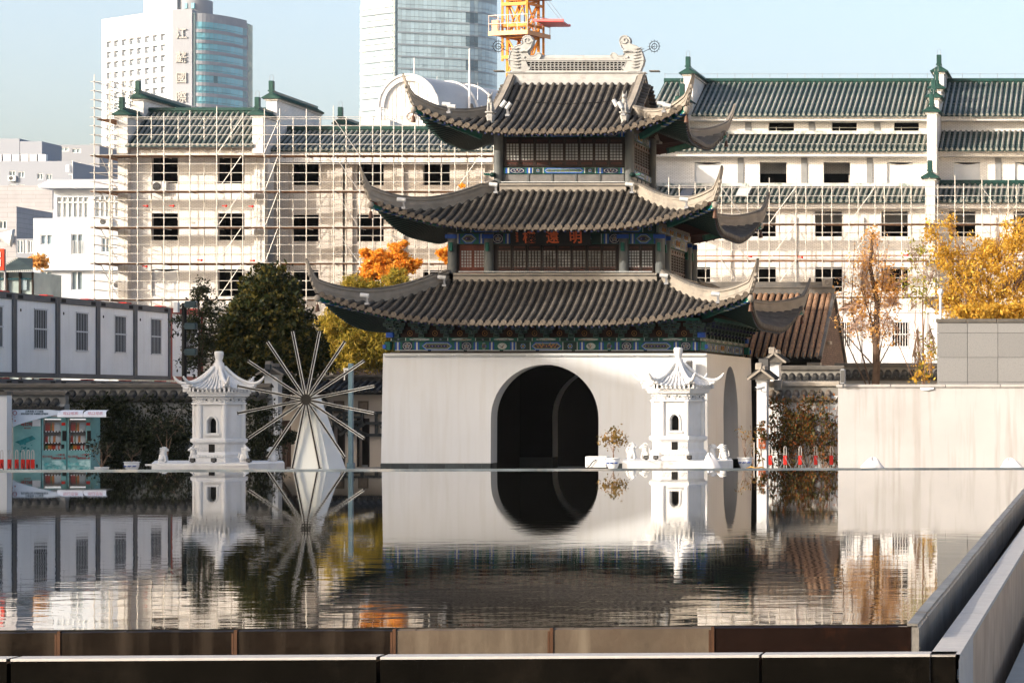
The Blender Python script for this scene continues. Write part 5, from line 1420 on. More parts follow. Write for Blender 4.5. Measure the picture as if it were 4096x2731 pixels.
# ---- far left city blocks, base colours darkened bluish in place of shade
M_lil = mat("lilac_tile_wall",(.26,.285,.335),.7,var=.05,vs=.1); M_lil2 = brick_mat("pale_tile_wall",(.34,.34,.365),(.80,.80,.82),3.0,.42,.02,.7,.06,.1)
M_lil3 = mat("grey_lilac_wall",(.24,.26,.30),.7,var=.05,vs=.1)
M_win = mat("city_window_glass",(.25,.32,.36),.15,var=.3,vs=.5,rnd=.2)
def block(name, label, x0, x1, ytop, Y, depth, m, wins=(), zb=GZ, roofm=None, ytop2=None):
    b_ = thing(name,label,"building",(PX((x0+x1)/2,Y),Y,GZ))
    ops = [opx(a,c,e,g,Y) for a,c,e,g in wins]
    zt = PZ(ytop,Y); mb = MB(); wall_open(mb,PX(x0,Y),PX(x1,Y),zb,zt,Y,ops,.25,0)
    X0,X1 = PX(x0,Y),PX(x1,Y)
    mb.add([(X0,Y,zb),(X1,Y,zb),(X1,Y+depth,zb),(X0,Y+depth,zb),(X0,Y,zt),(X1,Y,zt),(X1,Y+depth,zt),(X0,Y+depth,zt)],[(1,2,6,5),(3,0,4,7),(4,5,6,7),(2,3,7,6)],0)
    part(mb,"wall",m,b_)
    for o in ops:
        mb = MB(); a,c,e,g = o; mb.add([(a,Y+.2,e),(c,Y+.2,e),(c,Y+.2,g),(a,Y+.2,g)],[(0,1,2,3)],0); w_ = part(mb,"window",M_win,b_)
        mb = MB(); t=.06; mb.box(a,a+t,Y+.05,Y+.19,e,g).box(c-t,c,Y+.05,Y+.19,e,g).box(a+t,c-t,Y+.05,Y+.19,g-t,g).box(a+t,c-t,Y+.05,Y+.19,e,e+t).box((a+c)/2-t/2,(a+c)/2+t/2,Y+.06,Y+.18,e+t,g-t); part(mb,"window_frame",M_white2,w_)
    return b_
block("city_block","grey lilac city block behind the others at the far left",168,398,580,420,14,M_lil3,((240,276,590,606),(288,324,595,612),(288,324,650,668),(288,324,690,708)))
b2 = block("city_block","lilac city block with a row of old air conditioners on its roof",-60,285,645,320,10,M_lil,((36,62,684,710),(72,98,687,711),(148,172,694,719),(184,208,697,721),(36,62,738,745),(72,98,738,748),(186,207,755,773)))
for x0,x1,y0 in ((-20,78,555),(80,168,566)): part(MB().box(PX(x0,326),PX(x1,326),326,332,PZ(650,326),PZ(y0,326)),"roof_house",M_lil,b2)
for i,x in enumerate((6,42,76,112,146,182)):
    p = P(x,633,322); part(MB().box(p.x-.42,p.x+.42,321,321.6,p.z-.5,p.z+.35),"roof_unit",M_white2 if i%2 else M_frame,b2)
block("city_block","low pale tiled block with cladding lines at the far left edge",-60,66,826,240,8,M_lil2,((-5,27,883,916),))
block("city_block","pale tiled block set back beside the white corner house",60,215,838,262,8,M_lil2)
block("city_block","wide pale tiled block low behind the white corner house",-60,210,742,300,8,M_lil2)
gb = block("glazed_bay","small dark glazed bay between the tiled block and the white house",64,132,955,236,6,M_lil3,((66,93,960,1013),(96,109,960,1013),(111,130,962,1013)))
# white corner house, its bluish grey base colour standing in for shade
YW = 215.0
whb = block("white_house","white four-storey house with a white tiled roof edge left of the scaffold","white house" and 133,520,873,YW,9,mat("white_house_render",(.46,.50,.56),.8,var=.04,vs=.2),
  ((162,210,938,980),(284,333,935,1017),(405,438,950,1010),(161,209,1084,1127),(162,209,1136,1163),(284,331,1084,1161)))
mb = MB(); ops = [opx(228,354,790,868,YW+.2),opx(380,495,787,865,YW+.2)]
wall_open(mb,PX(210,YW),PX(520,YW),PZ(880,YW),PZ(752,YW),YW+.2,ops,.25); X0=PX(210,YW); mb.box(X0+.01,PX(520,YW),YW+1.5,YW+9,PZ(880,YW),PZ(752,YW)); mb.add([(X0,YW+.2,PZ(880,YW)),(X0,YW+.2,PZ(752,YW)),(X0,YW+1.6,PZ(752,YW)),(X0,YW+1.6,PZ(880,YW))],[(0,1,2,3)]); part(mb,"upper_storey",MATS["white_house_render"],whb)
for a,c,e,g in ops:
    mb = MB(); mb.add([(a,YW+.4,e),(c,YW+.4,e),(c,YW+.4,g),(a,YW+.4,g)],[(0,1,2,3)]); w_ = part(mb,"window",mat("curtained_glass",(.52,.55,.55),.3,var=.15,vs=2),whb)
    for i in range(7): x = lerp(a,c,i/6); part(MB().box(x-.05,x+.05,YW+.25,YW+.39,e,g),"window_bar",M_white2,w_)
    part(MB().box(a,c,YW+.25,YW+.38,lerp(e,g,.72),lerp(e,g,.78)),"window_bar",M_white2,w_)
rf = part(MB().box(PX(172,YW),PX(520,YW),YW-.8,YW+9,PZ(755,YW),PZ(750,YW)),"roof",MATS["white_house_render"],whb)
mrow = MB().tube((0,0,0),(.35,1.6,.55),.10,6).mesh("tile_row",mat("pale_tile",(.62,.62,.64),.6,var=.15,vs=2))
for i in range(46): part(mrow,"tile_row",None,rf,M=Matrix.Translation(Vector((PX(172,YW)+i*.145,YW-.8,PZ(750,YW)+.06))))
part(MB().box(PX(205,YW),PX(520,YW),YW+.7,YW+9,PZ(738,YW),PZ(724,YW)),"roof_ridge",M_grey,rf)
part(MB().box(PX(165,YW),PX(520,YW),YW-.5,YW-.004,PZ(1082,YW),PZ(1070,YW)),"ledge",MATS["white_house_render"],whb)
a,c,e,g = opx(284,333,962,1017,YW)
for i in range(9): part(MB().tube((lerp(a,c,i/8),YW-.05,e),(lerp(a,c,i/8),YW-.05,g),.018,4),"window_grille",M_white2,whb)
ac_unit(424,888,YW,"white air conditioner below the upper windows of the white house","air conditioners on the walls"); ac_unit(478,1140,YW,"white air conditioner low on the white house behind the scaffold","air conditioners on the walls")
ac_unit(52,714,320,"small white air conditioner on the lilac block at far left","air conditioners on the walls")
p = P(290,690,YW+2); an = single(MB().tube((p.x,p.y,PZ(725,YW)),(p.x,p.y,PZ(635,YW)),.05,6).bbox(p.x-.45,p.x-.15,p.y-.2,p.y+.05,PZ(680,YW),PZ(652,YW),.03).tube((p.x,p.y,PZ(690,YW)),(p.x-.3,p.y-.05,PZ(690,YW)),.03,5),"antenna",M_white2,"white panel antenna on a pole above the white house","antenna")
# glazed teahouse with a dark tiled roof and a red sign at the left edge
gh = thing("glazed_house","low glazed house under a dark tiled roof with white eave tiles at the left edge","house",(PX(60,150),150,GZ))
Yg = 150.0
part(MB().box(PX(-60,Yg),PX(131,Yg),Yg+.2,Yg+4,GZ,PZ(1088,Yg)),"wall",mat("pale_green_glass",(.36,.44,.44),.2,var=.2,vs=1),gh)
for x in (-20,22,26,76,80,128): part(MB().box(PX(x,Yg)-.03,PX(x,Yg)+.03,Yg+.02,Yg+.19,GZ,PZ(1088,Yg)),"glazing_post",M_dkwood,gh)
part(MB().box(PX(-60,Yg),PX(131,Yg),Yg+.05,Yg+.18,PZ(1118,Yg),PZ(1112,Yg)),"glazing_rail",MATS["dark_turquoise_glass"],gh)
part(MB().box(PX(82,Yg),PX(104,Yg),Yg+.1,Yg+.18,PZ(1160,Yg),PZ(1119,Yg)),"open_sash",M_win,gh)
mb = MB(); mb.add([P(-80,1085,Yg-.6),P(131,1078,Yg-.6),P(131,1033,Yg+2),P(66,1030,Yg+2),P(-10,1075,Yg+.6)],[(0,1,2,3,4)]); mb.add([P(-80,1085,Yg-.6),P(131,1078,Yg-.6),P(131,1085,Yg-.6),P(-80,1091,Yg-.6)],[(0,3,2,1)])
part(mb,"roof",mat("dark_slate_tile",(.030,.045,.045),.6,var=.3,vs=2),gh)
for i in range(16): part(MB().tube(P(4+i*8.2,1087-i*.4,Yg-.64),P(4+i*8.2,1087-i*.4,Yg-.70),.05,8),"eave_tile",M_line,gh)
for i in range(8): part(MB().tube(P(16+i*7.2,1062-i*4.2,Yg+.5),P(16+i*7.2,1062-i*4.2,Yg+.42),.05,8),"eave_tile",M_line,gh)
sg_ = thing("red_sign","red sign board with white lettering cut off by the left edge","sign",(PX(0,146),146,PZ(1080,146)))
part(MB().box(PX(-120,146),PX(14,146),146,146.15,PZ(1080,146),PZ(995,146)),"board",mat("sign_red",(.72,.045,.01),.5,var=.05),sg_)
for yy in ((1008,1030),(1037,1066)):
    part(MB().box(PX(-60,146),PX(3,146),145.95,145.998,PZ(yy[1],146),PZ(yy[0],146)),"letter_block",M_white2,sg_)
part(MB().box(PX(14,146.1)-.02,PX(14,146.1)+.04,146.2,146.3,GZ,PZ(995,146)),"post",M_grey,sg_)
# loudspeaker horns on the far left wall
p = P(20,944,238); mb = MB(); mb.lathe((0,0,0),[(.25,0),(.3,.5),(.75,1.5),(.8,1.52),(.2,.6)],16); mb.xform(Matrix.Translation(Vector((p.x-.3,236.5,p.z)))@Matrix.Rotation(math.radians(100),4,'Y')@Matrix.Rotation(math.radians(-20),4,'X'))
mb.box(p.x-.6,p.x-.1,236.4,239.9,p.z-.4,p.z+.2); single(mb,"loudspeaker",M_lampw,"grey horn loudspeaker on the tiled block at the left edge","loudspeaker")
# ------------------------------------------------------------------ court walls
M_dktile = mat("dark_cap_tile",(.032,.032,.031),.8,var=.3,vs=6,col2=(.10,.095,.085),c2=(.5,.7),bump=.4,bs=25,rnd=.2)
M_cap = mat("weathered_cap",(.11,.10,.088),.85,var=.2,vs=3,col2=(.07,.068,.065),c2=(.45,.7),bump=.4,bs=15)
M_shadew = mat("shade_plaster",(.34,.34,.33),.9,var=.1,vs=1,col2=(.30,.29,.27),c2=(.55,.8))  # plaster greyed down to stand in for shade
def cap_tile_mesh(p, m):
    mb = MB(); n = 6
    for q in range(3):
        r = p*.42-.012*q; y0 = -.02+.085*q; z0 = .0+.038*q
        a = [(r*math.cos(math.pi*i/n),r*.72*math.sin(math.pi*i/n)) for i in range(n+1)]
        mb.add([(x,-.30+y0,z+z0-.12) for x,z in a]+[(x,.02,z+z0+.03) for x,z in a],[(i,n+1+i,n+2+i,i+1) for i in range(n)],0,True)
        mb.add([(x,-.30+y0,z+z0-.12) for x,z in a],[tuple(range(n+1))],0)
    # drip tile hanging between the rolls
    d = [(p*.08,-.03),(p*.5,-.085),(p*.92,-.03),(p*.92,.02),(p*.08,.02)]
    mb.add([(x,-.31,z-.14) for x,z in d],[tuple(range(4,-1,-1))],0)
    return mb.mesh("cap_tile",m)
def tiled_wall(name, label, x0, x1, Y, ztop, wm, pitch=.3, tm=None, cm=None, zb=GZ, th=.45, group=None):
    """garden wall with a ridge, plaster band and a row of cap tiles"""
    tm = tm or M_dktile; cm = cm or M_cap
    w = thing(name,label,"wall",((x0+x1)/2,Y,zb),group)
    part(MB().box(x0,x1,Y,Y+th,zb,ztop-.42),"wall_face",wm,w)
    part(MB().box(x0,x1,Y+.08,Y+th-.08,ztop-.419,ztop-.12),"plaster_band",mat("grimy_band",(.22,.21,.19),.9,var=.2,vs=2,col2=(.16,.155,.15),c2=(.5,.7)),w)
    part(MB().box(x0-.03,x1+.03,Y-.02,Y+th+.02,ztop-.118,ztop-.075).box(x0-.03,x1+.03,Y+.03,Y+th-.03,ztop-.074,ztop-.03),"ridge_course",cm,w)
    part(MB().tube((x0-.03,Y+th/2,ztop-.05),(x1+.03,Y+th/2,ztop-.05),.085,10),"ridge_roll",cm,w)
    part(MB().box(x0,x1,Y-.14,Y+.02,ztop-.56,ztop-.50).box(x0,x1,Y-.07,Y+.02,ztop-.62,ztop-.561),"eave_course",cm,w)
    me = cap_tile_mesh(pitch,tm); x = x0+pitch*.5
    while x < x1-pitch*.4:
        part(me,"cap_tile",None,w,M=Matrix.Translation(Vector((x,Y+.08,ztop-.37)))@Matrix.Rotation(RND.uniform(-.04,.04),4,'Z')); x += pitch
    return w
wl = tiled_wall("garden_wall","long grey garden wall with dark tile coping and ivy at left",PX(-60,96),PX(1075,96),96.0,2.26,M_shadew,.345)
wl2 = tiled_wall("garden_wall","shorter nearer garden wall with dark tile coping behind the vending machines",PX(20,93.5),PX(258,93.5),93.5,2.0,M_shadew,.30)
pl = thing("wall_end","plain white wall end at the left edge of the court","wall",(PX(10,90),90,GZ))
part(MB().box(PX(-80,90),PX(27,90),90,90.4,GZ,PZ(1580,90)),"pier",M_white,pl); part(MB().box(PX(-80,90),PX(29,90),89.95,90.45,PZ(1580,90)+.002,PZ(1566,90)),"coping",M_cap,pl)
def pier(name, label, x0, x1, Y, ztop, m=None, zb=GZ):
    """white pier under a little gabled stone cap"""
    X0, X1 = PX(x0,Y), PX(x1,Y); xc = (X0+X1)/2; hw = (X1-X0)/2
    p = thing(name,label,"gate pier",(xc,Y,zb))
    part(MB().box(X0,X1,Y,Y+.5,zb,ztop-.48),"shaft",m or M_white,p)
    part(MB().box(X0-.03,X1+.03,Y-.03,Y+.53,ztop-.478,ztop-.42).box(X0+.02,X1-.02,Y-.015,Y+.5,ztop-.9,ztop-.86),"necking",m or M_white,p)
    h = hw+.20; mb = MB(); z = ztop-.42
    mb.add([(xc-h,Y-.16,z),(xc+h,Y-.16,z),(xc,Y-.16,z+.27),(xc-h,Y+1.0,z),(xc+h,Y+1.0,z),(xc,Y+1.0,z+.27)],[(0,1,2),(1,4,5,2),(3,0,2,5),(0,3,4,1),(4,3,5)])
    g = part(mb,"gable_cap",M_cap,p)
    for s in (-1,1):
        part(MB().bar((xc,Y-.2,z+.30),(xc+s*(h+.05),Y-.2,z+.0),.08,.06),"verge_board",M_ridge,g)
        mt = MB()
        for j in range(6): mt.tube((xc+s*.05,Y-.1+j*.19,z+.30),(xc+s*(h+.05),Y-.1+j*.19,z+.03),.055,6)
        part(mt,"cap_tile_rows",M_dktile,g,kind="stuff")
    part(MB().bbox(xc-.13,xc+.13,Y-.14,Y+.6,z+.26,z+.42,.02),"ridge_block",M_ridge,g); part(MB().bbox(xc-.17,xc+.03,Y-.17,Y+.1,z+.30,z+.50,.02),"end_block",M_ridge,g)
    return p
pier("gate_pier","white gate pier with a small gabled stone cap right of the pavilion",3027,3066,85.0,2.75)
pier("gate_pier","taller white gate pier set behind the nearer one right of the pavilion",3080,3116,92.0,3.35)
pier("gate_pier","white gate pier with a gabled cap behind the starburst wheel",1058,1112,103.0,3.05,M_white)
sgn = single(MB().box(PX(3033,84.9),PX(3061,84.9),84.93,84.98,PZ(1793,85),PZ(1753,85)),"notice",mat("red_brown_notice",(.42,.09,.02),.6,var=.2,vs=6),"red brown notice with pale lettering on the white gate pier","notice")
for i,t in enumerate(("小心","地滑")): 
    me = text_mesh(t,.09,.002); me.materials.clear(); me.materials.append(M_marble); o = link("lettering",me,sgn); o.matrix_basis = Matrix.Translation(Vector((PX(3047,84.9),84.92,PZ(1764+i*17,85))))@RX90
wr = tiled_wall("garden_wall","garden wall with brown tile coping and red and green creeper right of the pier",PX(3070,86),PX(3352,86),86.0,2.26,M_white,.245,mat("brown_cap_tile",(.13,.105,.085),.8,var=.3,vs=6,col2=(.26,.23,.19),c2=(.55,.75),bump=.4,bs=25,rnd=.25),M_ridge)
mb = MB(); c = Vector((PX(3112,85.9),85.85,2.2)); mb.bbox(c.x-.13,c.x+.13,85.8,86.2,2.02,2.32,.02)
mb.path([(c.x-.07+.02*i if i<6 else c.x,85.79,c.z-.1+.05*(i%2)) for i in range(4)],.012,4); part(mb,"carved_end",M_ridge,wr)
wr2 = tiled_wall("garden_wall","dark tiled wall running back beside the brown tiled hall",PX(3120,95),PX(3370,95),95.0,2.85,M_shadew,.26)
wr3 = tiled_wall("garden_wall","dark tiled wall under the bare trees at right",PX(3340,104),PX(3800,104),104.0,3.05,M_shadew,.30)

# cream side building between the wheel and the pavilion
YM = 108.5
sb = thing("side_building","cream side building with two dark doorways and a tiled eave left of the pavilion","building",(PX(1350,YM),YM,GZ))
ops = [opx(1335,1374,1679,1900,YM),opx(1434,1472,1679,1900,YM),opx(1115,1164,1681,1900,YM)]
ops = [(a,c,GZ,g) for a,c,e,g in ops]
M_cream = mat("cream_plaster",(.62,.54,.45),.85,var=.06,vs=.8,bump=.1,bs=6)
mb = MB(); wall_open(mb,PX(1085,YM),PX(1700,YM),GZ,PZ(1560,YM),YM,ops,.5); part(mb,"wall",M_cream,sb)
part(MB().box(PX(1085,YM)+.02,PX(1700,YM),YM+3,YM+3.2,GZ,PZ(1540,YM)),"back_wall",M_dark,sb)
for a,c,e,g in ops[:2]: part(MB().box(a-.06,a,YM-.02,YM+.1,GZ,g+.06).box(c,c+.06,YM-.02,YM+.1,GZ,g+.06).box(a,c,YM-.02,YM+.1,g,g+.06),"door_frame",M_dkwood,sb)
a,c,e,g = ops[2]; dr_ = part(MB().box(a,c,YM+.1,YM+.14,GZ,g),"wooden_door",mat("brown_door",(.09,.05,.035),.7,var=.3,vs=4,stretch=(4,1,.4)),sb)
for i in range(6): part(MB().box(lerp(a,c,i/6)+.01,lerp(a,c,(i+1)/6)-.01,YM+.06,YM+.099,GZ,g-.05),"door_plank",MATS["brown_door"],dr_)
for x0,x1 in ((1336,1378),(1434,1474)):
    q = part(MB().box(PX(x0,YM),PX(x1,YM),YM-.06,YM-.005,PZ(1652,YM),PZ(1603,YM)),"plaque",mat("wood_plaque",(.16,.12,.085),.6,var=.2,vs=5),sb)
    part(MB().box(PX(x0+5,YM),PX(x1-5,YM),YM-.075,YM-.061,PZ(1645,YM),PZ(1610,YM)),"plaque_field",mat("plaque_field",(.24,.18,.13),.6,var=.25,vs=8),q)
M_char = mat("charcoal_character",(.055,.06,.06),.7)
for ch,x,y in (("衣",1312,1680),("泉",1408,1700),("玉",1502,1703)): lettering(ch,1.15,(PX(x,YM-.3),YM-.15,PZ(y,YM-.3)),M_char,sb,"wall_character",depth=.04,offset=.012)
part(MB().torus((PX(1287,YM),YM-.1,PZ(1620,YM)),.26,.05,(0,1,0),20,6),"wall_ring",M_char,sb)
slope_roof(sb,PX(1050,YM),PX(1700,YM),YM-.7,PZ(1568,YM),YM+1.2,PZ(1520,YM),.26,.07,mt=M_dktile,mp=M_pan,ridge=False)
part(MB().box(PX(1050,YM),PX(1700,YM),YM+1.0,YM+1.4,PZ(1535,YM),PZ(1502,YM)).box(PX(1050,YM),PX(1700,YM),YM+.9,YM+1.5,PZ(1512,YM)+.05,PZ(1506,YM)+.08),"roof_ridge",M_cap,sb)

# brown tiled hall behind the pavilion at right
bh = thing("tiled_hall","old brown tiled hall with a brick gable right behind the pavilion","hall",(-15.5,112,GZ))
M_btile = mat("brown_hall_tile",(.38,.24,.15),.85,var=.35,vs=7,col2=(.34,.29,.23),c2=(.55,.72),bump=.5,bs=25,rnd=.2)
xe = -12.15; ye, yr, yb = 108.0, 112.9, 118.0; ze_, zr_ = 3.35, 5.96
xa = -22.5
mb = MB(); mb.add([(xa,ye,ze_),(xe,ye,ze_),(xe,yr,zr_),(xa,yr,zr_),(xe,yb,2.95),(xa,yb,2.95)],[(0,1,2,3),(3,2,4,5)]); mb.add([(xa,ye,ze_-.08),(xe,ye,ze_-.08),(xe,yr,zr_-.08),(xa,yr,zr_-.08)],[(0,3,2,1)]); hr_ = part(mb,"roof",M_pan,bh)
d = Vector((0,yr-ye,zr_-ze_)); u = d.normalized(); nn = Vector((1,0,0)).cross(u); rm = MB(); k = 42
for i in range(k):
    p0 = u*(d.length*i/k); p1 = u*(d.length*(i+1)/k); r0, r1 = .098, .082
    a = half_ring(r0,5); c = half_ring(r1,5)
    vs = [p0+Vector((1,0,0))*x+nn*(z+.012) for x,z in a]+[p1+Vector((1,0,0))*x+nn*z for x,z in c]
    rm.add(vs,[(j,j+1,7+j,6+j) for j in range(5)],0,False); rm.add(vs[:6],[(5,4,3,2,1,0)],0)
me = rm.mesh("tile_row",M_btile); x = xe-.12
while x > xa: part(me,"tile_row",None,hr_,M=Matrix.Translation(Vector((x,ye,ze_+.03)))@Matrix.Rotation(RND.uniform(-.006,.006),4,'Z')); x -= .255
mb = MB(); x = xe-.02
while x > xa:
    mb.torus((x,ye-.04,ze_+.06),.10,.03,(0,1,0),6,4,0,math.pi*.5+.4,math.pi*1.5-.4); x -= .255
part(mb,"drip_tiles",M_ridge,hr_,kind="stuff")
part(MB().box(xa,xe+.05,yr-.18,yr+.18,zr_-.02,zr_+.22).box(xa,xe+.08,yr-.22,yr+.22,zr_+.222,zr_+.27).box(xa,xe-.35,yr-.12,yr+.12,zr_+.272,zr_+.47),"roof_ridge",M_ridged,hr_)
mb = MB(); mb.bbox(xe-.45,xe-.05,yr-.13,yr+.13,zr_+.28,zr_+.62,.03); mb.torus((xe-.25,yr-.14,zr_+.45),.10,.03,(0,1,0),12,5); part(mb,"ridge_ornament",M_ridge,hr_)
mb = MB(); mb.add([(xe-.02,ye+.5,GZ),(xe-.02,yb-.3,GZ),(xe-.02,yb-.3,2.95),(xe-.02,yr,zr_-.1),(xe-.02,ye+.5,ze_+.1)],[(0,1,2,3,4)]); part(mb,"gable_wall",M_brickb,bh)
part(MB().bar((xe+.02,ye,ze_-.02),(xe+.02,yr,zr_+.0),.12,.16),"verge_board",M_ridged,bh); part(MB().bar((xe+.02,yr,zr_),(xe+.02,yb,2.93),.12,.16),"verge_board",M_ridged,bh)
part(MB().box(xe-.45,xe-.03,ye+.2,ye+.6,GZ,ze_-.35).box(xe-.5,xe+.0,ye+.1,ye+.65,ze_-.348,ze_-.2),"corner_pier",M_ridge,bh)
part(MB().box(xa,xe-.46,ye+1.2,ye+1.4,GZ,ze_+.3),"front_wall",M_dark,bh)
part(MB().bbox(xe,xe+.12,110.6,111.3,3.9,4.02,.02),"wall_lamp",M_ridge,bh)
rh_ = thing("backdrop_hall","dark timber hall added behind the pavilion arch to darken the view","hall",(-25,118,GZ))
part(MB().box(-34,-17.5,119.4,123,GZ,4.3),"wall",M_dkwood,rh_);  # hall added so the view through the arch stays dark
slope_roof(rh_,-34,-17.5,117.6,3.6,121,5.2,.28,.075,mt=M_dktile,mp=M_pan)
part(MB().box(-34,-17.5,117.0,119.38,GZ,GZ+.25),"terrace_step",M_cap,rh_)
for x in (-26.2,-23.4,-20.5): part(MB().tube((x,118.2,GZ+.25),(x,118.2,3.6),.16,10),"column",M_dkwood,rh_)

# white cabin behind the bare tree at right
YK = 130.0
ck = thing("site_cabin","white site cabin with barred windows behind the bare trees at right","cabin",(PX(3560,YK),YK,GZ))
ops = [opx(3357,3401,1290,1384,YK),opx(3569,3632,1290,1384,YK)]
mb = MB(); wall_open(mb,PX(3330,YK),PX(3780,YK),GZ,PZ(1240,YK),YK,ops,.12); mb.box(PX(3330,YK),PX(3780,YK),YK+.5,YK+3,GZ,PZ(1240,YK)); part(mb,"wall",M_white2,ck)
for i in range(30):
    x = PX(3335,YK)+i*.175
    if any(o[0]-.1<x<o[1]+.1 for o in ops): continue
    part(MB().box(x,x+.03,YK-.02,YK-.001,GZ,PZ(1252,YK)),"wall_rib",M_white2,ck)
for x in (3440,3704): part(MB().box(PX(x,YK),PX(x+6,YK),YK-.05,YK-.001,GZ,PZ(1240,YK)),"corner_post",M_lampw,ck)
part(MB().box(PX(3325,YK),PX(3785,YK),YK-.06,YK-.001,PZ(1250,YK),PZ(1236,YK)),"top_rail",M_white2,ck)
for a,c,e,g in ops:
    w_ = part(MB().box(a,c,YK+.1,YK+.14,e,g),"window",M_dark,ck)
    for i in range(7): part(MB().tube((lerp(a,c,i/6),YK-.03,e-.05),(lerp(a,c,i/6),YK-.03,g+.05),.018,5),"window_bar",M_white2,w_)
    for z in (e-.04,(e+g)/2,g+.04): part(MB().box(a-.05,c+.05,YK-.05,YK-.01,z-.02,z+.02),"window_bar",M_white2,w_)

# right: stained white wall with coping, granite block above
rw = thing("white_wall","long stained white wall with a stone coping at the right of the pool","wall",(PX(3700,80),80,GZ))
part(MB().box(PX(3352,80),4.5,80,80.5,GZ,PZ(1548,80)),"wall_face",M_wall_r,rw)
x = PX(3346,80)
while x < 4.5:
    x1 = x+1.55; part(MB().bbox(x,x1-.01,79.94,80.56,PZ(1548,80)+.002,PZ(1537,80),.012),"coping_slab",M_cope,rw); x = x1
mb = MB(); p = P(3720,1553,79.99); mb.add([p+Vector((-.3,0,.05)),p+Vector((.12,0,.05)),p+Vector((.1,-.05,-.02)),p+Vector((-.1,-.06,-.06)),p+Vector((-.25,-.05,-.04))],[(0,4,3,2,1)]); part(mb,"peeling_paint",M_white,rw)
gbk = thing("granite_block","grey granite clad block above the white wall at right","building",(PX(3900,84),84,GZ))
X0 = PX(3748,84); part(MB().box(X0+.05,5,84.06,88,GZ,PZ(1290,84)-.02),"core",M_cap,gbk)
M_gran = mat("speckled_granite",(.20,.203,.207),.65,var=.10,vs=40,col2=(.165,.168,.17),c2=(.5,.7),rnd=.06,bump=.1,bs=80)
xs_ = [3748,3870,3992,4114,4236,4358,4480]; ys_ = [(1290,1331),(1331,1429),(1429,1527),(1527,1560)]
for i in range(6):
    for y0,y1 in ys_: part(MB().bbox(PX(xs_[i],84)+.005,PX(xs_[i+1],84)-.005,84.0,84.05,PZ(y1,84)+.005,PZ(y0,84)-.005,.006),"granite_panel",M_gran,gbk)
for i in range(0,6): part(MB().bbox(PX(xs_[i],84)-.03,PX(xs_[i+1],84)-.04,83.95,84.5,PZ(1289,84),PZ(1275,84),.012),"coping_slab",M_cap,gbk)
cp = thing("camera_post","white post with a round camera on top of the granite block","camera post",(PX(3762,85),85,PZ(1275,85)))
q = P(3762,1275,84.2); part(MB().tube(q,q+Vector((0,0,.75)),.04,8),"post",M_white2,cp); part(MB().ball(q+Vector((0,-.02,.80)),.09,.09,.11),"camera_head",M_white2,cp)

# ------------------------------------------------------------------ stacked site cabins along the left
M_cabw = mat("cabin_panel",(.98,.98,.96),.5,var=.05,vs=1,col2=(.80,.80,.76),c2=(.6,.85),streak=(.78,.76,.70),streak_amt=.35)
M_cabg = mat("cabin_steel",(.10,.105,.115),.55,var=.15,vs=2,col2=(.11,.11,.12),c2=(.5,.7))
M_cabr = mat("red_cabin_steel",(.30,.025,.02),.5,var=.15)
KX = -40.4
def cabin(y0, z0, label, frame=M_cabg, L_=4.07, full=True, group="grey framed site cabins"):
    c = thing("site_cabin",label,"cabin",(KX-1.2,y0+L_/2,z0),group); y1 = y0+L_; h = 3.02
    part(MB().box(KX-2.4,KX-.07,y0+.02,y1-.02,z0+.02,z0+h-.03),"cabin_shell",M_cabw,c)
    for a,e in ((y0,y0+.17),(y1-.17,y1)): part(MB().box(KX-.17,KX,a,e,z0,z0+h),"corner_post",frame,c)
    part(MB().box(KX-.15,KX-.01,y0+.171,y1-.171,z0+h-.24,z0+h),"top_rail",frame,c); part(MB().box(KX-.15,KX-.01,y0+.171,y1-.171,z0,z0+.16),"bottom_rail",frame,c)
    for a in (.28,3.32): part(MB().box(KX-.012,KX-.003,y0+a,y0+a+.45,z0+h-.19,z0+h-.06),"lifting_pocket",M_dark,c)
    part(MB().box(KX-.35,KX-.05,y0+3.1,y0+3.7,z0+h+.002,z0+h+.05),"red_tape",M_red,c)
    for a,e in ((.171,1.55),(1.56,3.2),(3.21,3.9)): part(MB().box(KX-.1,KX-.055,y0+a,y0+e,z0+.165,z0+h-.245),"wall_panel",M_cabw,c)
    if full:
        a,e,g,f = y0+1.87,y0+3.03,z0+1.07,z0+2.47
        w_ = part(MB().box(KX-.054,KX-.045,a,e,g,f),"window",M_dark,c)
        for t in range(8): part(MB().box(KX-.030,KX-.022,lerp(a,e,t/7)-.015,lerp(a,e,t/7)+.015,g,f),"window_bar",M_white2,w_)
        for z in (g-.05,(g+f)/2-.02,f+.01): part(MB().box(KX-.044,KX-.008,a-.06,e+.06,z,z+.05),"window_bar",M_white2,w_)
        part(MB().tube((KX-.06,y0+.62,z0+2.42),(KX-.045,y0+.62,z0+2.42),.06,10),"vent_hole",M_dark,c)
    return c
names_ = ["upper row grey framed cabin cut by the left edge","second upper grey framed cabin from the left edge","third upper grey framed cabin from the left edge","fourth upper grey framed cabin from the left edge","last upper grey framed cabin before the red one"]
for i in range(5):
    cabin(97.62+i*4.09,2.55,names_[i]); cabin(97.62+i*4.09,-.55,"lower grey framed site cabin below the "+("first","second","third","fourth","last")[i]+" upper one from the left edge",full=False,group="lower site cabins")
cabin(118.1,2.55,"red framed site cabin behind the dark shrub",M_cabr,group=None)
cabin(118.1,-.55,"lower red framed site cabin hidden by trees",M_cabr,full=False,group=None)

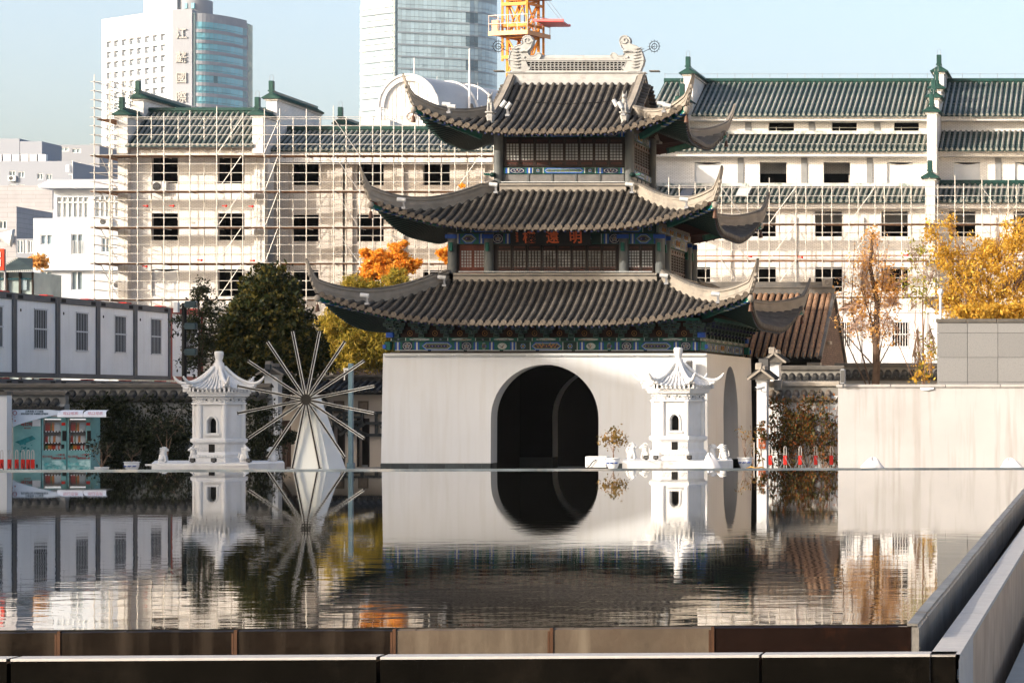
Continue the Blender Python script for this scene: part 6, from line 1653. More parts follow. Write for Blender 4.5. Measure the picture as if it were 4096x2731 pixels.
# black floodlight pole in front of the cabins
fp = thing("floodlight_pole","black pole with three floodlights beside the red cabin","light pole",(PX(737,99),99,GZ)); px_ = PX(737,99)
part(MB().tube((px_,99,GZ),(px_,99,PZ(1212,99)),.085,10),"pole",M_black,fp)
M_flood = mat("floodlight_teal",(.035,.06,.07),.35,var=.2)
for y in (1218,1305,1408):
    z = PZ(y,99); mb = MB(); mb.bbox(px_+.10,px_+.50,98.7,98.95,z-.11,z+.11,.03); mb.bar((px_,98.9,z),(px_+.2,98.9,z),.05,.05); part(mb,"floodlight",M_flood,fp)
part(MB().bbox(px_-.32,px_-.15,98.8,99.0,PZ(1250,99),PZ(1208,99),.02),"antenna_box",M_white2,fp)

# ------------------------------------------------------------------ drinks machines
YV = 91.0
def vz(y): return PZ(y,YV)
M_vt = mat("aqua_machine_print",(.16,.36,.36),.4,var=.12,vs=2,col2=(.24,.44,.44),c2=(.45,.7))
M_vtb = mat("aqua_wave_print",(.08,.34,.34),.4,var=.4,vs=7,col2=(.50,.72,.70),c2=(.42,.58))
M_vend_in = mat("machine_interior",(.30,.26,.22),.6,var=.15,vs=3)
M_txr = mat("dark_red_lettering",(.33,.015,.02),.5); M_txb = mat("navy_lettering",(.015,.06,.09),.5)
def machine(x0, x1, label):
    X0, X1 = PX(x0,YV), PX(x1,YV); w = X1-X0; zt = vz(1668)
    v = thing("vending_machine",label,"vending machine",((X0+X1)/2,YV+.4,GZ),"drinks machines")
    wx0, wx1, wz0, wz1 = X0+w*.07, X0+w*.78, vz(1800), vz(1672)
    mb = MB(); wall_open(mb,X0,X1,GZ+.02,zt,YV,[(wx0,wx1,wz0,wz1)],.3,0,1); mb.add([(X0,YV,GZ),(X0,YV+.8,GZ),(X0,YV+.8,zt),(X0,YV,zt),(X1,YV,GZ),(X1,YV+.8,GZ),(X1,YV+.8,zt),(X1,YV,zt)],[(0,3,2,1),(4,5,6,7),(3,7,6,2)],0); part(mb,"cabinet",[M_vt,M_vend_in],v)
    part(MB().box(wx0,wx1,YV+.29,YV+.31,wz0,wz1),"back_panel",M_vend_in,v)
    part(MB().box(X0+.02,X1-.02,YV-.008,YV-.001,GZ+.04,vz(1840)),"wave_print",M_vtb,v)
    for s,y in enumerate((1724,1769,1797)):
        sh = part(MB().box(wx0,wx1,YV+.02,YV+.28,vz(y)-.015,vz(y)),"shelf",M_white2,v)
        for i in range(11):
            x = lerp(wx0+.03,wx1-.06,i/10); part(MB().box(x-.018,x+.018,YV+.0,YV+.019,vz(y)-.03,vz(y)+.005),"price_tag",M_white2 if i%2 else M_black,sh)
        mats_ = [mat("drink_red",(.42,.05,.02),.3),mat("drink_orange",(.60,.20,.03),.3),mat("drink_green",(.12,.20,.06),.3),mat("drink_clear",(.55,.58,.58),.2)]
        for mi in range(4):
            mb = MB()
            for i in range(12):
                order = ((0,0,0,0,2,1,1,3,3,3,3,3),(0,0,3,2,3,3,1,1,3,3,3,3),(2,2,1,1,1,0,0,0,3,3,0,3))[s]
                if order[i] != mi: continue
                x = lerp(wx0+.04,wx1-.07,i/11); hh = (.28,.22,.15)[s]
                mb.lathe((x,YV+.12,vz(y)),[(.028,0),(.03,.02),(.03,hh*.6),(.012,hh*.85),(.012,hh)],7)
            if mb.v: part(mb,"drink_bottles",mats_[mi],sh,kind="stuff")
    part(MB().box(wx0,wx1,YV+.10,YV+.13,wz1-.05,wz1-.02),"lamp_tube",mat("cool_lamp",(.8,.8,.8),.4,emit=.6),v)
    g = bpy.data.materials.get("clear_pane")
    if not g:
        g = bpy.data.materials.new("clear_pane"); g.use_nodes = True; n_ = g.node_tree.nodes; l_ = g.node_tree.links
        tr = n_.new("ShaderNodeBsdfTransparent"); gl = n_.new("ShaderNodeBsdfGlossy"); gl.inputs["Roughness"].default_value = .03; mx = n_.new("ShaderNodeMixShader"); mx.inputs[0].default_value = .12
        l_.new(tr.outputs[0],mx.inputs[1]); l_.new(gl.outputs[0],mx.inputs[2]); l_.new(mx.outputs[0],n_["Material Output"].inputs[0])
    mb = MB(); mb.add([(wx0,YV+.008,wz0),(wx1,YV+.008,wz0),(wx1,YV+.008,wz1),(wx0,YV+.008,wz1)],[(0,1,2,3)]); part(mb,"glass_front",g,v)
    part(MB().box(wx1+.02,wx1+.14,YV-.02,YV-.001,vz(1701),vz(1690)),"red_sticker",M_red,v)
    part(MB().box(wx1+.05,wx1+.17,YV-.03,YV-.001,vz(1763),vz(1722)),"screen",M_black,v); part(MB().box(wx1+.02,wx1+.1,YV-.03,YV-.001,vz(1793),vz(1777)),"coin_slot",M_black,v)
    part(MB().box(X0+.08,X0+.32,YV-.014,YV-.009,vz(1850),vz(1810)).box(X0+.16,X1-.2,YV-.02,YV-.009,vz(1865),vz(1861)),"hatch",M_vt,v)
    lettering("可口可乐",.085,(X0+.19,YV-.02,vz(1826)),M_txr,v,depth=.002,offset=.001); lettering("一口畅爽",.075,(X1-.2,YV-.012,vz(1819)),M_txr,v,depth=.002,offset=.002); lettering("让我们乐在一起",.068,(X1-.26,YV-.012,vz(1832)),M_txr,v,depth=.002,offset=.002)
machine(167,266,"aqua drinks machine next to the printed side panel"); machine(269,364,"aqua drinks machine at the right end beside the ivy")
ap_ = thing("advert_panel","aqua printed side panel carrying a curved white canopy over the drinks machines","panel",(PX(110,YV),YV,GZ))
part(MB().box(PX(54,YV),PX(165,YV),YV-.02,YV+.8,GZ,vz(1650)),"panel",M_vt,ap_)
def cv(t): return lerp(1708,1660,t**.75)
n = 16; top = [(PX(50+190*i/n,YV-.35),vz(1636+ (2 if i<12 else 2+(i-12)*1.0))) for i in range(n+1)]; bot = [(PX(50+190*i/n,YV-.35),vz(cv(min(1,i/n*1.15)))) for i in range(n+1)]
mb = MB(); vs = [(x,YV-.35,z) for x,z in bot]+[(x,YV-.35,z) for x,z in top]+[(x,YV-.30,z) for x,z in top]+[(x,YV-.3,z) for x,z in bot]
mb.add(vs,[(i,i+1,n+2+i,n+1+i) for i in range(n)]+[(n+1+i,n+2+i,2*n+3+i,2*n+2+i) for i in range(n)]+[(3*n+3+i,3*n+4+i,i+1,i) for i in range(n)],0); part(mb,"canopy_fascia",mat("white_blue_print",(.60,.68,.78),.4,var=.1,vs=2),ap_)
M_canw = mat("white_canopy",(.74,.77,.82),.4,var=.04)
for x0,x1 in ((232,334),(336,427)):
    mb = MB(); m_ = 8; vs = []
    for i in range(m_+1):
        a = math.pi/2*i/m_; yy = YV+.2-.75*math.sin(a); zz = vz(1667)+.22*math.cos(a)
        xx0 = PX(x0,YV-.5)-.08*math.cos(a); xx1 = PX(x1,YV-.5)-.16*math.cos(a)**2
        vs += [(xx0,yy,zz),(xx1,yy,zz)]
    mb.add(vs,[(2*i,2*i+2,2*i+3,2*i+1) for i in range(m_)],0,True); mb.add([vs[2*m_],vs[2*m_+1],(vs[2*m_+1][0],YV+.2,vz(1669)),(vs[2*m_][0],YV+.2,vz(1669))],[(0,1,2,3)],0); part(mb,"canopy",M_canw,ap_)
    lettering("可口可乐",.125,(PX((x0+x1)/2,YV-.5),YV-.52,vz(1653)),mat("pale_red_lettering",(.55,.16,.18),.5),ap_,depth=.002,offset=.001,tilt=math.radians(-35))
lettering("江南贡院 才子摇篮",.072,(PX(137,YV-.36),YV-.356,vz(1645)),M_txb,ap_,depth=.002,offset=.001); lettering("愿你笔耕不辍 金榜题名耀乾坤",.066,(PX(138,YV-.36),YV-.356,vz(1655)),M_txb,ap_,depth=.002,offset=.001)
part(MB().torus((PX(77,YV),YV-.36,vz(1651)),.062,.010,(0,1,0),18,5),"red_ring",M_txr,ap_)
for x,y,r in ((61,1663,.045),(66,1675,.02),(77,1666,.012),(78,1682,.024)): part(MB().tube((PX(x,YV),YV-.352,vz(y)),(PX(x,YV),YV-.36,vz(y)),r,12),"red_dot",M_txr,ap_)
lettering("可口可",.13,(PX(108,YV),YV-.03,vz(1697)),M_txr,ap_,depth=.003,offset=.003); lettering("随时此刻",.055,(PX(111,YV),YV-.03,vz(1712)),M_txr,ap_,depth=.002)
mb = MB(); mb.add([(PX(61,YV),YV-.03,vz(1767)),(PX(88,YV),YV-.03,vz(1779)),(PX(145,YV),YV-.03,vz(1754)),(PX(130,YV),YV-.03,vz(1741))],[(0,1,2,3)]); part(mb,"printed_book",mat("teal_print",(.02,.20,.22),.5,var=.3,vs=9),ap_)
part(MB().box(PX(131,YV),PX(163,YV),YV-.032,YV-.021,vz(1704),vz(1677)),"printed_card",M_white2,ap_)
part(MB().box(PX(146,YV),PX(152,YV),YV-.04,YV-.021,vz(1870),vz(1856)),"socket",M_black,ap_)
for i in range(26):
    x,y = RND.uniform(62,130),RND.uniform(1772,1812); s = RND.uniform(.012,.035); part(MB().box(PX(x,YV)-s,PX(x,YV)+s,YV-.026,YV-.0205,vz(y)-s*.7,vz(y)+s*.7),"print_speck",MATS["teal_print"],ap_) if i<14 else None

# folding barriers
def barrier(name, label, xs, Y, ytop, cross):
    b_ = thing(name,label,"barrier",(PX(xs[len(xs)//2],Y),Y,GZ)); zt = PZ(ytop,Y); 
    for i,x in enumerate(xs):
        X = PX(x,Y); mb = MB()
        mb.path([(X-.035,Y,GZ),(X-.035,Y,zt-.08),(X-.025,Y,zt-.02),(X,Y,zt),(X+.025,Y,zt-.02),(X+.035,Y,zt-.08),(X+.035,Y,GZ)],.013,6); p_ = part(mb,"post",M_steel,b_)
        part(MB().bbox(X-.055,X+.055,Y-.03,Y+.03,zt-.55,zt-.28,.01),"red_sleeve",M_red,p_)
    if cross:
        for i in range(len(xs)-1):
            a, c = PX(xs[i],Y), PX(xs[i+1],Y)
            part(MB().bar((a,Y-.03,zt-.32),(c,Y-.03,GZ+.05),.03,.015),"lattice_bar",M_grey,b_); part(MB().bar((a,Y+.03,GZ+.05),(c,Y+.03,zt-.32),.03,.015),"lattice_bar",M_grey,b_)
    else:
        for i in range(len(xs)-1):
            a, c = PX(xs[i],Y), PX(xs[i+1],Y); part(MB().bar((a,Y-.03,zt-.4),(c,Y-.03,GZ+.05),.03,.015),"lattice_bar",M_black,b_); part(MB().bar((a,Y+.03,GZ+.05),(c,Y+.03,zt-.4),.03,.015),"lattice_bar",M_black,b_)
barrier("folding_barrier","folded steel barrier with red sleeves in front of the drinks machines",(7,38,67,92,113,131),84.0,1799,False)
barrier("folding_barrier","stretched steel lattice barrier with red sleeves under the creeper",(3082,3141,3201,3263,3326),84.0,1784,True)

# ------------------------------------------------------------------ stone pagodas on platforms
def hexr(r, z, a0=math.pi/6): return [Vector((r*math.cos(a0+i*math.pi/3),r*math.sin(a0+i*math.pi/3),z)) for i in range(6)]
def hexprism(mb, prof, m=0):
    vs = []
    for r,z in prof: vs += hexr(r,z,0)
    k = len(prof); mb.add(vs,[(i*6+j,i*6+(j+1)%6,(i+1)*6+(j+1)%6,(i+1)*6+j) for i in range(k-1) for j in range(6)],m); mb.add(vs,[tuple(range(5,-1,-1)),tuple(range((k-1)*6,k*6))],m)
def pagoda(c, label):
    p = thing("stone_pagoda",label,"stone pagoda",c,"white stone pagodas"); TM = Matrix.Translation(Vector(c))
    def add(mb,name,m=M_marble,par=None): mb.xform(TM); return part(mb,name,m,par or p)
    mb = MB(); hexprism(mb,[(.84,0),(.84,.10),(.80,.12),(.82,.22),(.76,.28),(.73,.31),(.73,.50),(.78,.55),(.83,.58),(.83,.66),(.77,.69)]); base = add(mb,"base")
    # relief panels, small square opening
    mb = MB(); q = .73*.866; mb.box(-.085,.085,-q-.02,-q+.05,.27,.52,0); add(mb,"base_opening",M_dark,base)
    for s in (-1,1):
        mb = MB()
        for i in range(5): mb.torus((s*(.17+.04*i),-q-.005,.36+.05*math.sin(i*2)),.035,.012,(0,1,0),8,4)
        add(mb,"carved_relief",M_marble,base)
    mb = MB()
    for i in range(9): mb.ball((-.34+i*.085,-.82*.866-.002,.17),.035,.012,.028,n=6,k=4)
    add(mb,"carved_band",M_marble,base)
    # body: six faces, front one with an arched niche
    R = .70; zb, zt = .69, 1.68; ap = R*.866
    mb = MB(); v0, v1 = hexr(R,zb,0), hexr(R,zt,0)
    for i in range(6):
        j = (i+1)%6
        if i == 4: continue          # front face (normal -Y)
        mb.add([v0[i],v0[j],v1[j],v1[i]],[(0,1,2,3)])
    hw, ar, az, nb0 = R/2, .115, 1.13, .84
    out = [(-hw,nb0)]; inn = [(-ar,nb0)]; n = 12
    for i in range(n+1):
        a = math.pi*i/n; inn.append((-ar*math.cos(a),az+ar*1.25*math.sin(a)))
        out.append((-hw,lerp(az,zt,a/(math.pi*.3))) if a < math.pi*.3 else ((hw,lerp(az,zt,(math.pi-a)/(math.pi*.3))) if a > math.pi*.7 else (lerp(-hw,hw,(a-math.pi*.3)/(math.pi*.4)),zt)))
    out.append((hw,nb0)); inn.append((ar,nb0)); k = len(inn)
    mb.add([(x,-ap,z) for x,z in inn]+[(x,-ap,z) for x,z in out],[(i,i+1,k+i+1,k+i) for i in range(k-1)])
    mb.add([(-hw,-ap,zb),(hw,-ap,zb),(hw,-ap,nb0),(-hw,-ap,nb0)],[(0,1,2,3)])
    mb.add([(x,-ap,z) for x,z in inn]+[(x,-ap+.25,z) for x,z in inn],[(i,k+i,k+i+1,i+1) for i in range(k-1)]+[(0,k-1,2*k-1,k)],0)
    body_ = add(mb,"body")
    mb = MB(); mb.add([(-.3,-ap+.24,.8),(.3,-ap+.24,.8),(.3,-ap+.24,1.5),(-.3,-ap+.24,1.5)],[(0,1,2,3)]); add(mb,"niche_back",M_dark,body_)
    mb = MB(); mb.path([(-.155,-ap-.01,.83),(-.155,-ap-.01,1.12)]+[(-.155*math.cos(math.pi*i/10),-ap-.01,1.13+.19*math.sin(math.pi*i/10)) for i in range(11)]+[(.155,-ap-.01,1.12),(.155,-ap-.01,.83)],.03,6); mb.box(-.22,.22,-ap-.06,-ap+.0,.77,.83); add(mb,"niche_frame",M_marble,body_)
    for i in range(6):
        v = v0[i]; add(MB().tube((v.x*.985,v.y*.985,zb),(v.x*.985,v.y*.985,zt),.075,10),"corner_column",M_marble,body_)
    # cornice and brackets
    mb = MB(); hexprism(mb,[(.80,1.66),(.80,1.71),(.74,1.72),(.74,1.86),(.88,1.90),(.88,1.96),(.93,1.97),(.93,2.02)]); cor = add(mb,"cornice")
    for i in range(6):
        a, b2 = hexr(.745,1.72,0)[i], hexr(.745,1.72,0)[(i+1)%6]; nrm = ((a+b2)/2).normalized(); nrm.z = 0
        for t in (.12,.5,.88):
            q = a.lerp(b2,t); mb = MB(); mb.bar(q+Vector((0,0,.02)),q+nrm*.05+Vector((0,0,.05)),.06,.06); mb.bar(q+nrm*.02+Vector((0,0,.09)),q+nrm*.10+Vector((0,0,.12)),.12,.05); add(mb,"bracket",M_marble,cor)
        for t in (.3,.7):
            q = a.lerp(b2,t)+Vector((0,0,.07)); mb = MB(); mb.torus(q+nrm*.012,.035,.010,nrm,10,4,0); mb.tube(q,q+nrm*.006,.026,8,1); add(mb,"pierced_boss",[M_marble,M_dark],cor)
    # roof: concave with lifted corners
    def rp(i, s, t):   # sector i, s -1..1 across, t 0 eave .. 1 top
        a = hexr(1,0,0)[i]; b2 = hexr(1,0,0)[(i+1)%6]; d = a.lerp(b2,(s+1)/2)
        r = lerp(1.03,.17,t); z = 2.10+.60*(t**1.55)+(.13*abs(s)**3+.0)*(1-t)**2
        e = 1+.05*abs(s)**3*(1-t)**2
        return Vector((d.x*r*e,d.y*r*e,z))
    mb = MB()
    for i in range(6):
        vs = [rp(i,lerp(-1,1,u/10),w/8) for w in range(9) for u in range(11)]
        mb.add(vs,[(w*11+u,w*11+u+1,(w+1)*11+u+1,(w+1)*11+u) for w in range(8) for u in range(10)],0,True)
        vs = [rp(i,lerp(-1,1,u/10),0) for u in range(11)]+[rp(i,lerp(-1,1,u/10),0)*.93+Vector((0,0,.09)) for u in range(11)]
        mb.add(vs,[(u,11+u,12+u,u+1) for u in range(10)],0)
    roof_ = add(mb,"roof")
    for i in range(6):
        for u in range(8):
            s = lerp(-.86,.86,u/7); te = min(1,1.02-abs(s)*.78)
            pts = [rp(i,s*(1 if w==0 else 1)/max(.2,(1-.80*w/6*te)) if False else s,te*w/6)+Vector((0,0,.012)) for w in range(7)]
            mb = MB().path(pts,.032,6); mb.ball(pts[0],.042,.042,.042,n=6,k=4); add(mb,"tile_roll",M_marble,roof_)
            q = rp(i,s,0)*.97; add(MB().box(q.x-.025,q.x+.025,q.y-.025,q.y+.025,2.02,2.075+.1*abs(s)**3),"rafter_end",M_marble,roof_)
        pts = [rp(i,1,1-w/8)+Vector((0,0,.04)) for w in range(9)]; e = pts[-1]; o = Vector((e.x,e.y,0)).normalized()
        pts += [e+o*.08+Vector((0,0,.04)),e+o*.16+Vector((0,0,.11)),e+o*.22+Vector((0,0,.19))]
        add(MB().path(pts,[.05]*9+[.048,.04,.025],7),"hip_ridge",M_marble,roof_)
    mb = MB().lathe((0,0,0),[(.21,2.60),(.20,2.70),(.15,2.78),(.13,2.86),(.10,2.87),(.10,2.90),(.085,2.92),(.115,3.0),(.13,3.12),(.125,3.17),(.09,3.19)],18); add(mb,"finial")
def statue(x, y, Y, kind, label):
    q = P(x,y,Y); q.z = q.z; s = thing("stone_beast",label,"statue",(q.x,Y,q.z),"white stone beasts on the platforms"); mb = MB(); f = 1 if kind%2 else -1
    mb.box(-.10,.10,-.09,.09,0,.035)
    mb.ball((0,0,.14),.105,.09,.13,n=12,k=8); mb.ball((f*.035,0,.27),.085,.08,.12,n=12,k=8); mb.ball((f*.07,-.01,.37),.075,.07,.068,n=12,k=8); mb.ball((f*.14,-.01,.345),.045,.045,.038,n=10,k=6)
    for e in (-1,1):
        mb.path([(f*.06,e*.05,.25),(f*.10,e*.055,.15),(f*.11,e*.05,.04)],[.034,.028,.035],7); mb.ball((-f*.03,e*.065,.08),.075,.035,.06,n=8,k=6)
        if kind in (0,3): mb.tube((f*.05,e*.035,.42),(f*.0,e*.05,.50),.024,6,r2=.012)
        elif kind in (1,4): mb.ball((f*.03,e*.06,.41),.03,.02,.03,n=8,k=5)
        else: mb.path([(f*.07,e*.03,.42),(f*.02,e*.05,.47),(-f*.04,e*.05,.43)],[.02,.02,.008],6)
    if kind in (0,2,5): mb.path([(-f*.07,0,.36),(-f*.11,0,.26),(-f*.09,0,.16)],[.03,.04,.02],7)
    if kind in (3,4): mb.path([(-f*.09,0,.06),(-f*.15,0,.14),(-f*.12,0,.26)],[.025,.025,.012],7)
    for j in range(5): mb.torus((f*.035-f*.03,0,.20+.045*j),.075,.012,(f*.3,0,1),10,4)
    mb.xform(Matrix.Translation(q)@Matrix.Diagonal((1.02,1.02,1.02,1))); part(mb,"figure",M_marble,s)
def spotlight(x, y, Y, label):
    q = P(x,y,Y); s = thing("spotlight",label,"spotlight",(q.x,Y,q.z),"small spotlights on the platforms")
    part(MB().bbox(q.x-.07,q.x+.07,Y-.06,Y+.06,q.z+.02,q.z+.13,.015),"housing",M_black,s); part(MB().box(q.x-.03,q.x+.03,Y-.03,Y+.03,q.z,q.z+.02),"foot",M_black,s)
    part(MB().box(q.x-.055,q.x+.055,Y-.066,Y-.0605,q.z+.035,q.z+.115),"lens",mat("lamp_glass",(.10,.10,.10),.1),s)
YP1, YP2 = 81.5, 80.4
zp1, zp2 = PZ(1847,YP1), PZ(1838,YP2)
plat1 = thing("stone_platform","white stone platform under the left pagoda","platform",(PX(870,80),80,GZ))
mb = MB(); mb.prism([(PX(606,79.6),79.6),(PX(995,79.2),79.2),(PX(1138,80.6),80.6),(PX(1130,83.5),83.5),(PX(620,83.5),83.5)],GZ,zp1,plane='xy'); part(mb,"block",M_marble,plat1)
part(MB().box(PX(604,79.6),PX(994,79.2),79.12,79.16,zp1-.055,zp1-.004),"edge_moulding",M_marble,plat1)
plat2 = thing("stone_platform","white stone platform under the right pagoda","platform",(PX(2700,79),79,GZ))
mb = MB(); mb.prism([(PX(2489,78.4),78.4),(PX(2850,78.4),78.4),(PX(2932,79.4),79.4),(PX(2925,82.5),82.5),(PX(2500,82.5),82.5)],GZ,zp2,plane='xy'); part(mb,"block",M_marble,plat2)
pagoda((PX(876,YP1),YP1,zp1),"white stone pagoda beside the starburst wheel"); pagoda((PX(2713,YP2),YP2,zp2),"white stone pagoda in front of the pavilion's right corner")
statue(650,1849,80.4,1,"white stone monkey-like beast at the left end of the left platform"); statue(778,1848,80.9,0,"white stone beast half hidden behind the left pagoda base"); statue(975,1848,80.3,3,"white stone beast at the right foot of the left pagoda"); statue(1093,1848,82.4,4,"white stone beast behind the spokes of the starburst wheel")
statue(2524,1838,79.2,5,"leftmost white stone beast on the right platform"); statue(2584,1838,80.8,2,"second white stone beast left of the right pagoda"); statue(2845,1838,80.6,1,"white stone beast right of the right pagoda above the draped cloth"); statue(2896,1838,80.0,4,"white stone beast at the right end of the right platform")
spotlight(770,1850,79.7,"black spotlight at the left foot of the left pagoda"); spotlight(855,1850,79.6,"black spotlight in front of the left pagoda"); spotlight(996,1850,80.2,"black spotlight right of the left pagoda")
spotlight(2585,1839,79.3,"black spotlight left of the right pagoda"); spotlight(2623,1839,79.2,"black spotlight at the foot of the right pagoda niche"); spotlight(2757,1839,79.0,"black spotlight right of the niche of the right pagoda")

# ------------------------------------------------------------------ starburst wheel on a white pylon
YS = 75.7
st = thing("starburst_wheel","white pylon carrying a wheel of sixteen black and white spokes","sculpture",(PX(1240,YS),YS,GZ))
hub = P(1226,1598,YS)
M_pyl = mat("white_pylon",(.60,.65,.68),.5,var=.04,vs=1)
bz = GZ; f0 = [(PX(1140,YS),YS+.05),(PX(1352-16,YS),YS+.05),(PX(1365,YS),YS+1.3),(PX(1160,YS),YS+1.3)]
mb = MB(); tp_ = [(hub.x-.10,YS+.18),(hub.x+.14,YS+.18),(hub.x+.19,YS+.6),(hub.x-.05,YS+.6)]
mb.add([(x,y,bz) for x,y in f0]+[(x,y,hub.z+.12) for x,y in tp_],[(0,1,5,4),(1,2,6,5),(2,3,7,6),(3,0,4,7),(4,5,6,7)]); part(mb,"pylon",M_pyl,st)
part(MB().tube(hub+Vector((0,-.04,0)),hub+Vector((0,.35,0)),.10,20),"hub",M_black,st)
M_spk = mat("spoke_white",(.52,.53,.53),.35,var=.05)
for i in range(16):
    a = math.radians(11.25+22.5*i); d = Vector((math.cos(a),0,math.sin(a))); n_ = Vector((-math.sin(a),0,math.cos(a)))
    sp_ = part(MB().bar(hub+d*.08+Vector((0,-.02,0)),hub+d*1.86+Vector((0,-.02,0)),.046,.05,up=(0,1,0)),"spoke",M_black,st)
    for s in (-1,1): part(MB().bar(hub+d*.14+n_*s*.029+Vector((0,-.035,0)),hub+d*1.86+n_*s*.029+Vector((0,-.035,0)),.009,.05,up=(0,1,0)),"light_strip",M_spk,sp_)
    part(MB().bar(hub+d*1.855+Vector((0,-.02,0)),hub+d*1.88+Vector((0,-.02,0)),.09,.06,up=(0,1,0)),"end_cap",M_black,sp_)
# blue steel post
bpst = thing("steel_post","blue grey steel post with a side bracket right of the starburst wheel","post",(PX(1401,78),78,GZ)); X = PX(1401,78)
M_bst = mat("blue_steel",(.10,.17,.22),.45,metal=.3,var=.15,vs=3)
part(MB().bbox(X-.062,X+.062,78,78.12,GZ,PZ(1453,78),.01),"shaft",M_bst,bpst); part(MB().bbox(X-.09,X+.09,77.97,78.15,GZ,PZ(1850,78),.01),"sleeve",M_bst,bpst)
part(MB().bar((X-.20,78.06,PZ(1476,78)),(X,78.06,PZ(1476,78)),.07,.06).bar((X-.16,78.0,PZ(1476,78)-.03),(X-.16,78.0,PZ(1520,78)),.03,.03),"bracket",M_lampw,bpst)

# ------------------------------------------------------------------ pots, box, cloths
M_porc = mat("white_porcelain",(.74,.76,.78),.25,var=.03); M_porb = mat("cobalt_motif",(.04,.09,.35),.3)
def pot(x, y, Y, label, r=.19, h=.30, motif=True, wide=1.0, sq=False):
    q = P(x,y,Y); p = thing("flower_pot",label,"flower pot",(q.x,Y,q.z)); mb = MB()
    if sq: mb.lathe((q.x,Y,q.z),[(r*.82*wide,0),(r*1.0*wide,h*.9),(r*1.06*wide,h),(r*.9*wide,h),(r*.85*wide,h*.85)],4 if False else 18,a0=math.pi/4)
    else: mb.lathe((q.x,Y,q.z),[(r*.62,0),(r*.66,.02),(r*.92,h*.45),(r,h*.8),(r*.96,h*.9),(r*1.12,h*.93),(r*1.12,h),(r*.95,h),(r*.9,h*.85)],20)
    part(mb,"pot_body",M_porc,p); part(MB().tube((q.x,Y,q.z+h*.8),(q.x,Y,q.z+h*.88),r*.9,12),"soil",M_soil,p)
    if motif:
        for a in (-.9,-.2,.5):
            v = Vector((math.sin(a),-math.cos(a),0)); mb = MB()
            for e in range(4): mb.ball(Vector((q.x,Y,q.z+h*(.5+.06*(e%2))))+Vector((math.sin(a+e*.12),-math.cos(a+e*.12),0))*r*.985,.030,.030,.012,n=6,k=4)
            part(mb,"blue_motif",M_porb,p)
    return q+Vector((0,0,h*.85))
q1 = pot(2452,1873,77.5,"blue and white pot with a small leafy tree beside the electrical box",.185,.29)
q2 = pot(2981,1871,80.5,"blue and white pot with a bare shrub beside the side arch",.205,.30)
q3 = pot(407,1886,82.0,"plain white tapering pot beside the drinks machines",.21,.14,False,1.0,True)
q4 = pot(527,1884,83.0,"blue and white pot in front of the ivy wall at left",.22,.28)
eb = thing("electrical_box","low white electrical box with a cable left of the potted tree","electrical box",(PX(2382,78),78,GZ))
part(MB().bbox(PX(2341,78),PX(2426,78),78,78.5,PZ(1868,78),PZ(1825,78),.01),"cabinet",M_white2,eb)
for z in (1835,1858): 
    for x in (2347,2420): part(MB().tube((PX(x,78)-.02,77.985,PZ(z,78)),(PX(x,78)+.02,77.985,PZ(z,78)),.014,6),"hinge",M_steel,eb)
part(MB().path([(PX(2385,78),77.97,PZ(1837,78)),(PX(2372,78),77.95,PZ(1846,78)),(PX(2360,78),77.95,PZ(1862,78)),(PX(2346,78),77.95,PZ(1872,78)),(PX(2340,78),77.95,GZ)],.016,6),"cable",M_black,eb)
part(MB().box(PX(2350,78),PX(2420,78),78.1,78.4,GZ,PZ(1868,78)-.002),"plinth",M_cap,eb)
def cloth(x0, x1, ytop, Y, label, seed):
    r = random.Random(seed); X0, X1 = PX(x0,Y), PX(x1,Y); xc = (X0+X1)/2; zt = PZ(ytop,Y); zb = GZ; mb = MB(); n, k = 22, 9; vs = []
    for j in range(k+1):
        t = j/k
        for i in range(n):
            a = 2*math.pi*i/n; f = 1+.10*math.sin(a*5+seed)*t+.06*math.sin(a*9+j)*t
            rr_ = lerp(.10,1.0,t**.62)*(X1-X0)/2*f; ox = .12*(1-t)*(X1-X0)*(1 if seed%2 else -.6)
            z = lerp(zt,PZ(1872,Y)-.06,t**1.05)+.04*math.sin(a*3+seed)*(t<.9)
            vs.append((xc+rr_*math.cos(a)-ox,Y+.25+rr_*.7*math.sin(a),z))
    vs.append((xc-.12*(X1-X0)*(1 if seed%2 else -.6),Y+.25,zt+.015))
    mb.add(vs,[(j*n+i,(j+1)*n+i,(j+1)*n+(i+1)%n,j*n+(i+1)%n) for j in range(k) for i in range(n)]+[(n*(k+1),i,(i+1)%n) for i in range(n)],0,True)
    for j in range(n): pass
    mb.box(xc-.1,xc+.1,Y+.15,Y+.35,zb,PZ(1872,Y)-.05)
    single(mb,"draped_cloth",mat("white_cloth",(.66,.65,.66),.9,var=.05,vs=3,bump=.2,bs=10),label,"cloth")
cloth(2800,2882,1815,77.0,"grey white cloth draped over a lamp in front of the right platform",1); cloth(3430,3530,1832,77.0,"white cloth bundle at the foot of the stained wall",2); cloth(4000,4096,1835,77.0,"white cloth bundle at the foot of the wall by the right edge",3)
single(MB().path([(PX(2985,78),78,PZ(1872,78)),(PX(3005,78),78,PZ(1866,78)),(PX(3025,78),77.9,PZ(1872,78)),(PX(3045,78),78,PZ(1867,78)),(PX(3060,78),78,PZ(1873,78)),(PX(3075,78),78.2,GZ)],.022,6),"hose",mat("yellow_hose",(.45,.25,.05),.5),"yellow hose lying by the pot and white pier","hose")
single(MB().box(PX(3014,81),PX(3018,81),81,81.03,GZ,PZ(1768,81)),"thin_post",M_steel,"thin steel post between the bare potted shrub and the pier","post")
